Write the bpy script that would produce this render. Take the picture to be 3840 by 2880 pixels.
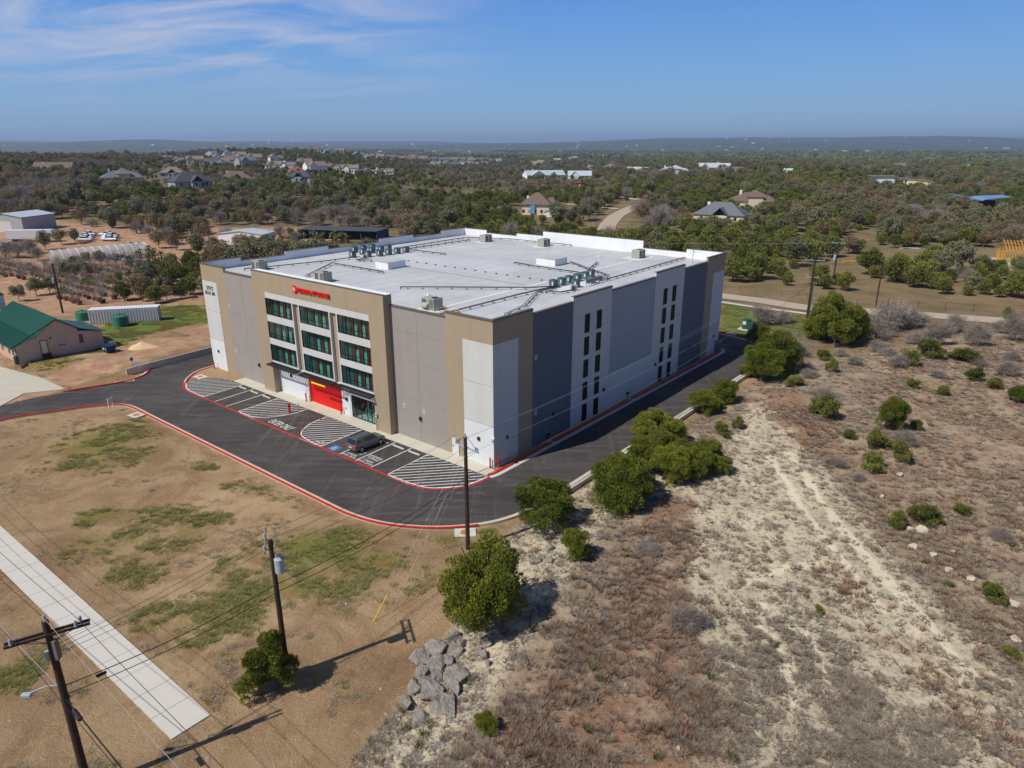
import bpy, math, random
import numpy as np
from mathutils import Vector
R = math.radians
PI = math.pi
random.seed(7)
for o in list(bpy.data.objects): bpy.data.objects.remove(o)
SC = bpy.context.scene
COL = SC.collection

# ---------------------------------------------------------------- camera, sky, sun, exposure
PITCH, FPX, CAMZ = R(19.027), 2605.0, 33.0
BX, BY, BA = -1.94, 67.82, R(38.954)          # near corner of the storage building and its turn
cam = bpy.data.cameras.new('camera'); co = bpy.data.objects.new('camera', cam); COL.objects.link(co)
co.location = (0, 0, CAMZ); co.rotation_euler = (PI / 2 - PITCH, 0, 0)
cam.sensor_width = 36; cam.lens = FPX / 3840 * 36; cam.clip_start = 0.5; cam.clip_end = 60000
SC.camera = co
SUN_AZ, SUN_EL = R(238), R(50)
SC.view_settings.view_transform = 'Standard'; SC.view_settings.look = 'None'
SC.view_settings.exposure = 0.12; SC.view_settings.gamma = 1.0
try: SC.view_settings.use_curve_mapping = False
except Exception: pass
SC.cycles.max_bounces = 6; SC.cycles.transparent_max_bounces = 12; SC.cycles.volume_bounces = 0
SC.cycles.use_denoising = True
SC.cycles.volume_max_steps = 64

def L3(r, g, b):
    f = lambda c: (c / 255 / 12.92) if c / 255 <= .04045 else ((c / 255 + .055) / 1.055) ** 2.4
    return (f(r), f(g), f(b), 1)

w = bpy.data.worlds.new("World"); SC.world = w; w.use_nodes = True
nt = w.node_tree; nt.nodes.clear()
def N(t, ty, **k):
    n = t.nodes.new(ty)
    for a, v in k.items(): setattr(n, a, v)
    return n
out = N(nt, 'ShaderNodeOutputWorld'); bg = N(nt, 'ShaderNodeBackground'); sky = N(nt, 'ShaderNodeTexSky')
sky.sky_type = 'NISHITA'; sky.sun_disc = False; sky.sun_elevation = SUN_EL; sky.sun_rotation = SUN_AZ
sky.altitude = 300; sky.air_density = 1.0; sky.dust_density = 0.25; sky.ozone_density = 3.0
bg.inputs['Strength'].default_value = 0.10
tc = N(nt, 'ShaderNodeTexCoord'); sep = N(nt, 'ShaderNodeSeparateXYZ'); nt.links.new(tc.outputs['Generated'], sep.inputs[0])
def wm(op, a, b=None, clamp=False):
    m = N(nt, 'ShaderNodeMath', operation=op); m.use_clamp = clamp
    for i, v in enumerate((a, b)):
        if v is None: continue
        if isinstance(v, (int, float)): m.inputs[i].default_value = v
        else: nt.links.new(v, m.inputs[i])
    return m.outputs[0]
zc = wm('ADD', wm('MAXIMUM', sep.outputs[2], 0.0), 0.22)
px = wm('DIVIDE', sep.outputs[0], zc); py = wm('DIVIDE', sep.outputs[1], zc)
cmb = N(nt, 'ShaderNodeCombineXYZ'); nt.links.new(px, cmb.inputs[0]); nt.links.new(py, cmb.inputs[1])
mp = N(nt, 'ShaderNodeMapping'); mp.inputs['Rotation'].default_value = (0, 0, R(-24)); mp.inputs['Scale'].default_value = (1.5, 3.4, 1)
nt.links.new(cmb.outputs[0], mp.inputs[0])
n1 = N(nt, 'ShaderNodeTexNoise'); n1.inputs['Scale'].default_value = 1.0; n1.inputs['Detail'].default_value = 12; n1.inputs['Roughness'].default_value = .58; n1.inputs['Distortion'].default_value = .9
nt.links.new(mp.outputs[0], n1.inputs['Vector'])
cl = wm('MULTIPLY', wm('SUBTRACT', n1.outputs['Fac'], .40, True), 4.6, True)
side = wm('MULTIPLY', wm('SUBTRACT', wm('MULTIPLY', sep.outputs[0], -1.0), -0.02), 3.2, True)   # thin cirrus towards the west
low = wm('MULTIPLY', wm('SUBTRACT', sep.outputs[2], 0.03), 13.0, True)
cl = wm('MULTIPLY', wm('MULTIPLY', cl, side), wm('MULTIPLY', low, .85))
rp = N(nt, 'ShaderNodeValToRGB'); nt.links.new(wm('MULTIPLY', sep.outputs[2], 1.0, True), rp.inputs[0]); el = rp.color_ramp.elements
el[0].position = 0.0; el[0].color = (.205, .325, .50, 1); el[1].position = 1.0; el[1].color = (.012, .030, .10, 1)
for ps, c_ in ((.045, (.175, .345, .60, 1)), (.10, (.135, .325, .67, 1)), (.18, (.082, .245, .66, 1)), (.32, (.03, .09, .30, 1))): e_ = el.new(ps); e_.color = c_
gx = N(nt, 'ShaderNodeMix', data_type='RGBA', blend_type='MULTIPLY'); gx.inputs[0].default_value = 1; nt.links.new(rp.outputs[0], gx.inputs[6]); gx.inputs[7].default_value = (10.9, 10.6, 10.2, 1)
tint = N(nt, 'ShaderNodeMix', data_type='RGBA'); tint.inputs[0].default_value = .88; nt.links.new(sky.outputs[0], tint.inputs[6]); nt.links.new(gx.outputs[2], tint.inputs[7])
mx = N(nt, 'ShaderNodeMix', data_type='RGBA'); mx.inputs[7].default_value = (4.4, 4.9, 6.5, 1)
nt.links.new(cl, mx.inputs[0]); nt.links.new(tint.outputs[2], mx.inputs[6])
nt.links.new(mx.outputs[2], bg.inputs[0]); nt.links.new(bg.outputs[0], out.inputs[0])

sl = bpy.data.lights.new('sun', 'SUN'); so = bpy.data.objects.new('sun', sl); COL.objects.link(so)
sl.energy = 4.1; sl.angle = R(0.53); sl.color = (1.0, .955, .88)
sd = Vector((math.sin(SUN_AZ) * math.cos(SUN_EL), math.cos(SUN_AZ) * math.cos(SUN_EL), math.sin(SUN_EL)))
so.rotation_euler = sd.to_track_quat('Z', 'Y').to_euler(); so.location = (-60, -40, 120)

# ---------------------------------------------------------------- small helpers
def tag(o, label=None, cat=None, group=None, kind=None):
    if label: o['label'] = label
    if cat: o['category'] = cat
    if group: o['group'] = group
    if kind: o['kind'] = kind
    return o
def empty(name, loc=(0, 0, 0), rz=0, label=None, cat=None, group=None, scale=1, kind=None):
    o = bpy.data.objects.new(name, None); COL.objects.link(o); o.location = loc; o.rotation_euler = (0, 0, rz)
    o.scale = (scale,) * 3 if isinstance(scale, (int, float)) else scale; o.empty_display_size = .3
    return tag(o, label, cat, group, kind)
def copy_tree(o, parent=None):
    c = o.copy(); COL.objects.link(c); c.parent = parent
    for ch in KIDS.get(o.name, []):
        d = copy_tree(ch, c)
        KIDS.setdefault(c.name, []).append(d)
    return c
KIDS = {}
def setp(o, parent):
    if parent is not None:
        o.parent = parent; KIDS.setdefault(parent.name, []).append(o)
    return o
def place(proto, first, loc, rz=0, scale=1, label=None, group=None):
    o = proto if first else copy_tree(proto)
    o.location = loc; o.rotation_euler = (0, 0, rz); o.scale = (scale,) * 3 if isinstance(scale, (int, float)) else scale
    if label: o['label'] = label
    if group: o['group'] = group
    return o
class MB:
    def __init__(s): s.v = []; s.f = []; s.m = []
    def add(s, vs, fs, mi=0):
        b = len(s.v); s.v += [tuple(p) for p in vs]; s.f += [tuple(b + i for i in f) for f in fs]; s.m += [mi] * len(fs); return s
    def box(s, x0, x1, y0, y1, z0, z1, mi=0):
        if x0 > x1: x0, x1 = x1, x0
        if y0 > y1: y0, y1 = y1, y0
        return s.add([(x0,y0,z0),(x1,y0,z0),(x1,y1,z0),(x0,y1,z0),(x0,y0,z1),(x1,y0,z1),(x1,y1,z1),(x0,y1,z1)],
                     [(0,3,2,1),(4,5,6,7),(0,1,5,4),(1,2,6,5),(2,3,7,6),(3,0,4,7)], mi)
    def quad(s, a, b, c, d, mi=0): return s.add([a, b, c, d], [(0, 1, 2, 3)], mi)
    def prism(s, poly, z0, z1, mi=0):
        n = len(poly); z0_ = z0 if hasattr(z0, '__len__') else [z0] * n; z1_ = z1 if hasattr(z1, '__len__') else [z1] * n
        vs = [(p[0], p[1], z) for p, z in zip(poly, z0_)] + [(p[0], p[1], z) for p, z in zip(poly, z1_)]
        fs = [tuple(range(n - 1, -1, -1)), tuple(range(n, 2 * n))] + [(i, (i + 1) % n, n + (i + 1) % n, n + i) for i in range(n)]
        return s.add(vs, fs, mi)
    def xprism(s, prof, x0, x1, mi=0):       # profile in (y,z) swept along x
        n = len(prof); vs = [(x0, y, z) for y, z in prof] + [(x1, y, z) for y, z in prof]
        fs = [tuple(range(n - 1, -1, -1)), tuple(range(n, 2 * n))] + [(i, (i + 1) % n, n + (i + 1) % n, n + i) for i in range(n)]
        return s.add(vs, fs, mi)
    def cyl(s, p0, p1, r0, r1=None, n=10, mi=0, cap=True):
        r1 = r0 if r1 is None else r1; p0 = Vector(p0); p1 = Vector(p1); d = (p1 - p0).normalized()
        a = d.orthogonal().normalized(); b = d.cross(a)
        vs = [p0 + (a * math.cos(2*PI*i/n) + b * math.sin(2*PI*i/n)) * r0 for i in range(n)] + [p1 + (a * math.cos(2*PI*i/n) + b * math.sin(2*PI*i/n)) * r1 for i in range(n)]
        fs = [(i, (i + 1) % n, n + (i + 1) % n, n + i) for i in range(n)]
        if cap: fs += [tuple(range(n - 1, -1, -1)), tuple(range(n, 2 * n))]
        return s.add(vs, fs, mi)
    def tube(s, pts, r, n=5, mi=0):
        for a, b in zip(pts[:-1], pts[1:]): s.cyl(a, b, r, r, n, mi, False)
        return s
    def strip(s, pts, w0, w1, z, mi=0, z2=None):   # flat ribbon along a polyline between offsets w0 and w1
        P_ = [Vector((p[0], p[1])) for p in pts]; vs = []
        for i, p in enumerate(P_):
            d = (P_[min(i + 1, len(P_) - 1)] - P_[max(i - 1, 0)]).normalized(); nn = Vector((-d.y, d.x))
            for ww in (w0, w1): q = p + nn * ww; vs.append((q.x, q.y, z))
        if z2 is None: return s.add(vs, [(2*i, 2*i+1, 2*i+3, 2*i+2) for i in range(len(P_) - 1)], mi)
        n = len(vs); vs += [(a, b, z2) for a, b, _ in vs]; fs = []
        for i in range(len(P_) - 1):
            a, b, c, d = 2*i, 2*i+1, 2*i+3, 2*i+2
            fs += [(a + n, b + n, c + n, d + n), (a, d, d + n, a + n), (b, b + n, c + n, c)]
        fs += [(0, n, n + 1, 1), (n-2, n-1, 2*n-1, 2*n-2)]
        return s.add(vs, fs, mi)
    def build(s, name, mats, parent=None, smooth=False, bevel=0, fix=True):
        me = bpy.data.meshes.new(name); me.from_pydata(s.v, [], s.f)
        if not isinstance(mats, (list, tuple)): mats = [mats]
        for m in mats: me.materials.append(m)
        if len(mats) > 1: me.polygons.foreach_set('material_index', s.m)
        if smooth: me.polygons.foreach_set('use_smooth', [True] * len(s.f))
        me.update()
        if fix:
            import bmesh
            bm = bmesh.new(); bm.from_mesh(me); bmesh.ops.recalc_face_normals(bm, faces=bm.faces); bm.to_mesh(me); bm.free()
        o = bpy.data.objects.new(name, me); COL.objects.link(o); setp(o, parent)
        if bevel:
            b = o.modifiers.new('b', 'BEVEL'); b.width = bevel; b.segments = 2; b.limit_method = 'ANGLE'
        return o

# ---------------------------------------------------------------- materials
def mat(name, col, rough=.8, var=.12, scale=1.5, metal=0, bump=0, bscale=30, spec=.3, fine=0, streak=0):
    m = bpy.data.materials.new(name); m.use_nodes = True; t = m.node_tree; b = t.nodes['Principled BSDF']
    c = col if len(col) == 4 else L3(*col)
    b.inputs['Roughness'].default_value = rough; b.inputs['Metallic'].default_value = metal
    b.inputs['Specular IOR Level'].default_value = spec
    tcn = N(t, 'ShaderNodeTexCoord'); n = N(t, 'ShaderNodeTexNoise'); n.inputs['Scale'].default_value = scale; n.inputs['Detail'].default_value = 5
    t.links.new(tcn.outputs['Object'], n.inputs['Vector'])
    x = N(t, 'ShaderNodeMix', data_type='RGBA'); t.links.new(n.outputs['Fac'], x.inputs[0])
    x.inputs[6].default_value = tuple(v * (1 - var) for v in c[:3]) + (1,); x.inputs[7].default_value = tuple(min(1, v * (1 + var)) for v in c[:3]) + (1,)
    last = x.outputs[2]
    if streak:                                 # rain streaks and blotches of old paint, dusty foot of the wall
        mps = N(t, 'ShaderNodeMapping'); mps.inputs['Scale'].default_value = (1.6, 1.6, .07); t.links.new(tcn.outputs['Object'], mps.inputs[0]); ns = N(t, 'ShaderNodeTexNoise'); ns.inputs['Scale'].default_value = 1; ns.inputs['Detail'].default_value = 6; ns.inputs['Roughness'].default_value = .7; t.links.new(mps.outputs[0], ns.inputs['Vector'])
        nz = N(t, 'ShaderNodeTexNoise'); nz.inputs['Scale'].default_value = .35; nz.inputs['Detail'].default_value = 6; t.links.new(tcn.outputs['Object'], nz.inputs['Vector'])
        for nn_, lo_, hi_ in ((ns, .45, .8), (nz, .5, .85)):
            mr = N(t, 'ShaderNodeMapRange'); mr.inputs[1].default_value = lo_; mr.inputs[2].default_value = hi_; mr.inputs[4].default_value = streak; t.links.new(nn_.outputs['Fac'], mr.inputs[0])
            ys = N(t, 'ShaderNodeMix', data_type='RGBA'); ys.inputs[7].default_value = tuple(v * .62 for v in c[:3]) + (1,); t.links.new(mr.outputs[0], ys.inputs[0]); t.links.new(last, ys.inputs[6]); last = ys.outputs[2]
    if fine:
        n2 = N(t, 'ShaderNodeTexNoise'); n2.inputs['Scale'].default_value = bscale; n2.inputs['Detail'].default_value = 3
        t.links.new(tcn.outputs['Object'], n2.inputs['Vector'])
        y = N(t, 'ShaderNodeMix', data_type='RGBA', blend_type='MULTIPLY'); y.inputs[0].default_value = fine
        t.links.new(last, y.inputs[6]); t.links.new(n2.outputs['Fac'], y.inputs[7]); last = y.outputs[2]
    t.links.new(last, b.inputs['Base Color'])
    if bump:
        n3 = N(t, 'ShaderNodeTexNoise'); n3.inputs['Scale'].default_value = bscale; n3.inputs['Detail'].default_value = 4
        t.links.new(tcn.outputs['Object'], n3.inputs['Vector'])
        bp = N(t, 'ShaderNodeBump'); bp.inputs['Strength'].default_value = bump; bp.inputs['Distance'].default_value = .05
        t.links.new(n3.outputs['Fac'], bp.inputs['Height']); t.links.new(bp.outputs[0], b.inputs['Normal'])
    return m
M = {}
def dm(k, *a, **kw): M[k] = mat(k, *a, **kw)
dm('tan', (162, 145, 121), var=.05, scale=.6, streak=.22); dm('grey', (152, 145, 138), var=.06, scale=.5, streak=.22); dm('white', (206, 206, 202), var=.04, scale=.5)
dm('grey_side', (98, 104, 113), var=.05, scale=.5); dm('side', (158, 163, 170), var=.05, scale=.4, streak=.22)  # darker side paints, with the blue of shade mixed into the colour
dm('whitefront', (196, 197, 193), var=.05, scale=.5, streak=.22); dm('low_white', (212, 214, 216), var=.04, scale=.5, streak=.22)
dm('coping', (98, 92, 84), rough=.5, var=.05); dm('parapet_in', (226, 228, 230), var=.05, scale=.8, streak=.22)
dm('dark_metal', (54, 54, 56), rough=.45, metal=.4); dm('frame', (24, 28, 30), rough=.4); dm('red', (214, 16, 14), rough=.35, var=.04)
dm('red_paint', (196, 36, 30), rough=.6, var=.15, scale=3); dm('yellow', (236, 190, 20), rough=.5); dm('conc', (186, 180, 164), var=.10, scale=.7, bump=.1)
dm('conc_light', (196, 190, 180), var=.08, scale=.5, bump=.1); dm('white_paint', (222, 222, 218), rough=.6, var=.08, scale=6)
dm('blue_paint', (60, 118, 190), rough=.6); dm('black', (20, 20, 22), rough=.5); dm('sign_red', (220, 20, 16), rough=.4, var=.03)
dm('cond', (86, 104, 112), rough=.5, var=.08, scale=4); dm('cond_dark', (38, 46, 52), rough=.5); dm('rtu', (158, 158, 144), rough=.5, var=.06)
dm('rtu_dark', (92, 92, 84), rough=.5); dm('steel', (150, 152, 154), rough=.35, metal=.6); dm('wood_pole', (62, 48, 38), var=.25, scale=4)
dm('wood_old', (120, 108, 96), var=.2, scale=5); dm('ceramic', (150, 156, 158), rough=.3); dm('tfm', (160, 170, 178), rough=.4)
dm('wire', (36, 34, 33), rough=.5); dm('wire_light', (150, 150, 148), rough=.5); dm('green_metal', (40, 92, 78), rough=.4, var=.08, scale=3)
dm('green_dark', (34, 74, 68), rough=.4, var=.08, scale=3); dm('stucco', (192, 168, 152), var=.07, scale=1.2, streak=.22); dm('stucco_dirty', (176, 164, 160), var=.1)
dm('tank', (54, 118, 92), rough=.5, var=.08); dm('utilgreen', (40, 78, 62), rough=.5); dm('dumpster', (28, 44, 82), rough=.5, var=.15, scale=3)
dm('darkglass', (16, 16, 18), rough=.35, spec=.15); dm('carpaint', (108, 112, 116), rough=.28, metal=.5, var=.03, spec=.5); dm('carwhite', (222, 226, 230), rough=.3, var=.02); dm('carblack', (26, 26, 34), rough=.3, var=.02)
dm('carsilver', (168, 176, 176), rough=.3, metal=.4, var=.02); dm('carblue', (44, 56, 82), rough=.3, var=.02); dm('carglass', (18, 22, 28), rough=.08, spec=.8, var=.02)
dm('tyre', (22, 22, 22), rough=.9); dm('rim', (170, 172, 174), rough=.3, metal=.7); dm('taillight', (206, 18, 22), rough=.2); dm('headlight', (220, 224, 226), rough=.1)
dm('rock', (156, 148, 138), var=.42, scale=1.3, bump=.8, bscale=3, fine=.5); M['rock'].node_tree.nodes['Bump'].inputs['Distance'].default_value = .25; dm('stone', (188, 176, 156), var=.3, scale=3); dm('rubble', (150, 146, 138), var=.3, scale=3)
dm('bark', (92, 80, 68), var=.2, scale=4); dm('bark_grey', (128, 120, 110), var=.2, scale=4); dm('pot', (112, 76, 62), var=.3, scale=3); dm('pot_dark', (50, 44, 42), var=.3, scale=3)
dm('sand', (206, 178, 134), var=.12, scale=1.5, bump=.4, bscale=5); dm('soil', (128, 104, 70), var=.3, scale=2, bump=.6, bscale=5)
dm('roof_brown', (112, 94, 84), var=.1, scale=1); dm('roof_grey', (104, 106, 112), var=.1, scale=1); dm('roof_dark', (72, 74, 80), var=.1, scale=1); dm('roof_tan', (128, 112, 100), var=.1, scale=1)
dm('roof_metal', (176, 188, 196), rough=.45, var=.05); dm('roof_red', (150, 84, 68), var=.1, scale=1); dm('roof_blue', (110, 142, 178), rough=.4, var=.05); dm('wall_cream', (214, 200, 172), var=.06)
dm('wall_white', (226, 226, 222), var=.04); dm('wall_stone', (196, 180, 150), var=.1, scale=2); dm('wall_yellow', (226, 196, 84), var=.05); dm('wall_grey', (150, 156, 164), var=.05)
dm('lumber', (206, 152, 62), var=.15, scale=3); dm('win_dark', (40, 48, 56), rough=.15, spec=.6); dm('win_blue', (110, 150, 176), rough=.2, spec=.6)
dm('wall_blue', (74, 88, 104), var=.05); dm('turf', (90, 140, 40), var=.1); dm('umbrella', (60, 150, 160)); dm('teal', (104, 168, 158), rough=.5, var=.05); dm('teal_dark', (44, 96, 92), rough=.5, var=.08)
dm('maroon', (140, 44, 38), rough=.5, var=.08); dm('interior', (74, 70, 68), var=.1); dm('interior_light', (170, 170, 168), var=.05); dm('stain', (170, 120, 60), var=.2, scale=4)
dm('shade_net', (206, 212, 212), rough=.5, var=.05)
def glass(name, tint, trans):
    m = bpy.data.materials.new(name); m.use_nodes = True; t = m.node_tree; t.nodes.clear()
    o = N(t, 'ShaderNodeOutputMaterial'); g = N(t, 'ShaderNodeBsdfGlossy'); g.inputs['Roughness'].default_value = .03; g.inputs['Color'].default_value = (.8, .9, .9, 1)
    tr = N(t, 'ShaderNodeBsdfTransparent'); tr.inputs[0].default_value = tint
    f = N(t, 'ShaderNodeValue'); f.outputs[0].default_value = .10; mx_ = N(t, 'ShaderNodeMixShader')
    tcg = N(t, 'ShaderNodeTexCoord'); ng = N(t, 'ShaderNodeTexNoise'); ng.inputs['Scale'].default_value = .6
    bpg = N(t, 'ShaderNodeBump'); bpg.inputs['Strength'].default_value = .12; t.links.new(tcg.outputs['Object'], ng.inputs['Vector']); t.links.new(ng.outputs['Fac'], bpg.inputs['Height']); t.links.new(bpg.outputs[0], g.inputs['Normal'])
    t.links.new(f.outputs[0], mx_.inputs[0]); t.links.new(tr.outputs[0], mx_.inputs[1]); t.links.new(g.outputs[0], mx_.inputs[2]); t.links.new(mx_.outputs[0], o.inputs[0]); return m
M['glass'] = glass('glass', (.62, .90, .86, 1), .5)

def foliage(name, c1, c2, rough=.7, transl=.15):
    m = bpy.data.materials.new(name); m.use_nodes = True; t = m.node_tree; b = t.nodes['Principled BSDF']
    b.inputs['Roughness'].default_value = rough; b.inputs['Specular IOR Level'].default_value = .15
    oi = N(t, 'ShaderNodeObjectInfo'); tcn = N(t, 'ShaderNodeTexCoord'); n = N(t, 'ShaderNodeTexNoise'); n.inputs['Scale'].default_value = 1.3; n.inputs['Detail'].default_value = 4
    t.links.new(tcn.outputs['Object'], n.inputs['Vector'])
    mm = N(t, 'ShaderNodeMath', operation='MULTIPLY_ADD'); t.links.new(n.outputs['Fac'], mm.inputs[0]); mm.inputs[1].default_value = 1.7; mm.inputs[2].default_value = -.6
    m2 = N(t, 'ShaderNodeMath', operation='MULTIPLY_ADD'); t.links.new(oi.outputs['Random'], m2.inputs[0]); m2.inputs[1].default_value = .55; t.links.new(mm.outputs[0], m2.inputs[2]); m2.use_clamp = True
    x = N(t, 'ShaderNodeMix', data_type='RGBA'); t.links.new(m2.outputs[0], x.inputs[0]); x.inputs[6].default_value = c1 + (1,); x.inputs[7].default_value = c2 + (1,)
    t.links.new(x.outputs[2], b.inputs['Base Color'])
    if transl:
        tl = N(t, 'ShaderNodeBsdfTranslucent'); t.links.new(x.outputs[2], tl.inputs[0]); ms = N(t, 'ShaderNodeMixShader'); ms.inputs[0].default_value = transl
        o = t.nodes['Material Output']; t.links.new(b.outputs[0], ms.inputs[1]); t.links.new(tl.outputs[0], ms.inputs[2]); t.links.new(ms.outputs[0], o.inputs[0])
    return m
M['juniper'] = foliage('juniper', (.062, .092, .012), (.25, .265, .034))
M['juniper_far'] = foliage('juniper_far', (.062, .088, .020), (.26, .26, .055))
M['oak'] = foliage('oak', (.10, .105, .050), (.27, .25, .13))
M['oak_brown'] = foliage('oak_brown', (.14, .105, .055), (.29, .21, .11))
M['twig'] = foliage('twig', (.19, .155, .13), (.34, .29, .25), transl=0)
M['grass_dry'] = foliage('grass_dry', (.19, .115, .078), (.41, .27, .18))
M['grass_grey'] = foliage('grass_grey', (.16, .13, .10), (.38, .32, .25))
M['grass_green'] = foliage('grass_green', (.15, .16, .045), (.30, .275, .095))
M['yucca'] = foliage('yucca', (.07, .085, .025), (.19, .19, .07))
M['palm'] = foliage('palm', (.06, .09, .02), (.24, .22, .08))

# ---------------------------------------------------------------- terrain and unprojection
cp, sp = math.cos(PITCH), math.sin(PITCH)
E1 = np.array([-math.cos(BA), math.sin(BA)]); E2 = np.array([math.sin(BA), math.cos(BA)]); B0 = np.array([BX, BY])
def W(u, v, z=0): p = B0 + u * E1 + v * E2; return (float(p[0]), float(p[1]), z)
def toUV(x, y): d0 = x - BX; d1 = y - BY; return d0 * E1[0] + d1 * E1[1], d0 * E2[0] + d1 * E2[1]
def ray(px, py): X = (px - 1920) / FPX; Y = -(py - 1440) / FPX; return np.array([X, cp + Y * sp, -sp + Y * cp])
def g0(px, py, z=0.): d = ray(px, py); t = (z - CAMZ) / d[2]; return d[0] * t, d[1] * t
def crop(x0, y0, s): return lambda x, y: (x0 + x / s, y0 + y / s)
OV = crop(0, 0, .57604)                      # overview coordinates
def og(x, y, z=0.): return g0(*OV(x, y), z)
def sdf(X, Y, poly):                         # signed distance, negative inside
    poly = np.array(poly); d = np.full(X.shape, 1e18); ins = np.zeros(X.shape, bool); n = len(poly)
    for i in range(n):
        ax, ay = poly[i]; bx, by = poly[(i + 1) % n]; ex, ey = bx - ax, by - ay
        wx, wy = X - ax, Y - ay; t = np.clip((wx * ex + wy * ey) / (ex * ex + ey * ey + 1e-12), 0, 1)
        d = np.minimum(d, (wx - ex * t) ** 2 + (wy - ey * t) ** 2)
        c = ((ay > Y) != (by > Y)) & (X < (bx - ax) * (Y - ay) / (by - ay + 1e-18) + ax); ins ^= c
    return np.where(ins, -1, 1) * np.sqrt(d)
def ss(x, a, b): t = np.clip((x - a) / (b - a), 0, 1); return t * t * (3 - 2 * t)
def vnoise(X, Y, s, seed=0):                 # smooth value noise
    X = X / s; Y = Y / s; xi = np.floor(X).astype(np.int64); yi = np.floor(Y).astype(np.int64); fx = X - xi; fy = Y - yi
    fx = fx * fx * (3 - 2 * fx); fy = fy * fy * (3 - 2 * fy)
    def h(a, b): v = np.sin(a * 127.1 + b * 311.7 + seed * 74.7) * 43758.5453; return v - np.floor(v)
    return (h(xi, yi) * (1 - fx) + h(xi + 1, yi) * fx) * (1 - fy) + (h(xi, yi + 1) * (1 - fx) + h(xi + 1, yi + 1) * fx) * fy
COLS = [-60, -36, -18, 0, 18, 36, 60]
ROWS = [0, 260, 350, 450, 600, 800, 1000, 1400, 2000, 3000, 5000, 8000, 12000, 15500]
TZ = np.array([[0, 0, 4, 10, 15, 19, 14, 0, -15, -20, -20, 15, 80, 60]] * 2 + [
      [0, 0, 4, 11, 14, 14, 16, 22, 0, -20, -20, 20, 74, 60],
      [0, 0, 3, 4, 4, 1, -2, -4, -8, -15, -25, 0, 62, 50],
      [0, 0, 3, 6, 8, 9, 6, -5, -12, -20, -20, 15, 104, 70]] + [[0, 0, 0, 2, 4, 6, 4, 0, -8, -18, -20, 5, 92, 70]] * 2, float)
lot_uv = [(62.2, -31), (62.7, -24), (61.5, -18), (61, -12), (64.3, -7), (65.6, 5), (66, 69.8), (5, 69.8), (-2, 68.2), (-6.6, 62.8), (-8.9, 50), (-9.2, 40), (-9.2, 2), (-8.8, -7), (-5, -12.6), (1.5, -16.0), (4.4, -16.7), (49.3, -16.7), (52.5, -19.3), (55.5, -24.3), (57.2, -31)]
PAVED = [W(u, v)[:2] for u, v in lot_uv]
LEFTP = [W(u, v)[:2] for u, v in [(64.6, -10), (65.3, 4), (65.5, 30), (58, 62), (58, 140), (170, 140), (170, -60), (80, -20)]]
HILL = [og(1125, 1128), og(1068, 1210), og(965, 1370), og(900, 1470), og(760, 1640), (-9, 5), (70, 5), (150, 60), (90, 128), W(-11.5, 60)[:2], W(-10.5, 30)[:2], W(-10.6, 2)[:2], W(-9.4, -7)[:2]]
PAD = [og(-60, 775), og(-60, 895), og(0, 878), og(52, 850), og(130, 842), og(140, 840), og(90, 817)]
STRIP = [(-60.5, 66.6), (-18.43, 33.55), (-19.95, 31.7), (-62.4, 65.0)]
FLATS = [(PAD, -.05), (STRIP, -.05)]
def T(x, y):
    x = np.asarray(x, float); y = np.asarray(y, float); r = np.hypot(x, y); az = np.degrees(np.arctan2(x, np.maximum(y, 1e-3)))
    c = np.clip(np.interp(az, COLS, range(len(COLS))), 0, len(COLS) - 1.001); rr = np.clip(np.interp(r, ROWS, range(len(ROWS))), 0, len(ROWS) - 1.001)
    ci = c.astype(int); ri = rr.astype(int); cf = ss(c - ci, 0, 1); rf = rr - ri
    z = (TZ[ci, ri] * (1 - rf) + TZ[ci, ri + 1] * rf) * (1 - cf) + (TZ[ci + 1, ri] * (1 - rf) + TZ[ci + 1, ri + 1] * rf) * cf
    k = ss(r, 3500, 9000)
    z = z + k * (95 * (vnoise(x, y, 2000, 3) - .5) + 30 * (vnoise(x, y, 800, 4) - .5)) + ss(r, 2800, 4500) * (1 - ss(r, 8000, 10500)) * 42 * (vnoise(x * .35, y, 800, 8) - .42) + ss(r, 500, 1500) * 8 * (vnoise(x, y, 420, 5) - .5)
    z = z + .25 * (vnoise(x, y, 14, 6) - .5) * ss(r, 30, 60)
    hl = -sdf(x, y, HILL); z = z + 1.1 * ss(hl, 0, 9) + ss(hl, 0, 4) * (.5 * (vnoise(x, y, 6, 1) - .5) + .18 * (vnoise(x, y, 1.7, 2) - .5))
    lp = -sdf(x, y, LEFTP); z = z + .85 * ss(lp, 0, 1.2) * (1 - ss(r, 230, 300))
    pv = -sdf(x, y, PAVED); z = np.where(r < 300, z * ss(-pv, 0, 2.0) + .02, z)
    z = np.where(pv > -.75, -.12, z)
    for fp, lv in FLATS: z = np.where(sdf(x, y, fp) < .15, lv, z)
    return z
def gt(px, py):                              # pixel to a point on the terrain
    d = ray(px, py); t = np.geomspace(15, 17000, 900) / d[1]; x = d[0] * t; y = d[1] * t; z = CAMZ + d[2] * t
    h = z - T(x, y); k = np.argmax(h < 0)
    if h[k] >= 0: k = len(t) - 1
    a, b = t[max(k - 1, 0)], t[k]
    for _ in range(12):
        m = (a + b) / 2
        if CAMZ + d[2] * m - float(T(d[0] * m, d[1] * m)) < 0: b = m
        else: a = m
    return (float(d[0] * b), float(d[1] * b), float(CAMZ + d[2] * b))
def ot(x, y): return gt(*OV(x, y))
def depth(p): return p[1] * cp - (p[2] - CAMZ) * sp
def mpx(p): return depth(p) / FPX / .57604    # metres per overview pixel at p
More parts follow.
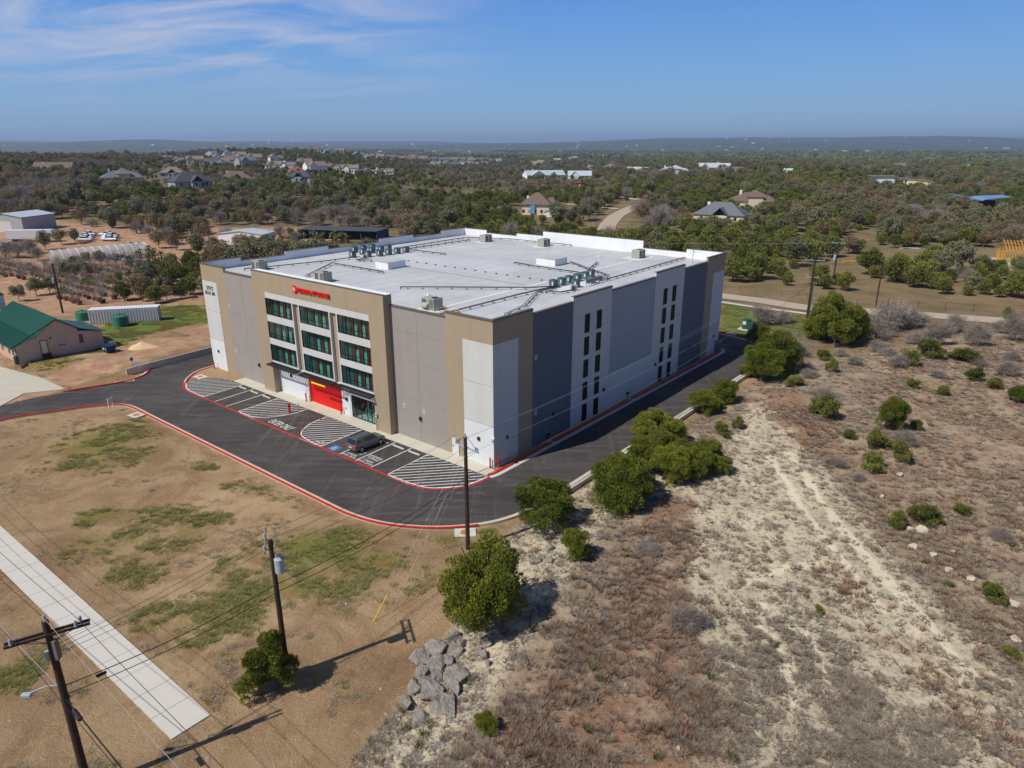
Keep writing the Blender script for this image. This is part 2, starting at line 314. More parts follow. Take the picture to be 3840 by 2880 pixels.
# ---------------------------------------------------------------- the ground: one sheet
def axis(lo, hi, step, far_lo, far_hi, g=1.12):
    a = list(np.arange(lo, hi + step / 2, step)); s = step
    while a[-1] < far_hi: s *= g; a.append(a[-1] + s)
    s = step
    while a[0] > far_lo: s *= g; a.insert(0, a[0] - s)
    return np.array(a)
xs = axis(-95, 95, .6, -15500, 15500, 1.07); ys = axis(26, 190, .6, -300, 15400, 1.055)
GX, GY = np.meshgrid(xs, ys); fx, fy = GX.ravel(), GY.ravel(); GZ = T(fx, fy)
nx, ny = len(xs), len(ys)
me = bpy.data.meshes.new('ground'); V = np.stack([fx, fy, GZ], 1)
ii = np.arange(nx * ny).reshape(ny, nx); F = np.stack([ii[:-1, :-1], ii[:-1, 1:], ii[1:, 1:], ii[1:, :-1]], -1).reshape(-1, 4)
me.vertices.add(len(V)); me.vertices.foreach_set('co', V.ravel().astype(np.float32))
me.loops.add(F.size); me.loops.foreach_set('vertex_index', F.ravel().astype(np.int32))
me.polygons.add(len(F)); me.polygons.foreach_set('loop_start', np.arange(0, F.size, 4, dtype=np.int32)); me.polygons.foreach_set('loop_total', np.full(len(F), 4, np.int32))
me.polygons.foreach_set('use_smooth', np.ones(len(F), bool)); me.update()
def opoly(*p): return [og(*q) for q in p]
def blob(x, y, rx, ry, s=1):                 # soft ellipse given in overview coordinates, laid out on the ground
    cx_, cy_ = og(x, y); ax = abs(og(x + rx, y)[0] - cx_); by = abs(og(x, y - ry)[1] - cy_); q = np.hypot((fx - cx_) / ax, (fy - cy_) / by)
    return s * (1 - ss(q, .35, 1.15))
def inside(poly, soft): return ss(-sdf(fx, fy, poly), -soft, soft)
green = np.zeros_like(fx)
for b_ in [(215, 955, 105, 45), (190, 1000, 60, 25, .6), (215, 1120, 60, 25, 1), (250, 1170, 110, 40, .8), (440, 1130, 70, 32, .9), (290, 1240, 90, 60, .6), (330, 1330, 60, 50, .6), (480, 1330, 130, 70, .9), (700, 1190, 150, 60, 1.1), (620, 1260, 170, 55, .9), (800, 1220, 110, 40, .8), (440, 1380, 90, 40, .5), (30, 1470, 60, 80, .9), (180, 1200, 80, 20, .6),
           (230, 975, 190, 75, .45), (330, 1150, 240, 90, .45), (640, 1230, 280, 110, .5), (480, 1310, 200, 90, .4), (900, 1250, 80, 60, .4), (560, 1060, 60, 20, .4), (60, 900, 60, 15, .4), (320, 905, 50, 12, .7), (640, 1080, 60, 15, .4), (1050, 1148, 30, 14, 1.2), (990, 1170, 60, 20, .5), (440, 1010, 40, 10, .5), (500, 1050, 40, 10, .6), (1050, 1560, 20, 20, .6)]:
    green = np.maximum(green, blob(*b_))
kerb_green = opoly((420, 985), (640, 1095), (800, 1140), (900, 1160), (880, 1150), (640, 1110), (420, 998)); green = np.maximum(green, .55 * inside(kerb_green, 1.2))
leftgreen = opoly((215, 720), (330, 668), (440, 668), (460, 705), (400, 712), (330, 730), (235, 770), (140, 775), (30, 800), (80, 780), (130, 765), (230, 750)); green = np.maximum(green, 1.3 * inside(leftgreen, 1.2))
green = np.maximum(green, 1.0 * blob(110, 790, 80, 14)); green = np.maximum(green, .8 * blob(430, 835, 60, 8))
rightgreen = opoly((1555, 652), (1760, 688), (1720, 730), (1640, 740), (1545, 720)); green = np.maximum(green, 1.2 * inside(rightgreen, 2))
midgreen = opoly((1480, 690), (1700, 710), (1690, 740), (1480, 720)); green = np.maximum(green, .4 * inside(midgreen, 2))
TRK = opoly((1583, 960), (1610, 880), (1700, 890), (1720, 960), (1790, 1050), (1880, 1170), (1965, 1275), (2095, 1405), (2230, 1545), (2400, 1720), (1570, 1720), (1545, 1600), (1515, 1500), (1500, 1400), (1476, 1254), (1496, 1138), (1460, 1070), (1520, 1010))
track = inside(TRK, 1.6)
RUB = opoly((1125, 1130), (1240, 1060), (1300, 1030), (1500, 940), (1480, 1080), (1330, 1130), (1260, 1230), (1190, 1340), (1100, 1470), (1010, 1600), (880, 1750), (780, 1680), (950, 1400), (1060, 1210))
track = np.maximum(track, .9 * inside(RUB, 1.4))
def band(pts, wd, s=1.0):                    # soft stripe along a path given in overview coordinates
    d_ = np.full(fx.shape, 1e9); P_ = [og(*p) for p in pts]
    for (ax, ay), (bx, by) in zip(P_[:-1], P_[1:]): t_ = np.clip(((fx - ax) * (bx - ax) + (fy - ay) * (by - ay)) / ((bx - ax) ** 2 + (by - ay) ** 2), 0, 1); d_ = np.minimum(d_, np.hypot(fx - ax - (bx - ax) * t_, fy - ay - (by - ay) * t_))
    return s * (1 - ss(d_, wd * .4, wd))
red = np.maximum(inside(opoly((1445, 1090), (1500, 1110), (1482, 1250), (1500, 1400), (1530, 1560), (1560, 1750), (1000, 1750), (1080, 1560), (1200, 1440), (1300, 1320), (1340, 1230), (1400, 1130)), 2.0), inside(opoly((1640, 850), (1700, 850), (1790, 930), (1860, 1010), (1810, 1060), (1720, 980), (1660, 930)), 1.6))
red = np.maximum(red, .4 * band([(1800, 1280), (1869, 1351), (1936, 1431), (2022, 1522), (2144, 1632), (2250, 1740)], 2.4)); red = np.maximum(red, .55 * inside(opoly((1840, 1010), (1880, 1150), (1990, 1270), (2120, 1400), (2300, 1580), (2400, 1300), (2300, 760), (1900, 760)), 3))
for b_ in [(1420, 1230, 40, 25, -.5), (1300, 1500, 70, 25, -.35), (1180, 1600, 40, 30, -.3), (2060, 950, 60, 20, -.4), (2120, 1130, 40, 20, -.5), (1990, 1000, 30, 14, -.4), (2180, 1290, 30, 30, -.4)]: red = red + blob(*b_)
red = np.clip(red, 0, 1); mott = np.clip(inside(opoly((1540, 1380), (1700, 1330), (1830, 1400), (1960, 1530), (2080, 1720), (1640, 1720), (1560, 1560)), 3), 0, 1)
ruts = np.maximum.reduce([band(q, .55) for q in ([(1590, 1330), (1650, 1400), (1690, 1460), (1705, 1560)], [(1640, 1330), (1720, 1390), (1760, 1440), (1785, 1540)], [(1600, 1290), (1680, 1260), (1760, 1240)], [(1700, 1000), (1800, 1150), (1950, 1330), (2100, 1490)], [(1660, 1010), (1760, 1170), (1900, 1350)])])
track = np.clip(track - .35 * mott + .5 * ruts, 0, 1); brush = red * .6
grid_y0 = None
def samp(arr, x, y): i = np.clip(np.searchsorted(xs, x) - 1, 0, nx - 2); j = np.clip(np.searchsorted(ys, y) - 1, 0, ny - 2); return arr.reshape(ny, nx)[j, i]
rr_ = np.hypot(fx, fy)
nurs = opoly((0, 520), (190, 560), (300, 548), (340, 560), (330, 590), (300, 640), (350, 640), (420, 640), (430, 600), (620, 560), (800, 530), (560, 520), (470, 525), (300, 515), (60, 500), (-80, 500), (-100, 690), (180, 680), (330, 660))
nur = inside([og(-120, 500), og(60, 492), og(300, 505), og(650, 500), og(830, 505), og(500, 560), og(440, 660), og(330, 665), og(180, 690), og(-120, 700)], 3)
nur = np.maximum(nur, 0)
roadl = inside(opoly((-100, 840), (100, 815), (240, 770), (380, 735), (470, 700), (470, 745), (330, 780), (240, 810), (110, 850), (-100, 900)), 1.5)
nur = np.maximum(nur, roadl * 1.0)
clearing = inside(opoly((1717, 583), (1885, 544), (1982, 540), (2260, 535), (2260, 577), (2111, 580), (1917, 588), (1853, 588), (1717, 612)), 3) + inside(opoly((1560, 615), (1760, 640), (2260, 650), (2260, 672), (1760, 655), (1560, 630)), 2)
clearing = clearing + inside([og(1255, 512), og(1290, 470), og(1310, 455), og(1345, 445), og(1390, 440), og(1360, 470), og(1345, 512)], 3)

nur = np.maximum(nur, .34 * np.clip(clearing, 0, 1))
hill = ss(-sdf(fx, fy, HILL), -1, 3)
forest = ss(rr_, 165, 240) * (1 - np.clip(nur, 0, 1)) * (1 - .2 * np.clip(clearing, 0, 1))
forest = np.maximum(forest * (1 - hill), ss(rr_, 400, 500))
east = ss(fx, -2, 10) * ss(fy, 95, 125) * (1 - hill) ; forest = np.maximum(forest, .8 * east)
c1 = np.stack([np.clip(green, 0, 1.5) / 1.5, np.clip(track, 0, 1), np.clip(brush, 0, 1), ruts], 1)
c2 = np.stack([np.clip(forest, 0, 1), np.clip(nur, 0, 1), hill, np.ones_like(fx)], 1)
for nm, arr in (('m1', c1), ('m2', c2)):
    a_ = me.color_attributes.new(nm, 'FLOAT_COLOR', 'POINT'); a_.data.foreach_set('color', arr.astype(np.float32).ravel())

gm = bpy.data.materials.new('earth'); gm.use_nodes = True; t = gm.node_tree; bs = t.nodes['Principled BSDF']; bs.inputs['Roughness'].default_value = .95; bs.inputs['Specular IOR Level'].default_value = .1
tco = N(t, 'ShaderNodeTexCoord')
def noi(scale, det=4, rough=.55, dist=0, vec=None):
    n = N(t, 'ShaderNodeTexNoise'); n.inputs['Scale'].default_value = scale; n.inputs['Detail'].default_value = det; n.inputs['Roughness'].default_value = rough; n.inputs['Distortion'].default_value = dist
    t.links.new(vec or tco.outputs['Object'], n.inputs['Vector']); return n.outputs['Fac']
def mth(op, a, b=None, c=None, clamp=False):
    m = N(t, 'ShaderNodeMath', operation=op); m.use_clamp = clamp
    for i, v in enumerate((a, b, c)):
        if v is None: continue
        if isinstance(v, (int, float)): m.inputs[i].default_value = v
        else: t.links.new(v, m.inputs[i])
    return m.outputs[0]
def mixc(f, a, b, mode='MIX'):
    x = N(t, 'ShaderNodeMix', data_type='RGBA', blend_type=mode)
    for i, v in ((0, f), (6, a), (7, b)):
        if isinstance(v, (int, float)): x.inputs[i].default_value = v
        elif isinstance(v, tuple): x.inputs[i].default_value = v
        else: t.links.new(v, x.inputs[i])
    return x.outputs[2]
def ramp(f, a, b): m = N(t, 'ShaderNodeMapRange'); t.links.new(f, m.inputs[0]); m.inputs[1].default_value = a; m.inputs[2].default_value = b; return m.outputs[0]
A1 = N(t, 'ShaderNodeVertexColor', layer_name='m1'); A2 = N(t, 'ShaderNodeVertexColor', layer_name='m2')
s1 = N(t, 'ShaderNodeSeparateColor'); s2 = N(t, 'ShaderNodeSeparateColor'); t.links.new(A1.outputs[0], s1.inputs[0]); t.links.new(A2.outputs[0], s2.inputs[0])
nb, nm_, nf, nff = noi(.06, 3), noi(.45, 6, .65, .6), noi(2.6, 6, .7), noi(11, 4, .7)
mot = noi(.018, 6, .7)
lot = mixc(ramp(nb, .35, .65), L3(146, 119, 88), L3(180, 153, 118)); lot = mixc(mth('MULTIPLY', ramp(noi(.16, 6, .7, .8), .46, .64), .85), lot, L3(122, 96, 70)); lot = mixc(ramp(nm_, .5, .75), lot, L3(142, 112, 82)); lot = mixc(mth('MULTIPLY', ramp(nff, .58, .72), .7), lot, L3(226, 206, 176)); lot = mixc(mth('MULTIPLY', ramp(nff, .46, .30), .4), lot, L3(112, 86, 62))
hillc = mixc(ramp(nm_, .4, .62), L3(174, 154, 128), L3(142, 120, 98)); hillc = mixc(mth('MULTIPLY', ramp(nff, .56, .72), .7), hillc, L3(212, 196, 170)); hillc = mixc(mth('MULTIPLY', ramp(nff, .47, .33), .55), hillc, L3(86, 70, 56))
trk = mixc(ramp(nm_, .38, .66), L3(210, 197, 168), L3(182, 166, 140)); trk = mixc(mth('MULTIPLY', ramp(nff, .58, .70), .6), trk, L3(222, 210, 184)); trk = mixc(mth('MULTIPLY', ramp(nf, .50, .36), .7), trk, L3(112, 92, 72))
brs = mixc(ramp(nf, .35, .65), L3(158, 126, 100), L3(128, 98, 78)); brs = mixc(mth('MULTIPLY', ramp(nff, .6, .75), .4), brs, L3(190, 150, 115))
grn = mixc(ramp(nf, .35, .65), L3(108, 104, 44), L3(142, 124, 70)); grn = mixc(mth('MULTIPLY', ramp(nff, .58, .72), .4), grn, L3(176, 158, 110))
grn = mixc(ramp(s1.outputs[0], .62, .8), grn, L3(94, 114, 42)); col = mixc(s2.outputs[2], lot, hillc)
ft = ramp(mth('ADD', s1.outputs[1], mth('MULTIPLY_ADD', nm_, 1.1, -.55)), .25, .75); col = mixc(ft, col, trk)
col = mixc(mth('MULTIPLY', ramp(mth('ADD', A1.outputs['Alpha'], mth('MULTIPLY_ADD', nf, .8, -.4)), .3, .7), .8), col, L3(228, 214, 184))
fb = ramp(mth('ADD', s1.outputs[2], mth('MULTIPLY_ADD', nm_, 1.4, -.7)), .3, .6); col = mixc(mth('MULTIPLY', fb, .85), col, brs)
pale = mixc(ramp(nm_, .35, .65), L3(186, 152, 122), L3(150, 114, 90)); fp_ = ramp(mth('ADD', s2.outputs[1], mth('MULTIPLY_ADD', nm_, .7, -.35)), .3, .6); col = mixc(fp_, col, pale)
flo = mixc(ramp(noi(.12, 4), .4, .62), L3(136, 114, 88), L3(98, 94, 62)); flo = mixc(ramp(nf, .5, .75), flo, L3(78, 72, 44))
farc = mixc(ramp(mot, .40, .58), L3(62, 70, 48), L3(98, 94, 74)); farc = mixc(ramp(noi(.0016, 5, .7), .45, .6), farc, L3(70, 80, 52)); farc = mixc(ramp(noi(.0045, 6, .7), .60, .68), farc, L3(150, 134, 104))
geo = N(t, 'ShaderNodeNewGeometry'); sx = N(t, 'ShaderNodeSeparateXYZ'); t.links.new(geo.outputs['Position'], sx.inputs[0])
flo = mixc(ramp(sx.outputs[1], 320, 1100), flo, farc); col = mixc(s2.outputs[0], col, flo)
fg = ramp(mth('ADD', mth('MULTIPLY', s1.outputs[0], 1.5), mth('MULTIPLY_ADD', nm_, 2.2, -1.1)), .25, 1.15); col = mixc(mth('MULTIPLY', fg, .88), col, grn)
t.links.new(col, bs.inputs['Base Color'])
bp = N(t, 'ShaderNodeBump'); bp.inputs['Strength'].default_value = .8; bp.inputs['Distance'].default_value = .12
t.links.new(mth('ADD', nff, mth('MULTIPLY', nf, 1.6)), bp.inputs['Height']); t.links.new(bp.outputs[0], bs.inputs['Normal'])
me.materials.append(gm); go = bpy.data.objects.new('ground', me); COL.objects.link(go); tag(go, kind='structure')

# ---------------------------------------------------------------- asphalt, kerbs, pavement, markings (laid out in the building's frame)
def smooth(pts, n=6, closed=False):
    out_ = []; m = len(pts)
    for i in range(m - 1):
        p0 = pts[max(i - 1, 0)]; p1 = pts[i]; p2 = pts[i + 1]; p3 = pts[min(i + 2, m - 1)]
        for k in range(n):
            t_ = k / n; out_.append(tuple(.5 * ((2 * b) + (-a + c) * t_ + (2*a - 5*b + 4*c - d) * t_**2 + (-a + 3*b - 3*c + d) * t_**3) for a, b, c, d in zip(p0, p1, p2, p3)))
    out_.append(tuple(pts[-1])); return out_
def WW(pts): return [W(*p)[:2] for p in pts]
OUTER = smooth([(57.65, -31), (57.4, -27.5), (55.7, -23.3), (53.55, -18.95), (51.5, -16.8), (49.3, -16.2), (45, -16.2)]) + [(30, -16.2)] + smooth([(6, -16.2), (4.2, -16.1), (1.5, -15.6), (-1.2, -14.5), (-4.3, -12.4), (-6.9, -9.4), (-8.2, -6.4), (-8.7, -3), (-8.75, 2)]) + [(-8.7, 25)] + smooth([(-8.6, 48), (-8.2, 56), (-6.2, 62.3), (-3.8, 65.9), (-1.6, 67.9), (1.65, 68.9), (5, 69.3), (12, 69.3)]) + [(64, 69.3)]
INNERL = [(64.6, 69), (65.1, 5), (64.6, -5.5)] + smooth([(64.3, -7), (62.2, -8.6), (61.2, -10.6), (61.2, -13), (62.2, -16.3), (63.1, -19.6), (63.6, -24.2), (63.2, -31)], 4)
asm = bpy.data.materials.new('asphalt'); asm.use_nodes = True; t = asm.node_tree; bs = t.nodes['Principled BSDF']; bs.inputs['Roughness'].default_value = .85; bs.inputs['Specular IOR Level'].default_value = .25
tco = N(t, 'ShaderNodeTexCoord'); mpp = N(t, 'ShaderNodeMapping'); mpp.inputs['Rotation'].default_value = (0, 0, BA); mpp.inputs['Scale'].default_value = (.16, 1.4, 1); t.links.new(tco.outputs['Object'], mpp.inputs[0])
mpr = N(t, 'ShaderNodeMapping'); mpr.inputs['Rotation'].default_value = (0, 0, BA); mpr.inputs['Scale'].default_value = (1.4, .1, 1); t.links.new(tco.outputs['Object'], mpr.inputs[0])
streak = noi(.8, 4, .6, .8, mpp.outputs[0]); streak2 = noi(.8, 4, .6, .8, mpr.outputs[0]); patch = noi(.09, 4, .6); fine_ = noi(22, 3, .8); spk = noi(3.2, 2, .5)
ac = mixc(ramp(patch, .38, .66), L3(56, 52, 51), L3(74, 69, 66)); ac = mixc(mth('MULTIPLY', ramp(streak, .50, .70), .6), ac, L3(98, 93, 90)); ac = mixc(mth('MULTIPLY', ramp(streak, .45, .32), .5), ac, L3(42, 40, 40))
ac = mixc(mth('MULTIPLY', ramp(streak2, .54, .72), .45), ac, L3(100, 95, 91)); ac = mixc(mth('MULTIPLY', ramp(noi(.35, 5, .75, 1.2), .60, .74), .5), ac, L3(112, 107, 102)); ac = mixc(mth('MULTIPLY', ramp(noi(.22, 4, .7), .62, .75), .6), ac, L3(36, 35, 35)); ac = mixc(mth('MULTIPLY', ramp(fine_, .3, .7), .35), L3(40, 38, 38), ac) if False else mixc(mth('MULTIPLY', ramp(fine_, .35, .7), .25), ac, L3(98, 94, 92)); ac = mixc(mth('MULTIPLY', ramp(spk, .755, .80), .7), ac, L3(190, 186, 178))
t.links.new(ac, bs.inputs['Base Color'])
rd = MB(); pts = WW(OUTER + INNERL); rd.add([(x, y, .0) for x, y in pts], [tuple(range(len(pts)))]); ro = rd.build('road', asm); tag(ro, kind='structure')
# kerbs
front = [p for p in OUTER if p[1] < -5.2]; right = [p for p in OUTER if p[1] >= -6.6 or p[0] < -8]; 
k = MB(); fw = WW(OUTER); k.strip(fw, 0.0, .42, -.08, 0, .008); k.strip(fw, -.15, 0.0, -.2, 0, .13)
kr = k.build('kerb', [M['conc']]); tag(kr, kind='structure')
k = MB(); nfr = len([p for p in OUTER if not (p[0] < -6 and p[1] > -9)]) ; cut = next(i for i, p in enumerate(OUTER) if p[0] < -6.6)
k.strip(fw[:cut], -.19, 0.01, .05, 0, .15); cut2 = next(i for i, p in enumerate(OUTER) if p[1] > 66.5); k.strip(fw[cut2:], -.19, 0.01, .05, 0, .15)
ifw = WW(INNERL); k2 = WW(smooth([(64.3, -7), (62.2, -8.6), (61.2, -10.6), (61.2, -13), (62.2, -16.3), (63.1, -19.6)], 5)); k.strip(k2, -.02, .22, -.1, 0, .15)
RK = smooth([(-.75, -1.75), (-.95, -1.0), (-1.0, .5), (-1.0, 4)], 4) + [(-1.0, 30)] + smooth([(-1.0, 52), (-1.0, 57), (-.6, 58.8), (.6, 59.8), (3, 60)], 4)
k.strip(WW(RK), -.02, .24, -.1, 0, .15)
LK = smooth([(53.4, -6.9), (55.2, -5.55), (57.0, -3.4), (57.75, -1.2), (58.0, 1.5)], 4); k.strip(WW(LK), -.22, 0, -.1, 0, .14)
tag(k.build('painted_kerb', M['red_paint']), kind='structure')
k = MB(); k.strip(WW(RK), -.55, -.02, -.1, 0, .008); k.strip(WW([(64.95, 60), (64.95, 5), (64.2, -5.5)]), -.45, -.1, -.1, 0, .01); k.strip(WW(LK), 0, .16, -.1, 0, .145); k.strip(k2, -.42, -.02, -.1, 0, .008)
tag(k.build('gutter', M['conc_light']), kind='structure')
# low retaining walls
rw = MB(); rw.strip(WW([(-9.25, -4), (-9.3, 2), (-9.25, 30), (-9.15, 50), (-8.8, 56)]), -.25, 0, -.4, 0, .42); rw.build('retaining_wall', M['conc_light']); tag(bpy.data.objects['retaining_wall'], 'long low pale concrete wall behind the kerb of the shaded side drive', 'wall')
rw = MB(); lw = WW([(63.7, -10.6), (64.3, -6.2), (65.15, 4), (65.6, 20), (65.8, 60)]); rw.strip(lw, 0, .2, -.3, 0, 1.0); o = rw.build('retaining_wall', M['conc']); tag(o, 'knee high concrete retaining wall beside the dirt road left of the building', 'wall')
# pavement along the front, gravel beds
ccm = mat('pavement', (190, 186, 168), var=.10, scale=.5, bump=.1); 
pv_ = MB()
def upoly(mb, pts, z0, z1, mi=0): mb.prism(WW(pts), z0, z1, mi)
cuts = [48.8, 45.6, 42.4, 39.2, 36.0, 33.4, 30.7, 28.0, 25.2, 22.4, 19.6, 16.9, 14.2, 11.5, 8.8, 6.1, 3.4, .7]
for a, b in zip(cuts[:-1], cuts[1:]): upoly(pv_, [(a - .012, -1.9), (b + .012, -1.9), (b + .012, -.004), (a - .012, -.004)], -.1, .06 + random.uniform(-.002, .002))
upoly(pv_, [(.69, -1.9), (-.55, -1.9), (-.72, -1.5), (-.72, -.5), (.69, -.004)], -.1, .06)
for a, b in ((39.0, 33), (33, 25.4), (25.4, 18.2)): upoly(pv_, [(a, 0.0), (b, 0.0), (b, .5), (a, .5)], -.1, .055)
tag(pv_.build('pavement', ccm), kind='structure')
gv = MB(); upoly(gv, [(57.9, -.01), (57.0, -2.9), (55.2, -5.1), (54.2, -4.8), (53.2, -4.3), (52.0, -2.7), (48.85, -1.9), (48.85, -.01)], -.1, .07); upoly(gv, [(-.72, -.45), (-.98, 0), (-.98, 57), (-.5, 58.3), (-.01, 58.3), (-.01, .02), (.0, -.02)], -.1, .05)
gvm = mat('gravel_bed_m', (178, 146, 104), var=.25, scale=4, bump=.9, bscale=16, fine=.5); tag(gv.build('gravel', gvm), kind='structure')
pd = MB(); pd.prism(PAD, -.1, .05); tag(pd.build('driveway_apron', M['conc']), kind='structure')
# roadside footpath strip with slabs
A_, B_ = np.array(STRIP[0]), np.array(STRIP[1]); C_, D_ = np.array(STRIP[3]), np.array(STRIP[2]); sw_ = MB(); nsl = 22
for i in range(nsl):
    a0, a1 = i / nsl + .0003, (i + 1) / nsl - .0003; q = [A_ + (B_ - A_) * a0, A_ + (B_ - A_) * a1, C_ + (D_ - C_) * a1, C_ + (D_ - C_) * a0]; sw_.prism([tuple(x) for x in q], -.1, .06 + random.uniform(-.003, .003))
tag(sw_.build('footpath', M['conc_light']), kind='structure')
# markings
mk = MB(); WH, RD, BL = 0, 1, 2
def ln(p, w_, mi, z=.006): mk.strip(WW(p), -w_ / 2, w_ / 2, z, mi)
INN = smooth([(57.75, -.6), (57.0, -3.55), (55.2, -5.7), (53.3, -7.05), (51, -8.1), (48.9, -8.35), (45.7, -8.36)], 5) + [(25, -8.36)] + smooth([(7.8, -8.36), (5.2, -8.34), (2.7, -8.0), (1.0, -6.9), (-.4, -5.15), (-.88, -3.2), (-.95, -1.7)], 5)
ln(INN, .24, RD)
ln([p for p in INN if p[0] > 45.6], 0, WH) if False else None
def off(pts, d): return [(p[0], p[1] + d) for p in pts]
z1c = smooth([(45.7, -8.14), (48.95, -8.12), (50.98, -7.86), (53.2, -6.8), (55.05, -5.5), (56.85, -3.3)], 4); z4c = smooth([(7.8, -8.14), (5.2, -8.12), (2.74, -7.78), (1.15, -6.7), (-.2, -5.0), (-.66, -3.1), (-.72, -1.95)], 4)
z2c = smooth([(36.94, -8.14), (35.4, -8.12), (33.76, -8.05), (32.4, -7.28), (31.13, -5.3), (30.6, -3.53), (30.55, -1.97)], 4); z3c = smooth([(26.4, -1.97), (26.12, -4.6), (25.15, -6.45), (24.2, -7.42), (23.0, -7.92), (21.0, -8.12), (19.3, -8.14)], 4)
for c_ in (z1c, z4c, z2c, z3c): ln(c_, .13, WH, .010)
for u0, u1 in ((46.23, 45.75), (43.3, 42.8), (40.24, 39.9), (37.23, 36.94), (19.5, 19.3), (16.4, 15.9), (13.42, 13.15), (10.74, 10.5), (8.07, 7.8)): ln([(u0, -1.97), (u1, -8.14)], .12, WH, .010)
def hatch(poly, n=40):                        # 45 degree stripes clipped to a polygon
    P2 = [np.array(p) for p in poly]; d = np.array([-.68, .735]); nrm = np.array([.735, .68])
    offs = [p @ nrm for p in P2]; o_ = math.floor(min(offs) / .66) * .66 + .33
    while o_ < max(offs):
        hits = []
        for a, b in zip(P2, P2[1:] + P2[:1]):
            fa, fb = a @ nrm - o_, b @ nrm - o_
            if fa * fb < 0: q = a + (b - a) * fa / (fa - fb); hits.append((q @ d, q))
        hits.sort(key=lambda h: h[0])
        for h0, h1 in zip(hits[::2], hits[1::2]): 
            if h1[0] - h0[0] > .3: ln([tuple(h0[1]), tuple(h1[1])], .11, WH, .008)
        o_ += .66
hatch([(46.23, -2.0), (45.75, -8.1)] + z1c[1:-3] + [(55.2, -5.2), (54.2, -4.9), (53.2, -4.4), (52.0, -2.75), (48.85, -1.97)])
hatch([(37.23, -2.0), (36.94, -8.1)] + z2c[1:]); hatch(z3c + [(19.5, -2.0)]); hatch([(8.07, -2.0), (7.8, -8.1)] + z4c[1:])
upq = lambda a, b, c, d, mi, z: mk.add([W(*a, z), W(*b, z), W(*c, z), W(*d, z)], [(0, 1, 2, 3)], mi)
upq((18.3, -8.05), (17.05, -8.05), (17.05, -6.9), (18.3, -6.9), BL, .010)
def wl(p, w_): mk.strip(WW([(17.675 - a, -7.475 + b) for a, b in p]), -w_ / 2, w_ / 2, .014, WH)
wl([(-.02 + .24 * math.cos(a), -.16 + .24 * math.sin(a)) for a in np.linspace(R(150), R(410), 16)], .07); wl([(-.08, .28), (-.05, -.05), (.2, -.08), (.3, -.38)], .09); wl([(-.08, .14), (.16, .12)], .07); wl([(-.13, .42), (-.03, .42)], .13)
tag(mk.build('parking_markings', [M['white_paint'], M['red_paint'], M['blue_paint']], fix=False), kind='structure')
def text(name, body, wd, ht, m, parent=None, ext=0, off_=0, bold=0):
    c = bpy.data.curves.new(name, 'FONT'); c.body = body; c.extrude = ext; c.align_x = 'CENTER'; c.offset = bold; c.resolution_u = 3
    o = bpy.data.objects.new(name, c); COL.objects.link(o); dg = bpy.context.evaluated_depsgraph_get(); dg.update()
    me_ = bpy.data.meshes.new_from_object(o.evaluated_get(dg)); bpy.data.objects.remove(o); bpy.data.curves.remove(c)
    co_ = np.zeros(len(me_.vertices) * 3); me_.vertices.foreach_get('co', co_); co_ = co_.reshape(-1, 3); lo, hi = co_.min(0), co_.max(0)
    co_[:, 0] = (co_[:, 0] - (lo[0] + hi[0]) / 2) / (hi[0] - lo[0]) * wd; co_[:, 1] = (co_[:, 1] - lo[1]) / (hi[1] - lo[1]) * ht
    me_.vertices.foreach_set('co', co_.ravel()); me_.materials.clear(); me_.materials.append(m); me_.update()
    q = bpy.data.objects.new(name, me_); COL.objects.link(q); setp(q, parent); return q
def gtext(body, u, v, wd, ht, m=None, rz=0):
    q = text('road_lettering', body, wd, ht, m or M['white_paint']); q.location = W(u, v, .013); q.rotation_euler = (0, 0, -BA + rz); tag(q, kind='structure'); return q
gtext('ENTER ONLY', 28.5, -7.85, 4.4, 1.15); gtext('NO\nPARKING', 20.3, -7.75, 1.5, .75)
for u in (11.95, 14.75):
    gtext('RENTAL CENTER', u, -8.0, 2.35, .36); gtext('CURBSIDE', u, -7.5, 1.6, .34)
    if u < 13 or True: gtext('STORAGE', u, -6.85, 1.8, .38); gtext('FEDERAL', u - .2, -6.35, 1.75, .38); gtext('10', u + .95, -6.4, .35, .42)
gtext('NO PARKING  FIRE LANE', 6.0, -8.42, 3.2, .13); gtext('NO PARKING  FIRE LANE', 34.6, -8.42, 3.2, .13); gtext('NO PARKING  FIRE LANE', 21.6, -8.42, 3.2, .13)
# far roads
def ribbon(name, pts, w_, m, lift=.12, n=6):
    P_ = smooth(pts, n); mb = MB(); k_ = 5; vs = []
    for i, p in enumerate(P_):
        a = np.array(P_[max(i - 1, 0)]); b = np.array(P_[min(i + 1, len(P_) - 1)]); d = (b - a) / np.linalg.norm(b - a); nn = np.array([-d[1], d[0]])
        ww = w_ if not hasattr(w_, '__len__') else np.interp(i / (len(P_) - 1), np.linspace(0, 1, len(w_)), w_)
        for j in range(k_): q = np.array(p) + nn * ww * (j / (k_ - 1) - .5); vs.append((q[0], q[1], float(T(*q)) + lift))
    mb.add(vs, [(i*k_+j, i*k_+j+1, (i+1)*k_+j+1, (i+1)*k_+j) for i in range(len(P_) - 1) for j in range(k_ - 1)]); return tag(mb.build(name, m, smooth=True), kind='structure')
M['chip'] = mat('chip', (172, 158, 138), var=.08, scale=.4)
RA = [ot(1500, 630)[:2], ot(1560, 640)[:2], ot(1640, 650)[:2], ot(1740, 665)[:2], ot(1850, 672)[:2], ot(1980, 680)[:2], ot(2100, 689)[:2], ot(2230, 698)[:2], ot(2400, 712)[:2]]
ribbon('road', RA, 5.6, M['chip']); ribbon('footpath', [ot(1500, 645)[:2], ot(1558, 653)[:2], ot(1640, 665)[:2], ot(1740, 678)[:2], ot(1800, 684)[:2]], 1.5, M['conc_light'], .1)
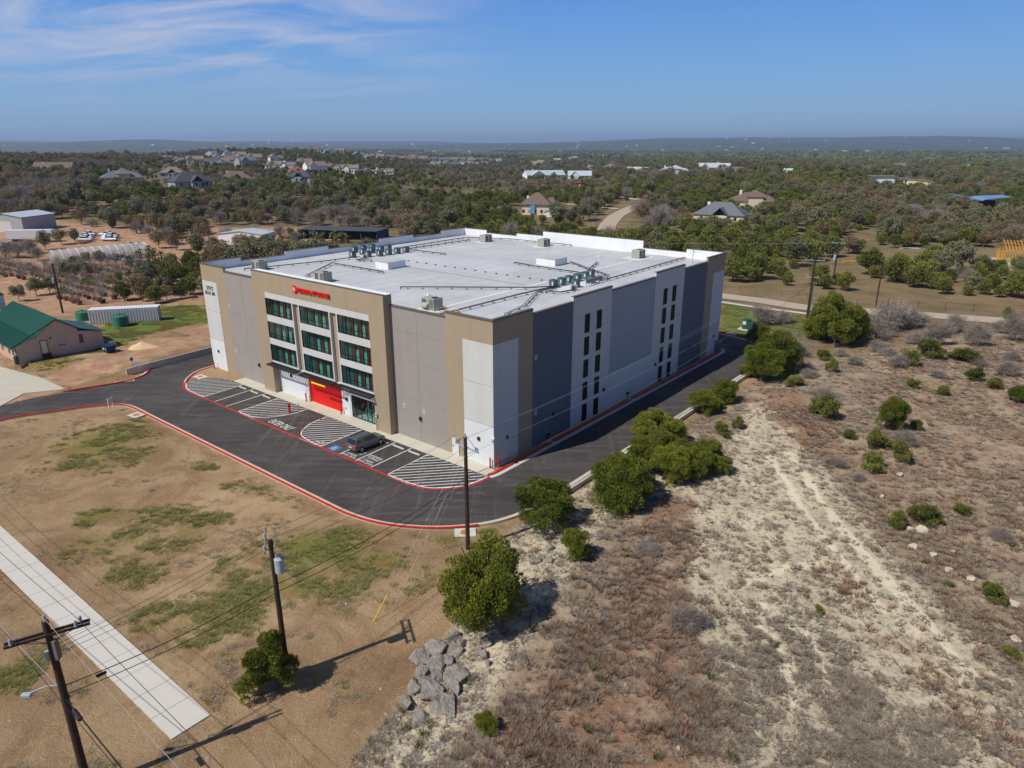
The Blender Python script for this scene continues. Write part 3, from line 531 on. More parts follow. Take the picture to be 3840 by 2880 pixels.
RB = [ot(1306, 560)[:2], ot(1307, 520)[:2], ot(1312, 490)[:2], ot(1330, 468)[:2], ot(1360, 452)[:2], ot(1395, 440)[:2], ot(1430, 431)[:2]]
ribbon('road', RB, [7, 7, 7, 7, 7, 6], M['chip'], .2); ribbon('driveway', [ot(1222, 441)[:2], ot(1270, 446)[:2], ot(1335, 452)[:2]], 3.5, M['conc'], .25); ribbon('driveway', [ot(1380, 432)[:2], ot(1345, 428)[:2], ot(1325, 424)[:2]], 5, M['conc'], .3)
dw = [ot(x, y)[:2] for x, y in ((2050, 425), (2010, 408), (1990, 398), (1960, 392))]; ribbon('path', dw, 16, M['sand'], .5)
# ---------------------------------------------------------------- the storage building (local frame: x = -u, y = v)
HB = 57.5; DB = 58.2
bld = empty('storage_building', W(0, 0), -BA, 'huge flat roofed tan, grey and white storage building with a red entrance door', 'building')
def ub(mb, u0, u1, v0, v1, z0, z1, mi=0): return mb.box(-u0, -u1, v0, v1, z0, z1, mi)
TAN, GRY, WHT, INN_, COP, LOW, JNT, PNL = range(8)
joint = mat('joint', (112, 106, 98), var=.05)
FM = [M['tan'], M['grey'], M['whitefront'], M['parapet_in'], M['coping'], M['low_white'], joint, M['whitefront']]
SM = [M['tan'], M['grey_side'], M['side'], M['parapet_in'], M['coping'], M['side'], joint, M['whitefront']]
def parapet(mb, kind, a, b, h, mi, base=0.0):   # kind: front, back, right, left; a..b along the face
    t = .3
    def bx(o0, o1, aa, bb, z0, z1, m_):          # o measured inwards from the outer face
        if kind == 'front': ub(mb, aa, bb, o0, o1, z0, z1, m_)
        if kind == 'back': ub(mb, aa, bb, DB - o1, DB - o0, z0, z1, m_)
        if kind == 'right': ub(mb, o0, o1, aa, bb, z0, z1, m_)
        if kind == 'left': ub(mb, HB - o1, HB - o0, aa, bb, z0, z1, m_)
    bx(0, t, a, b, base, h, mi); bx(t, t + .025, a + (.3 if a < 1 and kind != 'front' else 0), b - .0, 15.0, h - .03, INN_)
    bx(-.045, t + .06, a - .02, b + .02, h, h + .05, COP); bx(-.05, -.002, a - .02, b + .02, h - .14, h, COP)
segs_side = [(0.3, 6.68, 16.35, TAN), (6.68, 14.42, 15.8, GRY), (14.42, 23.0, 16.35, PNL), (23.0, 34.5, 15.85, WHT), (34.5, 43.4, 16.45, PNL), (43.4, 51.35, 15.85, GRY), (51.35, DB - .3, 16.45, TAN)]
wf = MB()
for a, b, h, m_ in [(0, 6.68, 16.3, TAN), (6.68, 15.4, 15.76, GRY), (42.1, 51.0, 15.72, GRY), (51.0, HB, 16.3, TAN)]: parapet(wf, 'front', a, b, h, m_)
ub(wf, 15.4, 42.1, .0, .3, 14.4, 16.98, TAN); ub(wf, 15.4, 18.1, 0, .3, 0, 14.4, TAN); ub(wf, 39.4, 42.1, 0, .3, 0, 14.4, TAN)
for a, b in ((18.1, 19.25), (23.75, 25.65), (32.45, 39.4)): ub(wf, a, b, 0, .3, 0, 4.4, LOW)
for a, b in ((19.25, 23.75), (25.65, 32.45)): ub(wf, a, b, 0, .3, 3.05 if a < 20 else 3.95, 4.4, LOW)
ub(wf, 33.4, 38.6, -.03, 0, .06, 2.75, LOW)
# proud white panels at both corners, lower part a shade brighter and parted by a seam
for a, b in ((.0, 4.17), (53.4, HB)):
    ub(wf, a + (.0 if a else -.035), b, -.035, -.001, 4.8, 13.73, WHT); ub(wf, a + (.0 if a else -.035), b, -.05, -.001, .05, 4.76, LOW); ub(wf, a, b, -.03, -.001, 4.76, 4.8, JNT)
    ub(wf, a, b, -.038, -.035, 9.25, 9.28, JNT)
for u in (11.12, 46.6): ub(wf, u - .02, u + .02, -.004, 0, 0.06, 15.6, JNT)
for z in (5.0, 9.6, 13.0):
    for a, b in ((6.7, 15.3), (42.3, 50.9)): ub(wf, a, b, -.003, 0, z - .012, z + .012, JNT)
ub(wf, 2.9, 2.93, -.004, 0, 13.8, 16.1, JNT)
wf.build('wall', FM, bld)
# projecting bay
by = MB(); BV = -.93
ub(by, 15.4, 42.1, BV, 0, 14.4, 16.98, TAN); ub(by, 15.4, 18.1, BV, 0, 0, 14.4, TAN); ub(by, 39.4, 42.1, BV, 0, 0, 14.4, TAN)
ub(by, 15.36, 42.14, BV - .04, BV + .3, 16.98, 17.05, COP); ub(by, 15.36, 42.14, BV + .3, .36, 16.98, 17.02, INN_); ub(by, 15.42, 42.08, .3, .34, 15.0, 16.97, INN_)
ub(by, 18.1, 39.4, BV + .02, BV + .28, 13.6, 14.4, WHT); ub(by, 18.1, 39.4, BV + .28, 0, 14.1, 14.4, WHT)
cols = [(18.1, 24.2), (25.6, 31.95), (33.3, 39.4)]; rows = [(4.85, 7.2), (8.05, 10.38), (11.3, 13.6)]
for a, b in ((24.2, 25.6), (31.95, 33.3)): ub(by, a + .08, b - .08, BV + .42, 0, 4.4, 13.6, TAN); ub(by, a - .14, a + .08, BV + .02, 0, 4.4, 13.6, WHT); ub(by, b - .08, b + .14, BV + .02, 0, 4.4, 13.6, WHT)
for a, b in cols:
    a2, b2 = (a + .14 if a > 20 else a), (b - .14 if b < 39 else b)
    for z0, z1 in ((4.4, 4.85), (7.2, 8.05), (10.38, 11.3)): ub(by, a2, b2, BV + .02, BV + .28, z0, z1, WHT)
ub(by, 18.1, 39.4, BV + .28, 2.6, 4.4, 4.55, LOW)
for u in (22.0, 28.8, 35.6): ub(by, u - .02, u + .02, BV - .004, BV, 14.5, 16.8, JNT)
by.build('bay_front', FM, bld)
ws = MB(); 
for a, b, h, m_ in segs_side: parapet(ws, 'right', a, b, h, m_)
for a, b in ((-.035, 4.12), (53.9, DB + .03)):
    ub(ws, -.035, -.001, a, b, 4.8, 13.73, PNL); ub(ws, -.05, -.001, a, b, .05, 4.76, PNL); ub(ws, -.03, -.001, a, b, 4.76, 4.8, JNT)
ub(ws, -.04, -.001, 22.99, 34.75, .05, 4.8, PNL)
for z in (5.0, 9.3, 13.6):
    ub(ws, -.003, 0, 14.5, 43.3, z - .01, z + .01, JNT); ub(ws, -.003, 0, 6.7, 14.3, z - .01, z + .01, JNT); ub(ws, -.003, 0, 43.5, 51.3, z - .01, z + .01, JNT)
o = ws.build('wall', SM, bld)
wb = MB()
for a, b, h, m_ in [(0, 6.75, 16.5, TAN), (6.75, 14.9, 15.95, GRY), (14.9, 36.6, 17.2, TAN), (36.6, 43.1, 16.35, GRY), (43.1, 51, 15.85, GRY), (51, HB, 16.4, TAN)]: parapet(wb, 'back', a, b, h, m_)
wb.build('wall', FM, bld)
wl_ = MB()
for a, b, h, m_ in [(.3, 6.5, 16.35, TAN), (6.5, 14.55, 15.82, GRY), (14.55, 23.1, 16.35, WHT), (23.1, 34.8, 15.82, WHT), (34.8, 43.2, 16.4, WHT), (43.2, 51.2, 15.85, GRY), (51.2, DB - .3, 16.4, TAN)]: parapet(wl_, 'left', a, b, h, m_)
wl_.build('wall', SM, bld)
# roof membrane with welded seams
rm = bpy.data.materials.new('membrane'); rm.use_nodes = True; t = rm.node_tree; bs = t.nodes['Principled BSDF']; bs.inputs['Roughness'].default_value = .7; bs.inputs['Specular IOR Level'].default_value = .2
tco = N(t, 'ShaderNodeTexCoord'); sxx = N(t, 'ShaderNodeSeparateXYZ'); t.links.new(tco.outputs['Object'], sxx.inputs[0])
wob = noi(.25, 3); lnm = mth('FRACT', mth('MULTIPLY', mth('ADD', sxx.outputs[0], mth('MULTIPLY', wob, .25)), 1 / 2.9)); seam = mth('LESS_THAN', lnm, .028); lnf = mth('LESS_THAN', mth('FRACT', mth('MULTIPLY', sxx.outputs[1], 1 / .62)), .04)
rc = mixc(ramp(noi(.12, 5, .65), .35, .68), L3(176, 178, 180), L3(196, 197, 198)); rc = mixc(mth('MULTIPLY', ramp(noi(1.1, 5, .7), .5, .75), .4), rc, L3(156, 156, 155)); rc = mixc(mth('MULTIPLY', seam, .75), rc, L3(128, 130, 132))
edge = mth('MAXIMUM', ramp(mth('ABSOLUTE', mth('ADD', sxx.outputs[0], 28.7)), 26.5, 28.6), ramp(mth('ABSOLUTE', mth('SUBTRACT', sxx.outputs[1], 29.1)), 26.8, 28.8))
rc = mixc(mth('MULTIPLY', mth('MULTIPLY', edge, ramp(noi(.35, 4), .48, .62)), .7), rc, L3(164, 150, 128)); t.links.new(rc, bs.inputs['Base Color'])
rf = MB(); ub(rf, .3, HB - .3, .3, DB - .3, 14.7, 15.0); rf.build('roof', rm, bld)
rs = MB(); 
walk_ = [(12.0, 12.55, 6.3, 21.5), (12.0, 12.55, 22.5, 25.9), (12.1, 12.6, 38.4, 50.4), (10.9, 14.1, 2.4, 5.8), (44.8, 47.9, 50.4, 54), (32.2, 35.2, 52, 56.5), (11.3, 14.9, 50.6, 55.6), (6.0, 10.6, 22, 33.8)]
wkm = mat('walkpad', (206, 208, 208), var=.05)
for q_ in walk_: rs = MB(); ub(rs, *q_, 15.0, 15.012); rs.build('roof_walkway', wkm, bld)
ds = MB(); ub(ds, 13, 36.4, 21.9, 22.35, 15.0, 15.011, 0); ds.build('roof_strip', mat('roofstrip', (150, 152, 152), var=.06), bld)
# bay windows: frame, glass, and what stands behind the glass
rng = random.Random(3)
for ci, (a, b) in enumerate(cols):
    a, b = (a + .14 if a > 20 else a), (b - .14 if b < 39 else b)
    for ri, (z0, z1) in enumerate(rows):
        f_ = MB(); y0, y1 = BV + .06, BV + .16; w4 = (b - a) / 4
        ub(f_, a, b, y0, y1, z0, z0 + .07); ub(f_, a, b, y0, y1, z1 - .07, z1)
        for j in range(5): x = a + j * w4; ub(f_, max(a, x - .045), min(b, x + .045), y0 - .01, y1 + .01, z0 + .07, z1 - .07)
        ub(f_, a + .05, b - .05, y0, y1 - .02, z0 + .62, z0 + .68)
        wnd = f_.build('window', M['frame'], bld)
        g_ = MB(); g_.quad((-a, y0 + .05, z0 + .03), (-b, y0 + .05, z0 + .03), (-b, y0 + .05, z1 - .03), (-a, y0 + .05, z1 - .03)); g_.build('pane', M['glass'], wnd, fix=False)
        n_ = MB(); zf = z0 - .25
        ub(n_, a, b, y1 + .06, -.12, zf, zf + .06, 3); ub(n_, a, b, -.14, -.10, zf + .06, z1, 0)
        for j in range(4):
            x1 = b - j * w4
            if j == 0: ub(n_, x1 - w4 * .95, x1, -.2, -.14, zf + .06, z1, 2)
            else:
                k_ = rng.uniform(-.1, .1); ub(n_, x1 - w4 * .52, x1 - w4 * .04, -.2, -.14, zf + .06, z0 + 1.6 + k_, 1); ub(n_, x1 - w4 * .97, x1 - w4 * .55, -.24, -.14, zf + .06, z1, 2); ub(n_, x1 - w4 * .95, x1 - w4 * .58, -.28, -.24, zf + .06, z0 + 1.25 + k_, 4)  # upper teal is darker: shade painted into the column colour
        n_.build('interior', [M['interior'], M['maroon'], M['teal_dark'], M['interior_light'], M['teal']], wnd)
# ground floor
rd_ = MB(); ub(rd_, 25.7, 32.42, .1, .16, .12, 3.95, 0)
for z in np.arange(.7, 3.9, .55): ub(rd_, 25.72, 32.4, .093, .1, z, z + .02, 0)
ub(rd_, 25.6, 32.5, -.02, .1, .05, .12, 1); ub(rd_, 32.42, 32.62, -.12, .1, .05, 3.95, 2); rd_.build('roll_up_door', [M['red'], M['sand'], M['tan']], bld)
sf = MB(); ub(sf, 19.25, 23.75, .05, .13, .06, .16); ub(sf, 19.25, 23.75, .05, .13, 2.97, 3.05); ub(sf, 19.25, 23.75, .05, .13, 2.35, 2.42)
for x in (19.25, 19.95, 20.75, 21.9, 22.9, 23.67): ub(sf, x, x + .08, .045, .135, .16, 2.97)
store = sf.build('storefront', M['frame'], bld); g_ = MB(); g_.quad((-19.3, .09, .1), (-23.7, .09, .1), (-23.7, .09, 3.0), (-19.3, .09, 3.0)); g_.build('pane', M['glass'], store, fix=False)
n_ = MB(); ub(n_, 19.25, 23.75, 2.2, 2.3, .05, 3.0, 0); ub(n_, 19.25, 23.75, .14, 2.3, .0, .058, 1)
for x in (19.5, 20.1, 20.8, 21.7): ub(n_, x, x + .12, 1.0, 1.06, .06, 2.5, 1)
ub(n_, 20.3, 22.9, 1.4, 1.6, .06, 1.0, 2); n_.build('interior', [M['interior'], M['interior_light'], M['teal_dark']], store)
d_ = MB(); ub(d_, 24.02, 25.02, -.04, -.001, .07, 1.98, 0); dr = d_.build('door', M['low_white'], bld); h_ = MB(); ub(h_, 24.82, 24.9, -.11, -.04, .85, 1.05); h_.build('handle', M['dark_metal'], dr)
d_ = MB(); ub(d_, 5.1, 6.12, -.06, -.001, .07, 2.05, 0); ub(d_, 5.02, 5.1, -.06, -.001, .07, 2.12, 1); ub(d_, 6.12, 6.2, -.06, -.001, .07, 2.12, 1); ub(d_, 5.02, 6.2, -.06, -.001, 2.05, 2.12, 1)
dr = d_.build('door', [M['white'], M['grey']], bld); h_ = MB(); ub(h_, 5.9, 6.0, -.12, -.06, .95, 1.12); h_.build('handle', M['dark_metal'], dr)
lv = MB(); ub(lv, 24.1, 24.95, -.03, -.001, 2.7, 3.55, 0)
for z in np.arange(2.74, 3.5, .12): ub(lv, 24.14, 24.91, -.05, -.03, z, z + .06, 1)
lv.build('louvre', [M['white'], M['rtu_dark']], bld)
for a, b in ((17.95, 24.45), (25.45, 32.2), (33.15, 39.6)):
    aw = MB(); ub(aw, a, b, BV - .02, BV + .02, 4.35, 4.6); ub(aw, a, b, BV - .82, BV - .74, 4.28, 4.46); ub(aw, a, a + .08, BV - .74, BV - .02, 4.3, 4.46); ub(aw, b - .08, b, BV - .74, BV - .02, 4.3, 4.46)
    x = a + .2
    while x < b - .2: ub(aw, x, x + .2, BV - .74, BV - .02, 4.34, 4.40); x += .42
    aw.build('awning', M['dark_metal'], bld)
def wlight(face, a, z):
    m_ = MB(); pr = [(0, 0), (-.22, .0), (-.16, .32), (0, .36)]
    m_.xprism(pr, -.17, .17); m_.box(-.2, .2, -.015, .0, -.05, .4)
    o = m_.build('wall_light', M['dark_metal'], bld)
    if face == 'f': o.location = (-a, -.002, z)
    if face == 's': o.location = (.002, a, z); o.rotation_euler = (0, 0, PI / 2)
for a, z in ((44.36, 2.75), (36.5, 2.8), (11.08, 2.8), (2.05, 2.8), (55.42, 2.8), (24.6, 2.1)): wlight('f', a, z)
for a, z in ((2.15, 2.8), (10.75, 2.8), (21.93, 2.8), (35.95, 2.8), (47.3, 2.85), (56.0, 2.9)): wlight('s', a, z)
def vent(face, a, z):
    m_ = MB(); m_.box(-.2, .2, -.03, 0, -.28, .28, 0)
    for q in (-.18, -.02, .14): m_.box(-.13, .13, -.045, -.03, q, q + .06, 1)
    o = m_.build('vent', [M['white'], M['black']], bld); o.location = (-a, -.002, z) if face == 'f' else (.002, a, z); o.rotation_euler = (0, 0, 0 if face == 'f' else PI / 2)
for a, z in ((50.44, 10.7), (50.23, 3.95), (13.82, 3.95), (10.49, 3.95)): vent('f', a, z)
for a, z in ((7.3, 10.75), (7.37, 4.2)): vent('s', a, z)
for v0, v1 in ((16.96, 17.96), (19.62, 20.66), (37.06, 38.12), (39.8, 40.87)):
    for z0, z1 in ((.06, 2.3), (2.92, 5.18), (5.84, 8.08), (8.7, 10.98), (11.52, 13.82)):
        f_ = MB(); ub(f_, -.07, -.002, v0, v0 + .09, z0, z1); ub(f_, -.07, -.002, v1 - .09, v1, z0, z1); ub(f_, -.07, -.002, v0 + .09, v1 - .09, z0, z0 + .09); ub(f_, -.07, -.002, v0 + .09, v1 - .09, z1 - .09, z1); ub(f_, -.06, -.002, v0 + .09, v1 - .09, z0 + .7, z0 + .74)
        wnd = f_.build('window', M['black'], bld); g_ = MB(); ub(g_, -.03, -.002, v0 + .09, v1 - .09, z0 + .09, z1 - .09); g_.build('pane', M['darkglass'], wnd)
# lettering and sign
def wtext(name, body, u, v, z, wd, ht, m_, ext, par=None, bold=0.0):
    q = text(name, body, wd, ht, m_, par or bld, ext, 0, bold); q.location = (-u, v, z); q.rotation_euler = (PI / 2, 0, 0); return q
sg = wtext('sign', 'FEDERAL STORAGE', 28.35, BV - .16, 15.38, 6.6, .56, M['sign_red'], .06, None, .03)
dsc = MB(); dsc.cyl((-32.15, BV - .2, 15.66), (-32.15, BV - .03, 15.66), .46, .46, 28); q = dsc.build('sign', M['sign_red'], bld); q10 = wtext('sign_number', '10', 32.15, BV - .215, 15.42, .5, .48, M['white_paint'], .008, q, .02)
shd = MB()
for x in np.arange(25.2, 31.7, .43): ub(shd, x, x + .06, BV - .1, BV, 15.5, 15.56)
ub(shd, 25.15, 31.7, BV - .06, BV, 15.5, 15.56); shd.build('sign_bracket', M['dark_metal'], bld)
wtext('house_number', '3975', 55.45, -.062, 12.42, 1.9, .62, M['black'], .01, None, .01); wtext('house_number', 'BLDG 200', 55.55, -.062, 11.72, 2.75, .52, M['black'], .01, None, .01)
wtext('house_number', '3975 Building 200', 20.9, -.012, 3.42, 1.9, .2, M['black'], .004)
pn = MB(); ub(pn, 33.15, 33.75, -.06, -.032, 1.4, 1.75); ub(pn, 33.25, 33.65, -.06, -.032, 1.9, 2.5); pn.build('notice', M['white'], bld)
# cabinet and camera fixed to the corners
cb = MB(); ub(cb, -.75, -.05, 57.0, 58.15, .06, 1.9); cb.build('meter_cabinet', M['cond'], bld, bevel=.02)
cm_ = MB(); ub(cm_, -.25, .25, -.3, -.055, 3.4, 3.6); cm_.cyl((.0, -.3, 3.38), (0, -.3, 3.2), .1, .1, 10); cm_.build('security_camera', M['white'], bld)

# ---------------------------------------------------------------- things on the roof
RZ = 15.0
def rtu(u, v, rot, label, hood=False):
    o = empty('rooftop_unit', W(u, v, RZ + .014), -BA + rot, label, 'air handler', 'large beige air handlers on the roof')
    b = MB(); b.box(-1.0, 1.0, -.75, .75, .1, 1.35); b.box(-1.05, 1.05, -.8, .8, .0, .1); b.build('housing', M['rtu'], o, bevel=.03)
    g = MB(); 
    for i in range(7): g.box(.3 + i * .09, .34 + i * .09, -.765, -.75, .2, 1.25)
    g.box(-.9, -.2, -.762, -.75, .25, 1.2); g.build('grille', M['rtu_dark'], o)
    f = MB(); f.cyl((.5, 0, 1.35), (.5, 0, 1.39), .42, .42, 20); f.build('fan', M['black'], o)
    c = MB(); c.tube([(1.1, -.4, 1.1), (1.3, -.4, 1.1), (1.3, -.4, .2), (1.7, -.5, .1)], .03); c.box(1.12, 1.22, -.5, -.2, .9, 1.35); c.build('pipe', M['steel'], o)
    if hood: h = MB(); h.xprism([(-.75, .35), (-1.15, .35), (-1.15, .5), (-.75, .85)], -.75, .15); h.build('hood', M['rtu'], o)
    return o
rtu(12.6, 4.0, 0, 'beige air handler with a slanted hood near the front edge of the roof', True); rtu(46.3, 52.2, R(90), 'beige air handler beside the far roof corner')
rtu(33.7, 54.2, R(90), 'beige air handler below the tallest stretch of white back parapet'); rtu(13.1, 53.0, R(90), 'beige air handler at the right hand end of the back parapet')
rtu(52.2, 6.6, R(0), 'beige air handler behind the low grey parapet at the left front corner'); rtu(36.6, 6.7, R(0), 'low beige air handler behind the parapet above the red sign')
def cond_proto():
    o = empty('condenser_unit', (0, 0, 0), 0, '', 'condenser')
    b = MB(); b.box(-.42, .42, -.42, .42, .06, 1.0); b.box(-.46, .46, -.46, .46, 0, .06)
    for i in range(9):
        z = .12 + i * .095
        b.box(-.425, .425, -.425, .425, z, z + .02)
    b.box(-.45, .45, -.45, .45, .97, 1.03); b.build('housing', M['cond'], o)
    f = MB(); f.cyl((0, 0, 1.03), (0, 0, 1.06), .34, .34, 18); f.build('fan', M['cond_dark'], o); g = MB(); g.cyl((0, 0, 1.06), (0, 0, 1.09), .1, .1, 10); g.box(-.34, .34, -.02, .02, 1.06, 1.08); g.box(-.02, .02, -.34, .34, 1.06, 1.08); g.build('fan_guard', M['cond'], o)
    e_ = MB(); e_.box(.1, .32, -.5, -.43, .35, .8); e_.build('junction_box', M['white'], o); return o
cpro = cond_proto(); first = True
ordn = ['nearest', 'second', 'third', 'fourth', 'fifth', 'sixth', 'seventh', 'eighth', 'ninth']
def condrow(us, label, grp):
    global first
    for i, (u, v) in enumerate(us):
        place(cpro, first, W(u, v, RZ + .012), -BA + random.uniform(-.05, .05), 1, label % ordn[i], grp); first = False
GR, GL = 'condensers above the shaded side wall', 'condensers near the left parapet'
condrow([(9.2, 23.2), (9.2, 25.1), (9.3, 27.0), (9.2, 28.9), (9.2, 30.9), (9.6, 33.0)], '%s dark grey condenser in the long row of the right hand cluster', GR); condrow([(6.9, 25.1), (6.9, 28.9)], '%s dark condenser of the pair by the shaded side parapet', GR)
condrow([(50.8, 23.2), (49.0, 25.0), (48.2, 26.9), (48.1, 28.8), (48.0, 30.7), (47.9, 32.6)], '%s condenser in the front row of the left hand cluster', GL)
condrow([(52.0, 26.4), (52.1, 28.5), (51.9, 30.4), (52.1, 32.3)], '%s condenser in the back row of the left hand cluster', GL); condrow([(55.0, 27), (55.0, 29), (55.0, 31)], '%s condenser hard against the left parapet', GL)
def mini(u, v, rot, label):
    o = empty('mini_split', W(u, v, RZ + .012), -BA + rot, label, 'condenser', 'pale mini split condensers on the roof')
    b = MB(); b.box(-.45, .45, -.16, .16, .08, .72); b.box(-.35, -.25, -.2, .2, 0, .08); b.box(.25, .35, -.2, .2, 0, .08); b.build('housing', M['interior_light'], o, bevel=.02); f = MB(); f.cyl((-.12, -.165, .4), (-.12, -.18, .4), .26, .26, 16); f.build('fan', M['rtu_dark'], o)
mini(47.7, 23.4, R(60), 'small pale mini split beside the left cluster of condensers'); mini(5.9, 23.2, R(60), 'small pale mini split standing nearest in the right cluster'); mini(6.6, 30.9, R(60), 'small pale mini split at the far end of the right cluster'); mini(7.9, 31.9, R(150), 'small mini split turned sideways behind the pipe rack')
def sky_box(u0, u1, v0, v1, label):
    o = empty('roof_hatch_box', W((u0 + u1) / 2, (v0 + v1) / 2, RZ), -BA, label, 'roof box', 'big white boxes on the roof'); a, b = (u1 - u0) / 2, (v1 - v0) / 2
    m_ = MB(); m_.box(-a, a, -b, b, 0, 1.0); m_.build('curb', M['parapet_in'], o); m_ = MB(); m_.box(-a - .04, a + .04, -b - .04, b + .04, 1.0, 1.06); m_.build('lid', rm, o)
sky_box(36.7, 39.6, 18.6, 22.2, 'big white box standing left of centre on the roof'); sky_box(18.8, 22.5, 37.0, 40.3, 'big white box standing at the back right of the roof')
def pipe_run(pts, label, gap=.16, rungs=True):
    o = empty('pipe_run', W(*pts[0], RZ), -BA, label, 'pipe run', 'refrigerant pipe runs on the roof'); x0, y0 = -pts[0][0], pts[0][1]
    P_ = [(-u - x0, v - y0) for u, v in pts]; m_ = MB(); s_ = MB()
    for g in (-gap, gap):
        q = []
        for i, p in enumerate(P_):
            a = np.array(P_[max(i - 1, 0)]); b = np.array(P_[min(i + 1, len(P_) - 1)]); d = (b - a) / (np.linalg.norm(b - a) + 1e-9); q.append((p[0] - d[1] * g, p[1] + d[0] * g, .3))
        m_.tube(q, .045, 5); m_.cyl(q[0], (q[0][0], q[0][1], .02), .05, .05, 5); m_.cyl(q[-1], (q[-1][0], q[-1][1], .02), .05, .05, 5)
    for a, b in zip(P_[:-1], P_[1:]):
        L = math.dist(a, b); n_ = max(1, int(L / 1.9))
        for i in range(n_): tt = (i + .5) / n_; x, y = a[0] + (b[0] - a[0]) * tt, a[1] + (b[1] - a[1]) * tt; s_.box(x - .22, x + .22, y - .06, y + .06, 0.0, .07); s_.box(x - .03, x + .03, y - .03, y + .03, .07, .32)
    m_.build('pipe', M['wire'], o); s_.build('support', M['rtu_dark'], o)
for pts, lb in (([(53.0, 4.5), (51.8, 8.2), (49.6, 17.3), (49.3, 22.6)], 'black pipes from the left front air handler to the left condensers'), ([(40.9, 7.0), (47.3, 16.3), (34.9, 16.0)], 'black pipes bent at a sharp corner left of the white box'),
    ([(24.2, 9.7), (10.4, 20.4), (8.9, 22.5)], 'long straight black pipes crossing the roof to the right cluster'), ([(9.1, 1.5), (9.1, 16), (8.6, 23.5)], 'black pipes running from the ladder to the right cluster'), ([(3.6, 6.5), (4.6, 11), (8.2, 18.4), (8.2, 22.3)], 'curved black pipes leading to the near corner parapet'),
    ([(25.2, 34.9), (20.8, 34.1), (12.5, 33.7), (10.4, 33.2)], 'black pipes in front of the right hand white box'), ([(18.6, 41.0), (12.6, 37.2), (15.1, 43.4)], 'black pipes forming a V behind the right cluster'), ([(11.4, 36.6), (7.5, 34.3), (6.6, 32.2)], 'short black pipes at the end of the right cluster'),
    ([(6.0, 31.4), (6.1, 41), (6.4, 56.6)], 'long black pipes beside the shaded side parapet'), ([(49.4, 33.6), (49.3, 50.8)], 'black pipes running back from the left cluster to the far corner unit'), ([(51.7, 34), (52.4, 51.9)], 'black pipes running back along the left parapet'),
    ([(48.6, 34.1), (44, 34.3), (40.2, 34.6)], 'short black pipes right of the left cluster'), ([(52.8, 52.8), (45, 56.9), (33, 57.2), (29.5, 57.2)], 'black pipes along the foot of the back parapet'), ([(47.2, 22.5), (46.5, 20.5), (44.5, 22)], 'thin black pipes in front of the left cluster'), ([(7.6, 19.5), (5.8, 20.2), (5.4, 22.6)], 'short black pipes at the front of the right cluster')): pipe_run(pts, lb)
o = empty('pipe_rack', W(6.1, 28.4, RZ), -BA, 'metal rack hung with small valves beside the shaded parapet', 'pipe rack'); m_ = MB(); m_.box(-.05, .05, -2, 2, .9, 1.0); m_.box(-.05, .05, -2, 2, .4, .46)
for i in range(7): y = -2 + i * .66; m_.box(-.03, .03, y, y + .06, 0, 1.0)
m_.build('rack', M['steel'], o); m_ = MB()
for i in range(12): y = -1.9 + i * .33; m_.box(-.12, .02, y, y + .2, .5, .85)
m_.build('valve', M['cond'], o)
o = empty('roof_ladder', W(7.7, .6, RZ), -BA, 'yellow guard rails round the ladder head at the front parapet', 'guard rail'); m_ = MB()
for x in (-1.0, 1.0): m_.tube([(x, 0, 0), (x, 0, 1.1), (x, 1.6, 1.1), (x, 1.6, 0)], .04); m_.tube([(x, 0, .6), (x, 1.6, .6)], .03)
m_.tube([(-1, 1.6, 1.1), (-.3, 1.6, 1.1)], .04); m_.tube([(1, 1.6, 1.1), (.3, 1.6, 1.1)], .04); m_.box(.55, .85, -.1, .1, .0, 1.1); m_.build('rail', M['yellow'], o)
o = empty('antenna', W(3.4, 53.2, RZ), -BA, 'thin antenna mast with a ring at the far right roof corner', 'antenna'); m_ = MB(); m_.cyl((0, 0, 0), (0, 0, 2.3), .04); m_.cyl((0, 0, 1.9), (1.2, 0, 1.9), .025); m_.tube([(.35 * math.cos(a) - .1, 0, 1.75 + .35 * math.sin(a)) for a in np.linspace(0, 2 * PI, 13)], .025); m_.build('mast', M['steel'], o)
dotm = MB(); 
for i in range(15):
    t_ = i / 14; o = MB(); u, v = 42.6 + (13.4 - 42.6) * t_, 26.3; x, y, _ = W(u, v); o.cyl((x, y, RZ + .002), (x, y, RZ + .12), .2, .14, 8); o = o.build('roof_drain', M['cond_dark']); tag(o, 'small dark bump in the straight line across the middle of the roof', 'roof drain', 'dark bumps in a line across the roof')
for u, v, lb in ((18.5, 9.1, 'small white vent pipe behind the hooded air handler'), (18.9, 49.8, 'small white vent pipe in front of the back parapet')): o = MB(); x, y, _ = W(u, v); o.cyl((x, y, RZ + .002), (x, y, RZ + .2), .18, .1, 10); o.cyl((x, y, RZ + .2), (x, y, RZ + .9), .05, .05, 8); tag(o.build('vent_pipe', M['parapet_in']), lb, 'vent pipe')
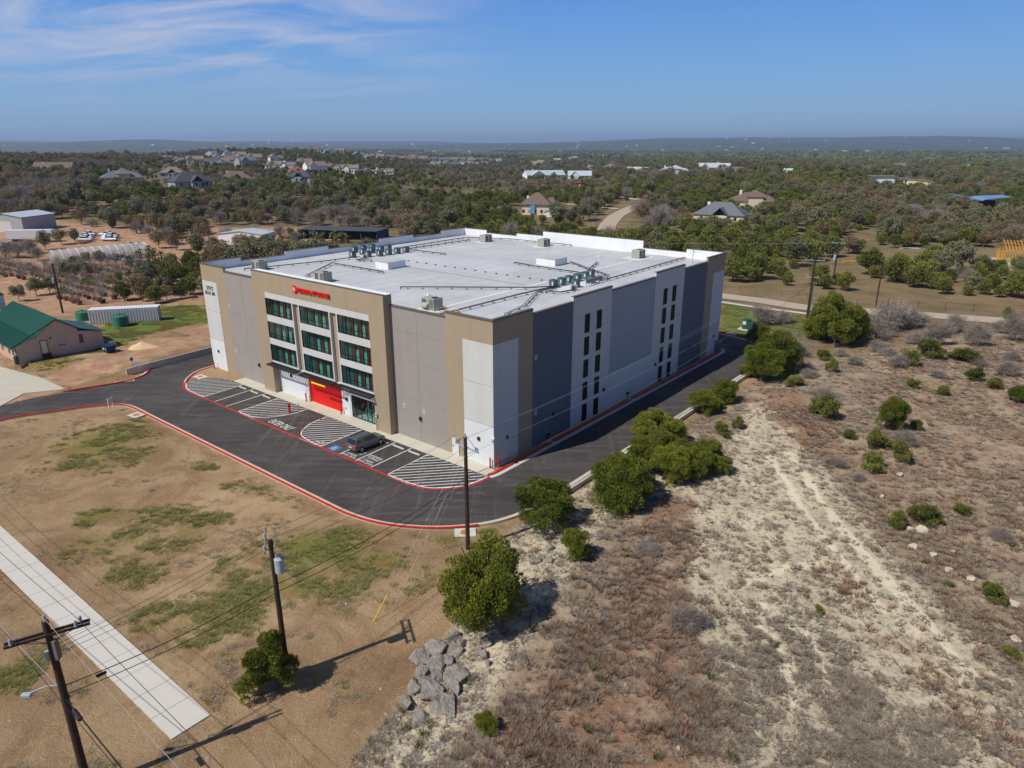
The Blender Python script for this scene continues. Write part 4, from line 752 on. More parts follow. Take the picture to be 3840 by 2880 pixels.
# ---------------------------------------------------------------- parked things and street furniture around the building
def tilt_box(mb, base, top, mi=0):            # two rectangles (x0,x1,hw,z) joined
    (a0, a1, aw, az), (b0, b1, bw, bz) = base, top
    return mb.add([(a0,-aw,az),(a1,-aw,az),(a1,aw,az),(a0,aw,az),(b0,-bw,bz),(b1,-bw,bz),(b1,bw,bz),(b0,bw,bz)], [(0,3,2,1),(4,5,6,7),(0,1,5,4),(1,2,6,5),(2,3,7,6),(3,0,4,7)], mi)
def loft(mb, st, mi=0):                       # stations (x, zbottom, ztop, halfwidth)
    rings = []
    for x, zb, zt, hw in st: rings.append([(x, -hw * .86, zb), (x, -hw, zb + .16), (x, -hw, zt - .16), (x, -hw * .90, zt), (x, hw * .90, zt), (x, hw, zt - .16), (x, hw, zb + .16), (x, hw * .86, zb)])
    vs = [p for r_ in rings for p in r_]; n = 8; fs = [(i*n+j, i*n+(j+1)%n, (i+1)*n+(j+1)%n, (i+1)*n+j) for i in range(len(rings)-1) for j in range(n)]
    fs += [tuple(range(n)), tuple(range((len(rings)-1)*n, len(rings)*n))]; return mb.add(vs, fs, mi)
def car(name, kind, paint, loc, rz, label, cat, group=None, rails=True):
    o = empty(name, loc, rz, label, cat, group); b = MB(); L = 2.27
    if kind == 'suv':
        loft(b, [(-L, .45, .82, .76), (-2.17, .36, 1.0, .88), (-1.7, .28, 1.03, .92), (0, .26, 1.0, .925), (.95, .27, 1.03, .92), (1.3, .28, 1.04, .90), (1.85, .3, .98, .88), (2.15, .36, .86, .80), (L, .45, .66, .66)])
        cab = ((-2.16, 1.22, .86, 1.0), (-1.85, .42, .69, 1.64)); roofz = 1.64
    elif kind == 'sedan':
        loft(b, [(-L, .45, .80, .72), (-2.1, .34, .98, .84), (-1.5, .26, 1.0, .89), (0, .24, .96, .90), (.9, .25, .98, .89), (1.8, .28, .88, .85), (2.15, .34, .74, .76), (L, .42, .6, .62)])
        cab = ((-1.9, 1.2, .82, .96), (-1.15, .35, .66, 1.42)); roofz = 1.42
    else:
        L = 2.85; loft(b, [(-L, .55, .9, .9), (-2.7, .45, 1.08, .98), (-1.0, .4, 1.1, 1.0), (.0, .4, 1.1, 1.0), (1.3, .4, 1.12, .99), (2.3, .42, 1.06, .95), (2.7, .5, .9, .88), (L, .6, .75, .8)])
        cab = ((-.95, 1.45, .9, 1.08), (-.8, .75, .76, 1.82)); roofz = 1.82
    tilt_box(b, *cab); bo = b.build('body', paint, o, bevel=.05)
    (a0, a1, aw, az), (b0, b1, bw, bz) = cab; g = MB()
    def lerp(p, q, t_): return tuple(p[i] + (q[i] - p[i]) * t_ for i in range(3))
    for s in (-1, 1):                          # side glass
        lo0, lo1, hi0, hi1 = (a0 + .12, s * aw, az), (a1 - .22, s * aw, az), (b0 + .06, s * bw, bz), (b1 - .04, s * bw, bz); off_ = .03
        q = [lerp(lo0, hi0, .16), lerp(lo1, hi1, .16), lerp(lo1, hi1, .86), lerp(lo0, hi0, .86)]; g.add([(x, y + s * off_, z) for x, y, z in q], [(0, 1, 2, 3)])
    for xa, xb, s in ((a1, b1, 1), (a0, b0, -1)): 
        q = [lerp((xa, -aw * .88, az), (xb, -bw * .88, bz), .1), lerp((xa, aw * .88, az), (xb, bw * .88, bz), .1), lerp((xa, aw * .88, az), (xb, bw * .88, bz), .88), lerp((xa, -aw * .88, az), (xb, -bw * .88, bz), .88)]; g.add([(x + s * .03, y, z + .01) for x, y, z in q], [(0, 1, 2, 3)])
    g.build('windows', M['carglass'], o, fix=False)
    if kind == 'pickup': c = MB(); c.box(-2.72, -1.02, -.82, .82, 1.09, 1.125); c.build('bed', M['black'], o)
    wr = .36 if kind != 'sedan' else .33; wx = (1.38, -1.38) if kind != 'pickup' else (1.75, -1.75); hw = .86 if kind != 'pickup' else .93
    for x in wx:
        for s in (-1, 1):
            m_ = MB(); m_.cyl((x, s * (hw - .16), wr), (x, s * (hw + .075), wr), wr, wr, 20); w_ = m_.build('wheel', M['tyre'], o, bevel=.02)
            m_ = MB(); m_.cyl((x, s * (hw + .076), wr), (x, s * (hw + .085), wr), wr * .64, wr * .6, 12); m_.build('rim', M['rim'], w_)
    for s in (-1, 1):
        zt = .86; m_ = MB(); m_.box(-L - .01, -L + .32, s * .58, s * .9, zt - .14, zt + .1); m_.build('taillight', M['taillight'], o, bevel=.02)
        m_ = MB(); m_.box(L - .28, L - .06, s * .5, s * .8, .62, .8); m_.build('headlight', M['headlight'], o, bevel=.02)
        if kind == 'suv' and rails: m_ = MB(); m_.tube([(-1.7, s * .62, 1.66), (-1.6, s * .62, 1.72), (.1, s * .62, 1.72), (.3, s * .62, 1.64)], .025, 6); m_.build('roof_rail', M['black'], o)
        m_ = MB(); m_.box(.95, 1.12, s * .93, s * 1.1, 1.02, 1.14); m_.build('wing_mirror', paint, o, bevel=.02)
    m_ = MB(); m_.box(-L - .02, -L + .02, -.26, .26, .66, .78); m_.build('number_plate', M['white'], o)
    m_ = MB(); m_.box(-L - .03, -L + .1, -.78, .78, .42, .56); m_.box(L - .1, L + .03, -.7, .7, .36, .5); m_.build('bumper_trim', M['rtu_dark'] if kind == 'suv' else M['black'], o)
    return o
car('parked_car', 'suv', M['carpaint'], W(15.15, -4.92, .01), PI / 2 - BA, 'grey estate style off road car parked nose in beside the disabled bay', 'car')
first_p = None
def stop_(u, lb):
    m_ = MB(); m_.xprism([(-.09, 0), (.09, 0), (.06, .11), (-.06, .11)], -.9, .9); o = m_.build('wheel_stop', M['conc_light']); o.location = W(u, -2.75, .004); o.rotation_euler = (0, 0, -BA); tag(o, lb, 'wheel stop', 'concrete wheel stops')
for u, lb in ((44.85, 'concrete wheel stop in the bay next to the leftmost hatched area'), (41.85, 'concrete wheel stop in the middle of the three left bays'), (38.9, 'concrete wheel stop in the bay before the second hatched area'), (17.9, 'concrete wheel stop half hidden in the disabled bay'), (14.8, 'concrete wheel stop in front of the grey parked car'), (12.1, 'concrete wheel stop in the bay right of the parked car'), (9.5, 'concrete wheel stop beside the rightmost hatched area')): stop_(u, lb)
def bollard(u, v, lb, r=.085, h=1.2): 
    m_ = MB(); m_.cyl((0, 0, 0), (0, 0, h), r, r, 14); m_.cyl((0, 0, h), (0, 0, h + .06), r, r * .4, 14); o = m_.build('bollard', M['red_paint'], smooth=False); o.location = W(u, v, .05); tag(o, lb, 'bollard', 'red steel bollards')
for u, v, lb in ((56.5, -.57, 'red bollard at the far left corner of the building'), (33.0, -.42, 'red bollard left of the red entrance door'), (25.56, -.37, 'red bollard right of the red entrance door'), (.27, -.32, 'red bollard on the pavement at the near building corner'), (-.3, .39, 'red bollard on the gravel round the near building corner')): bollard(u, v, lb)
o = empty('keypad_post', W(31.14, -4.31, .01), -BA, 'thick red keypad post on the hatched area before the entrance', 'keypad post'); m_ = MB(); m_.cyl((0, 0, 0), (0, 0, .95), .15, .15, 14); m_.build('post', M['red_paint'], o); m_ = MB(); m_.box(-.14, .14, -.14, .14, .95, 1.3); m_.build('keypad', M['red'], o, bevel=.03)
dl = ['nearest the drive', 'second from the drive', 'third from the drive', 'at the pavement']
for (pts, side_) in (([(33.1, -7.54), (32.28, -6.67), (31.86, -5.46), (30.82, -3.07)], 'left'), ([(23.72, -7.59), (25.15, -6.45), (26.24, -4.8), (26.27, -3.09)], 'right')):
    for i, (u, v) in enumerate(pts):
        m_ = MB(); m_.cyl((0, 0, 0), (0, 0, .05), .11, .09, 10); m_.cyl((0, 0, .05), (0, 0, 1.05), .032, .028, 8); m_.cyl((0, 0, .82), (0, 0, .9), .036, .036, 8, 1); o = m_.build('lane_delineator', [M['red_paint'], M['white_paint']]); o.location = W(u, v, .012)
        tag(o, 'thin red lane post %s, on the %s of the ENTER ONLY lane' % (dl[i], side_), 'lane post', 'thin red lane posts')
def sign(name, loc, rz, h, pw, ph, m_p, lb, body=None, post='steel', cat='sign'):
    o = empty(name, loc, rz, lb, cat); m_ = MB(); m_.cyl((0, 0, -.1), (0, 0, h), .035, .035, 8); m_.build('post', M[post], o); m_ = MB(); m_.box(-pw / 2, pw / 2, -.06, -.035, h - ph, h); p_ = m_.build('panel', M[m_p], o)
    if body: q = text('lettering', body, pw * .8, ph * .6, M['black'], p_); q.location = (0, -.064, h - ph * .8); q.rotation_euler = (PI / 2, 0, 0)
    return o
sign('parking_sign', W(17.75, -1.1, .05), -BA, 2.3, .32, .5, 'white', 'white parking sign on a post before the glass storefront', 'P')
sign('street_sign', g0(*crop(0, 1000, 2.765)(1390, 1105)) + (.02,), R(25), 2.5, .45, .5, 'wall_blue', 'small dark square sign on a tall thin post by the retaining wall')
for (x, y), rz, lb in (((1430, 1095), R(20), 'small white double post sign near the retaining wall end'), ((1160, 1495), R(70), 'narrow white double post sign on the lot corner kerb')):
    o = empty('site_sign', g0(*crop(0, 1000, 2.765)(x, y)) + (.02,), rz, lb, 'sign'); m_ = MB(); m_.box(-.35, -.25, -.04, .04, -.1, 1.75); m_.box(.25, .35, -.04, .04, -.1, 1.75); m_.build('post', M['white'], o); m_ = MB(); m_.box(-.25, .25, -.03, .03, 1.0, 1.7); m_.build('panel', M['whitefront'], o)
def manhole(loc, lb, rz=0, r=.42):
    o = empty('manhole', loc, rz, lb, 'manhole cover'); m_ = MB(); m_.box(-.95, .95, -.7, .7, -.1, .05); m_.build('pad', M['conc_light'], o); m_ = MB(); m_.cyl((0, 0, .05), (0, 0, .075), r, r, 24); m_.build('cover', M['stain'], o)
manhole((-48.4, 83.3, .03), 'rusty manhole cover in a concrete pad at the lot corner kerb', R(-30)); manhole((-4.2, 54.6, .06), 'rusty manhole cover in a concrete pad beside the tall power pole', R(5)); manhole(W(54.4, -4.0, .03), 'orange stained manhole cover in the small gravel bed', -BA, .4); manhole(W(2.4, 70.3, .03), 'manhole cover beyond the far end of the shaded drive', -BA)
o = empty('storm_grate', g0(*crop(0, 1000, 2.765)(1290, 1190)) + (.012,), R(25), 'rusty slotted storm drain at the red kerb by the dirt road', 'storm drain'); m_ = MB(); m_.box(-1.3, 1.3, -.35, .35, 0, .03); m_.build('frame', M['sand'], o); m_ = MB()
for i in range(7): m_.box(-1.1 + i * .33, -.9 + i * .33, -.25, .25, .03, .045)
m_.build('grate', M['maroon'], o)
for u, v, lb in ((-.2, 9.5, 'nearest small twin hose connection on the shaded wall'), (-.2, 28.0, 'middle small twin hose connection on the shaded wall'), (-.2, 48.6, 'farthest small twin hose connection on the shaded wall')):
    o = empty('hose_connection', W(u, v, .06), -BA, lb, 'hose connection', 'hose connections along the shaded wall'); m_ = MB(); m_.cyl((0, 0, 0), (0, 0, .75), .05); m_.build('pipe', M['cond_dark'], o)
    for s in (-.18, .18): m_ = MB(); m_.cyl((0, s, .75), (.15, s * 1.3, .85), .13, .13, 10); m_.build('valve', M['black'], o)
    m_ = MB(); m_.box(.1, 1.3, -.35, .35, 0, .07); q = m_.build('drain_slab', M['conc_light']); q.location = W(u - .15, v, .05); q.rotation_euler = (0, 0, -BA); tag(q, lb.replace('small twin hose connection on', 'pale drain slab under the hose connection on'), 'drain slab', 'pale drain slabs across the kerb')
o = empty('clearance_bar', W(27.65, -1.95, 0), -BA, 'yellow clearance bar hanging in front of the red entrance door', 'clearance bar'); m_ = MB(); m_.cyl((-1.4, 0, 4.05), (1.4, 0, 4.05), .11, .11, 12); m_.build('bar', M['yellow'], o); m_ = MB(); 
for x in (-1.2, 1.2): m_.tube([(x, 0, 4.15), (x * 1.0, .95, 4.42)], .02)
m_.build('chain', M['dark_metal'], o)
o = empty('transformer_cabinet', W(1.3, 75.6, .03), -BA, 'dark green electrical cabinet on a slab in the grass beyond the drive', 'transformer cabinet'); m_ = MB(); m_.box(-1.6, 1.6, -1.3, 1.3, -.1, .08); m_.build('slab', M['conc_light'], o); m_ = MB(); m_.box(-.95, .2, -.8, .8, .08, 1.85); m_.box(.2, 1.1, -.8, .6, .08, 1.45); m_.build('cabinet', M['utilgreen'], o, bevel=.04); m_ = MB(); m_.box(-.85, -.2, -.82, -.8, .95, 1.6); m_.build('warning_sticker', M['white'], o)

# ---------------------------------------------------------------- power poles and wires
def insul(mb, x, y, z, mi=0, s=1):
    for i in range(4): mb.cyl((x, y, z + .09 * i * s), (x, y, z + (.09 * i + .05) * s), .085 * s, .06 * s, 8, mi)
def pole(loc, h, r0, arms, lb, wood='wood_pole', tf=None, extra=None, ins=True, group=None):
    o = empty('power_pole', loc, 0, lb, 'power pole', group); m_ = MB(); m_.cyl((0, 0, -.3), (0, 0, h), r0, r0 * .72, 14); m_.build('mast', M[wood], o)
    for (z, L, ang, mt, offs, pos) in arms:
        d = Vector((math.cos(ang), math.sin(ang), 0)); nn = Vector((-d.y, d.x, 0)); c = nn * offs; m_ = MB(); a, b = c - d * L / 2, c + d * L / 2
        vs = [p + nn * s * .055 + Vector((0, 0, z + t_)) for p in (a, b) for s, t_ in ((-1, -.06), (1, -.06), (1, .06), (-1, .06))]; m_.add(vs, [(0, 1, 2, 3), (7, 6, 5, 4), (0, 4, 5, 1), (1, 5, 6, 2), (2, 6, 7, 3), (3, 7, 4, 0)]); ar = m_.build('crossarm', M[mt], o)
        for q in pos: m_ = MB(); p = c + d * q; insul(m_, p.x, p.y, z + .06); m_.build('insulator', M['ceramic'], ar)
        m_ = MB(); m_.tube([tuple(c - d * L * .3 + Vector((0, 0, z - .05))), (0, 0, z - .6), tuple(c + d * L * .3 + Vector((0, 0, z - .05)))], .02, 5); m_.build('brace', M['dark_metal'], ar)
    if tf:
        x, y, z, s = tf; m_ = MB(); m_.cyl((x, y, z), (x, y, z + .85 * s), .27 * s, .27 * s, 16); m_.cyl((x, y, z + .85 * s), (x, y, z + .93 * s), .28 * s, .12 * s, 16); m_.cyl((0, 0, z + .4 * s), (x, y, z + .4 * s), .05, .05, 6); t_ = m_.build('transformer', M['tfm'], o)
        m_ = MB(); insul(m_, x + .08, y, z + .93 * s, 0, .8); insul(m_, x - .12, y, z + .93 * s, 0, .8); m_.build('bushing', M['ceramic'], t_)
    return o
P1 = (-3.8, 51.97); P2 = (-14.67, 36.75); P3 = (-22.9, 28.4); z1, z2, z3 = [float(T(*p)) for p in (P1, P2, P3)]
H1, H2, H3 = 10.45, 10.3, 10.9
a1 = R(-46); pole(P1 + (z1,), H1, .2, [(H1 - .95, 2.9, a1, 'tfm', .14, (-1.35, -1.15, 1.1, 1.32))], 'tall dark power pole standing at the curve of the drive before the building')
m_ = MB(); insul(m_, 0, 0, H1); q1 = m_.build('insulator', M['ceramic'], bpy.data.objects['power_pole']); m_ = MB(); m_.tube([(-.9, .9, H1 - .8), (-.5, .3, H1 - .35), (0, 0, H1 + .2), (.5, -.2, H1 - .4), (.9, -.9, H1 - .7)], .018); m_.build('jumper_wire', M['wire'], bpy.data.objects['power_pole'])
a2 = R(-72); o2 = pole(P2 + (z2,), H2, .19, [(H2 - .1, 2.6, a2, 'wood_old', -.3, (-1.2, -.3, 1.1)), (H2 - .15, 2.6, a2, 'wood_old', .25, ())], 'dark power pole with a grey can transformer rising behind two junipers', tf=(.42, -.1, H2 - 2.2, 1.1))
a3 = R(31); o3 = pole(P3 + (z3,), H3, .22, [(H3 - .75, 3.6, a3, 'wood_pole', -.16, (-1.5, 1.2)), (H3 - .75, 3.6, a3, 'wood_pole', .16, (1.4,))], 'power pole with a double crossarm nearest the concrete footpath', wood='wood_pole')
m_ = MB(); insul(m_, 0, 0, H3); m_.build('insulator', M['ceramic'], o3); m_ = MB(); m_.box(.18, .34, -.2, .1, H3 - 2.2, H3 - 1.1); m_.build('riser_box', M['wood_old'], o3); m_ = MB(); m_.cyl((-.2, -.15, H3 - 2.2), (-.2, -.15, H3 - 1.7), .13, .13, 10); m_.build('cutout', M['ceramic'], o3)
m_ = MB(); m_.tube([(0, 0, H3 - 3.9), (-.7, -.15, H3 - 3.85), (-1.45, -.35, H3 - 4.1)], .035); m_.build('lamp_arm', M['tfm'], o3); m_ = MB(); m_.box(-1.85, -1.35, -.5, -.25, H3 - 4.3, H3 - 4.1); m_.build('lamp_head', M['tfm'], o3, bevel=.04)
for i in range(3): m_ = MB(); m_.cyl((.0, 0, H3 - 4.6 - i * .5), (.32, .0, H3 - 4.6 - i * .5), .03, .03, 6); m_.build('bracket', M['dark_metal'], o3)
C5 = crop(2600, 900, 1.784)
P5 = g0(*C5(760, 525)); P6 = g0(*C5(930, 300)); P7 = g0(*C5(1218, 450)); z5, z6, z7 = [float(T(*p)) for p in (P5, P6, P7)]
o5 = pole(P5 + (z5,), 12.0, .24, [(11.6, 3.6, R(-25), 'tfm', 0, (-1.6, -.6, .7, 1.6)), (8.3, 2.2, R(-25), 'tfm', 0, (-.9, 0, .9)), (7.0, 2.0, R(-25), 'dark_metal', .1, (-.8, .8))], 'busy power pole with several crossarms and riser pipes beside the far road'); m_ = MB()
for s in (.15, .32): m_.cyl((s + .05, -.1, 0), (s, -.1, 7.2), .09, .09, 8)
m_.build('riser_pipe', M['steel'], o5)
pole(P6 + (z6,), 10.5, .2, [(10.3, 3.2, R(-8), 'tfm', 0, (-1.4, 0, 1.4))], 'wooden power pole with a can transformer across the far road', tf=(-.5, -.2, 6.2, 1.3))
pole(P7 + (z7,), 10.8, .17, [], 'plain tall wooden pole without crossarm across the far road')
PL4 = g0(*crop(0, 1000, 2.765)(652, 482), .85); pole(PL4 + (.85,), 10.0, .2, [(9.8, .6, 0, 'wood_pole', 0, ())], 'dark power pole with a pale transformer behind the green roofed house', tf=(-.35, -.2, 6.2, 1.0))
for (x, y, yt, lb) in ((1183, 815, 585, 'power pole left of the curving road with the pipe fence'), (1232, 935, 820, 'short wooden pole at the start of the curving road')):
    c_ = crop(1700, 480, 2.304); p = gt(*c_(x, y)); hh = max(3, (y - yt) / 2.304 * depth(p) / FPX * 1.02); pole(p, hh, .16, [], lb)
for (x, y, yt, lb, c_) in ((1912, 520, 320, 'distant white topped pole among the trees right of the curving road', crop(1700, 480, 2.304)), (735, 905, 760, 'power pole beside the long open barn', crop(800, 480, 2.304)), (815, 470, 330, 'distant grey pole in the woods left of the stone house', crop(0, 480, 2.304)), (115, 372, 280, 'distant pole at the edge of the white gabled estate', crop(800, 480, 2.304)), (2180, 530, 440, 'distant grey pole near the blue canopy', crop(2600, 480, 1.784)), (2100, 380, 300, 'distant pole beside the pale barn roofs', crop(1700, 480, 2.304))):
    p = gt(*c_(x, y)); hh = (y - yt) / 2.304 * depth(p) / FPX * 1.02; pole((p[0], p[1], p[2]), hh, .16, [(hh - .3, 1.8, .2, 'wood_old', 0, ())], lb, wood='wood_old')
def wire(p0, p1, sag, r, lb, mt='wire', n=18, grp='overhead wires'):
    p0, p1 = Vector(p0), Vector(p1); pts = [p0.lerp(p1, i / n) - Vector((0, 0, 4 * sag * (i / n) * (1 - i / n))) for i in range(n + 1)]
    m_ = MB(); m_.tube([tuple(p - p0) for p in pts], r, 4); o = m_.build('overhead_wire', M[mt]); o.location = p0; return tag(o, lb, 'wire', grp)
def arm(P_, z, ang, offs, q): d = Vector((math.cos(ang), math.sin(ang), 0)); nn = Vector((-d.y, d.x, 0)); v = Vector((P_[0], P_[1], z)) + nn * offs + d * q; return (v.x, v.y, v.z)
SD = Vector((.787, -.617, 0)); FARL = Vector((P3[0], P3[1], 0)) - SD * 60; NEARR = Vector((P3[0], P3[1], 0)) + SD * 34
ordw = ('upper', 'middle', 'lower')
for i, q in enumerate((-1.5, 0, 1.3)):
    a = arm(P3, z3 + H3 - .35 + (.5 if q == 0 else 0), a3, 0, q)
    wire(a, (FARL.x + (a[0] - P3[0]), FARL.y + (a[1] - P3[1]), 10.4), 1.0, .014, ('outer', 'centre', 'inner')[i] + ' wire running along the footpath to the upper left from the nearest pole'); wire(a, (NEARR.x + (a[0] - P3[0]), NEARR.y + (a[1] - P3[1]), 10.2), .6, .014, ('outer', 'centre', 'inner')[i] + ' wire leaving the nearest pole towards the bottom of the picture', 'wire_light' if i == 1 else 'wire')
wire((P3[0], P3[1], z3 + 6.2), (NEARR.x, NEARR.y, 5.9), .8, .035, 'thick cable bundle hanging off the nearest pole towards the bottom')
wire((P3[0], P3[1], z3 + 6.6), (FARL.x, FARL.y, 6.3), 1.0, .018, 'thin low cable along the outer side of the footpath', 'wire_light')
for i, z in enumerate((6.9, 6.35)): wire((P3[0], P3[1], z3 + z), (P2[0], P2[1], z2 + z + .2), .35, .026 - .004 * i, ordw[i * 2] + ' dark communication cable between the two nearest poles'); wire((P2[0], P2[1], z2 + z + .2), (P1[0], P1[1], z1 + z - .1), .5, .024, ordw[i * 2] + ' dark communication cable crossing above the drive curve'); wire((P1[0], P1[1], z1 + z - .1), (P5[0], P5[1], z5 + 7.6 - .5 * i), 2.4, .022 - .006 * i, ordw[i * 2] + ' communication cable sagging along the shaded drive')
for i, q in enumerate((-1.2, -.3, 1.1)): wire(arm(P3, z3 + H3 - 1.5 - .25 * i, a3, 0, .1), arm(P2, z2 + H2, a2, -.3, q), .3, .011, ordw[i] + ' thin line from the nearest pole to the transformer pole'); wire(arm(P2, z2 + H2, a2, .2, q), arm(P1, z1 + H1 - (.9 if i else .2), a1, .12, (-1.25, 0, 1.25)[i]), .4, .011, ordw[i] + ' thin line from the transformer pole over the drive curve')
for i, (q, zz) in enumerate(((-1.25, -.8), (0, -.1), (1.25, -.8), (0, -4.0))): wire(arm(P1, z1 + H1 + zz, a1, .12, q), arm(P5, z5 + (11.7, 11.9, 11.7, 9.2)[i], R(-25), 0, (-1.6, -.6, 1.6, 0)[i]), 2.0, .0085, ('first', 'second', 'third', 'lowest')[i] + ' power line passing in front of the shaded wall', 'wire_light')
for i, (x, y) in enumerate(((805, 1345), (838, 1338), (868, 1308))): p = ot(x, y); wire((P1[0], P1[1], z1 + H1 - .7 - i * .8), p, .02, .012, ('first', 'second', 'third')[i] + ' guy wire slanting from the tall pole to the lot', 'wire_light', 4, 'guy wires of the tall pole')
p = Vector(ot(805, 1345)); q = Vector((P1[0], P1[1], z1 + H1 - .7)); m_ = MB(); m_.cyl((0, 0, 0), tuple((q - p).normalized() * 2.2), .028, .028, 8); o = m_.build('guy_guard', M['yellow']); o.location = p; tag(o, 'yellow plastic guard at the foot of the guy wire', 'guy guard')
p = Vector((P3[0], P3[1], z3 + 6.55)); d_ = (Vector((P2[0], P2[1], 6.6)) - p).normalized(); m_ = MB(); m_.cyl(tuple(d_ * 1.5), tuple(d_ * 2.0), .09, .09, 10); o = m_.build('cable_closure', M['black']); o.location = p; tag(o, 'black splice box hanging on the cable over the footpath', 'splice box')
p = Vector((P3[0], P3[1], z3 + 5.95)); d_ = SD; m_ = MB(); m_.cyl(tuple(d_ * 1.0), tuple(d_ * 1.75 - Vector((0, 0, .1))), .12, .12, 10); o = m_.build('cable_closure', M['black']); o.location = p; tag(o, 'large black splice case on the bundle below the nearest pole', 'splice box')
for i, q in enumerate((-1.4, 0, 1.4)): 
    a = arm(P6, z6 + 10.5, R(-8), 0, q); wire(arm(P5, z5 + 11.7, R(-25), 0, q), a, .5, .012, ordw[i] + ' short line between the two poles at the far road', 'wire_light'); 
    b = W(-10 + 3 * 0, 120 + i); wire(a, (a[0] - 95, a[1] + 22 + i, 10.6), 1.6, .012, ordw[i] + ' line running left behind the building from the far road pole', 'wire_light'); wire(a, (a[0] + 62, a[1] - 12 + i, 9.4), 1.2, .012, ordw[i] + ' line running right above the trees of the far road', 'wire_light')

# ---------------------------------------------------------------- left neighbour: house, container, tanks and so on
ZL = .85; PLc = np.array([-76.6, 103.04]); eh = np.array([.6474, .7622])
hs = empty('cottage', (PLc[0], PLc[1], ZL - .05), math.atan2(eh[1], eh[0]), 'pale pink stucco house with a green metal roof, left of the dirt road', 'house')
prof = [(0, 2.85), (3.05, 3.83), (5.95, 6.0), (8.96, 3.95), (12.5, 2.94)]
m_ = MB(); DH = 20.0
def yprof(mb, pr, y0, y1, mi=0): n = len(pr); vs = [(x, y0, z) for x, z in pr] + [(x, y1, z) for x, z in pr]; return mb.add(vs, [tuple(range(n)), tuple(range(2*n-1, n-1, -1))] + [(i, n + i, n + (i+1) % n, (i+1) % n) for i in range(n)], mi)
yprof(m_, [(3.05, -.2), (3.05, 3.8), (5.95, 5.9), (8.96, 3.9), (8.96, -.2)], 0, DH); yprof(m_, [(0, -.2), (0, 2.75), (3.04, 3.7), (3.04, -.2)], .02, DH); yprof(m_, [(8.97, -.2), (8.97, 3.5), (12.5, 2.8), (12.5, -.2)], .02, 8.6); m_.build('wall', M['stucco'], hs)
def sheet(mb, x0, z0, x1, z1, y0, y1, th=.1, mi=0): mb.add([(x0,y0,z0),(x1,y0,z1),(x1,y1,z1),(x0,y1,z0),(x0,y0,z0+th),(x1,y0,z1+th),(x1,y1,z1+th),(x0,y1,z0+th)], [(0,3,2,1),(4,5,6,7),(0,1,5,4),(1,2,6,5),(2,3,7,6),(3,0,4,7)], mi)
m_ = MB(); sheet(m_, -.7, 2.62, 3.0, 3.78, -.5, DH + .3); sheet(m_, 2.7, 3.74, 5.95, 6.02, -.5, DH + .3)
def ribs(mb, x0, z0, x1, z1, y0, y1, st=.42):
    y = y0 + .2
    while y < y1: sheet(mb, x0, z0, x1, z1, y, y + .05, .16); y += st
ribs(m_, -.7, 2.62, 3.0, 3.78, -.4, DH); ribs(m_, 2.7, 3.74, 5.95, 6.02, -.4, DH); m_.build('roof', M['green_metal'], hs)
m_ = MB(); sheet(m_, 5.95, 6.02, 9.2, 3.85, -.5, DH + .3); sheet(m_, 8.7, 4.02, 12.9, 2.75, -.5, 8.9); m_.build('roof', M['green_dark'], hs)  # right slopes in a darker green: shade put into the roof colour
m_ = MB(); sheet(m_, -.7, 2.5, 5.95, 5.9, -.56, -.5, .2); m_.tube([(-.72, -.55, 2.68), (-.72, DH, 2.68)], .07); m_.build('roof_trim', M['green_dark'], hs)
m_ = MB(); m_.box(4.0, 5.0, 21, 22, 3.0, 7.2); ck = m_.build('chimney', M['white'], hs); m_ = MB(); m_.add([(3.8, 20.8, 7.2), (5.2, 20.8, 7.2), (5.2, 22.2, 7.2), (3.8, 22.2, 7.2), (4.5, 21.5, 8.0)], [(0, 1, 4), (1, 2, 4), (2, 3, 4), (3, 0, 4), (3, 2, 1, 0)]); m_.build('cap', M['green_dark'], ck)
m_ = MB(); m_.box(3.4, 4.25, -.05, 0, .85, 2.85); m_.build('door', M['wall_cream'], hs); m_ = MB(); m_.box(3.32, 3.4, -.08, 0, .8, 2.95); m_.box(4.25, 4.33, -.08, 0, .8, 2.95); m_.box(3.4, 4.25, -.08, 0, 2.87, 2.95); m_.build('door_frame', M['wood_pole'], hs)
m_ = MB()
for i in range(4): m_.box(3.3, 4.5, -.3 - .3 * i, -.05 - .3 * i, -.2, .8 - .22 * i)
m_.build('steps', M['wood_pole'], hs)
for x0, x1, zb, zt, mt in ((5.9, 6.9, 1.75, 3.4, 'stucco_dirty'), (8.95, 9.5, 1.6, 2.85, 'win_dark')):
    m_ = MB(); m_.box(x0, x1, -.04, 0, zb, zt); q = m_.build('window', M[mt], hs); m_ = MB(); m_.box(x0 - .08, x1 + .08, -.1, 0, zb - .1, zb - .002); m_.build('sill', M['wood_pole'], q)
for y in (1.2, 3.2, 6.5): m_ = MB(); m_.box(-.05, 0, y, y + .9, 1.0, 2.3); m_.build('window', M['win_dark'], hs)
m_ = MB(); m_.tube([(-.1, -.1, 2.7), (-.1, -.1, .1), (-.5, -.6, .05)], .06); m_.box(4.8, 5.0, -.2, 0, 3.0, 3.25); m_.build('downpipe', M['dark_metal'], hs)
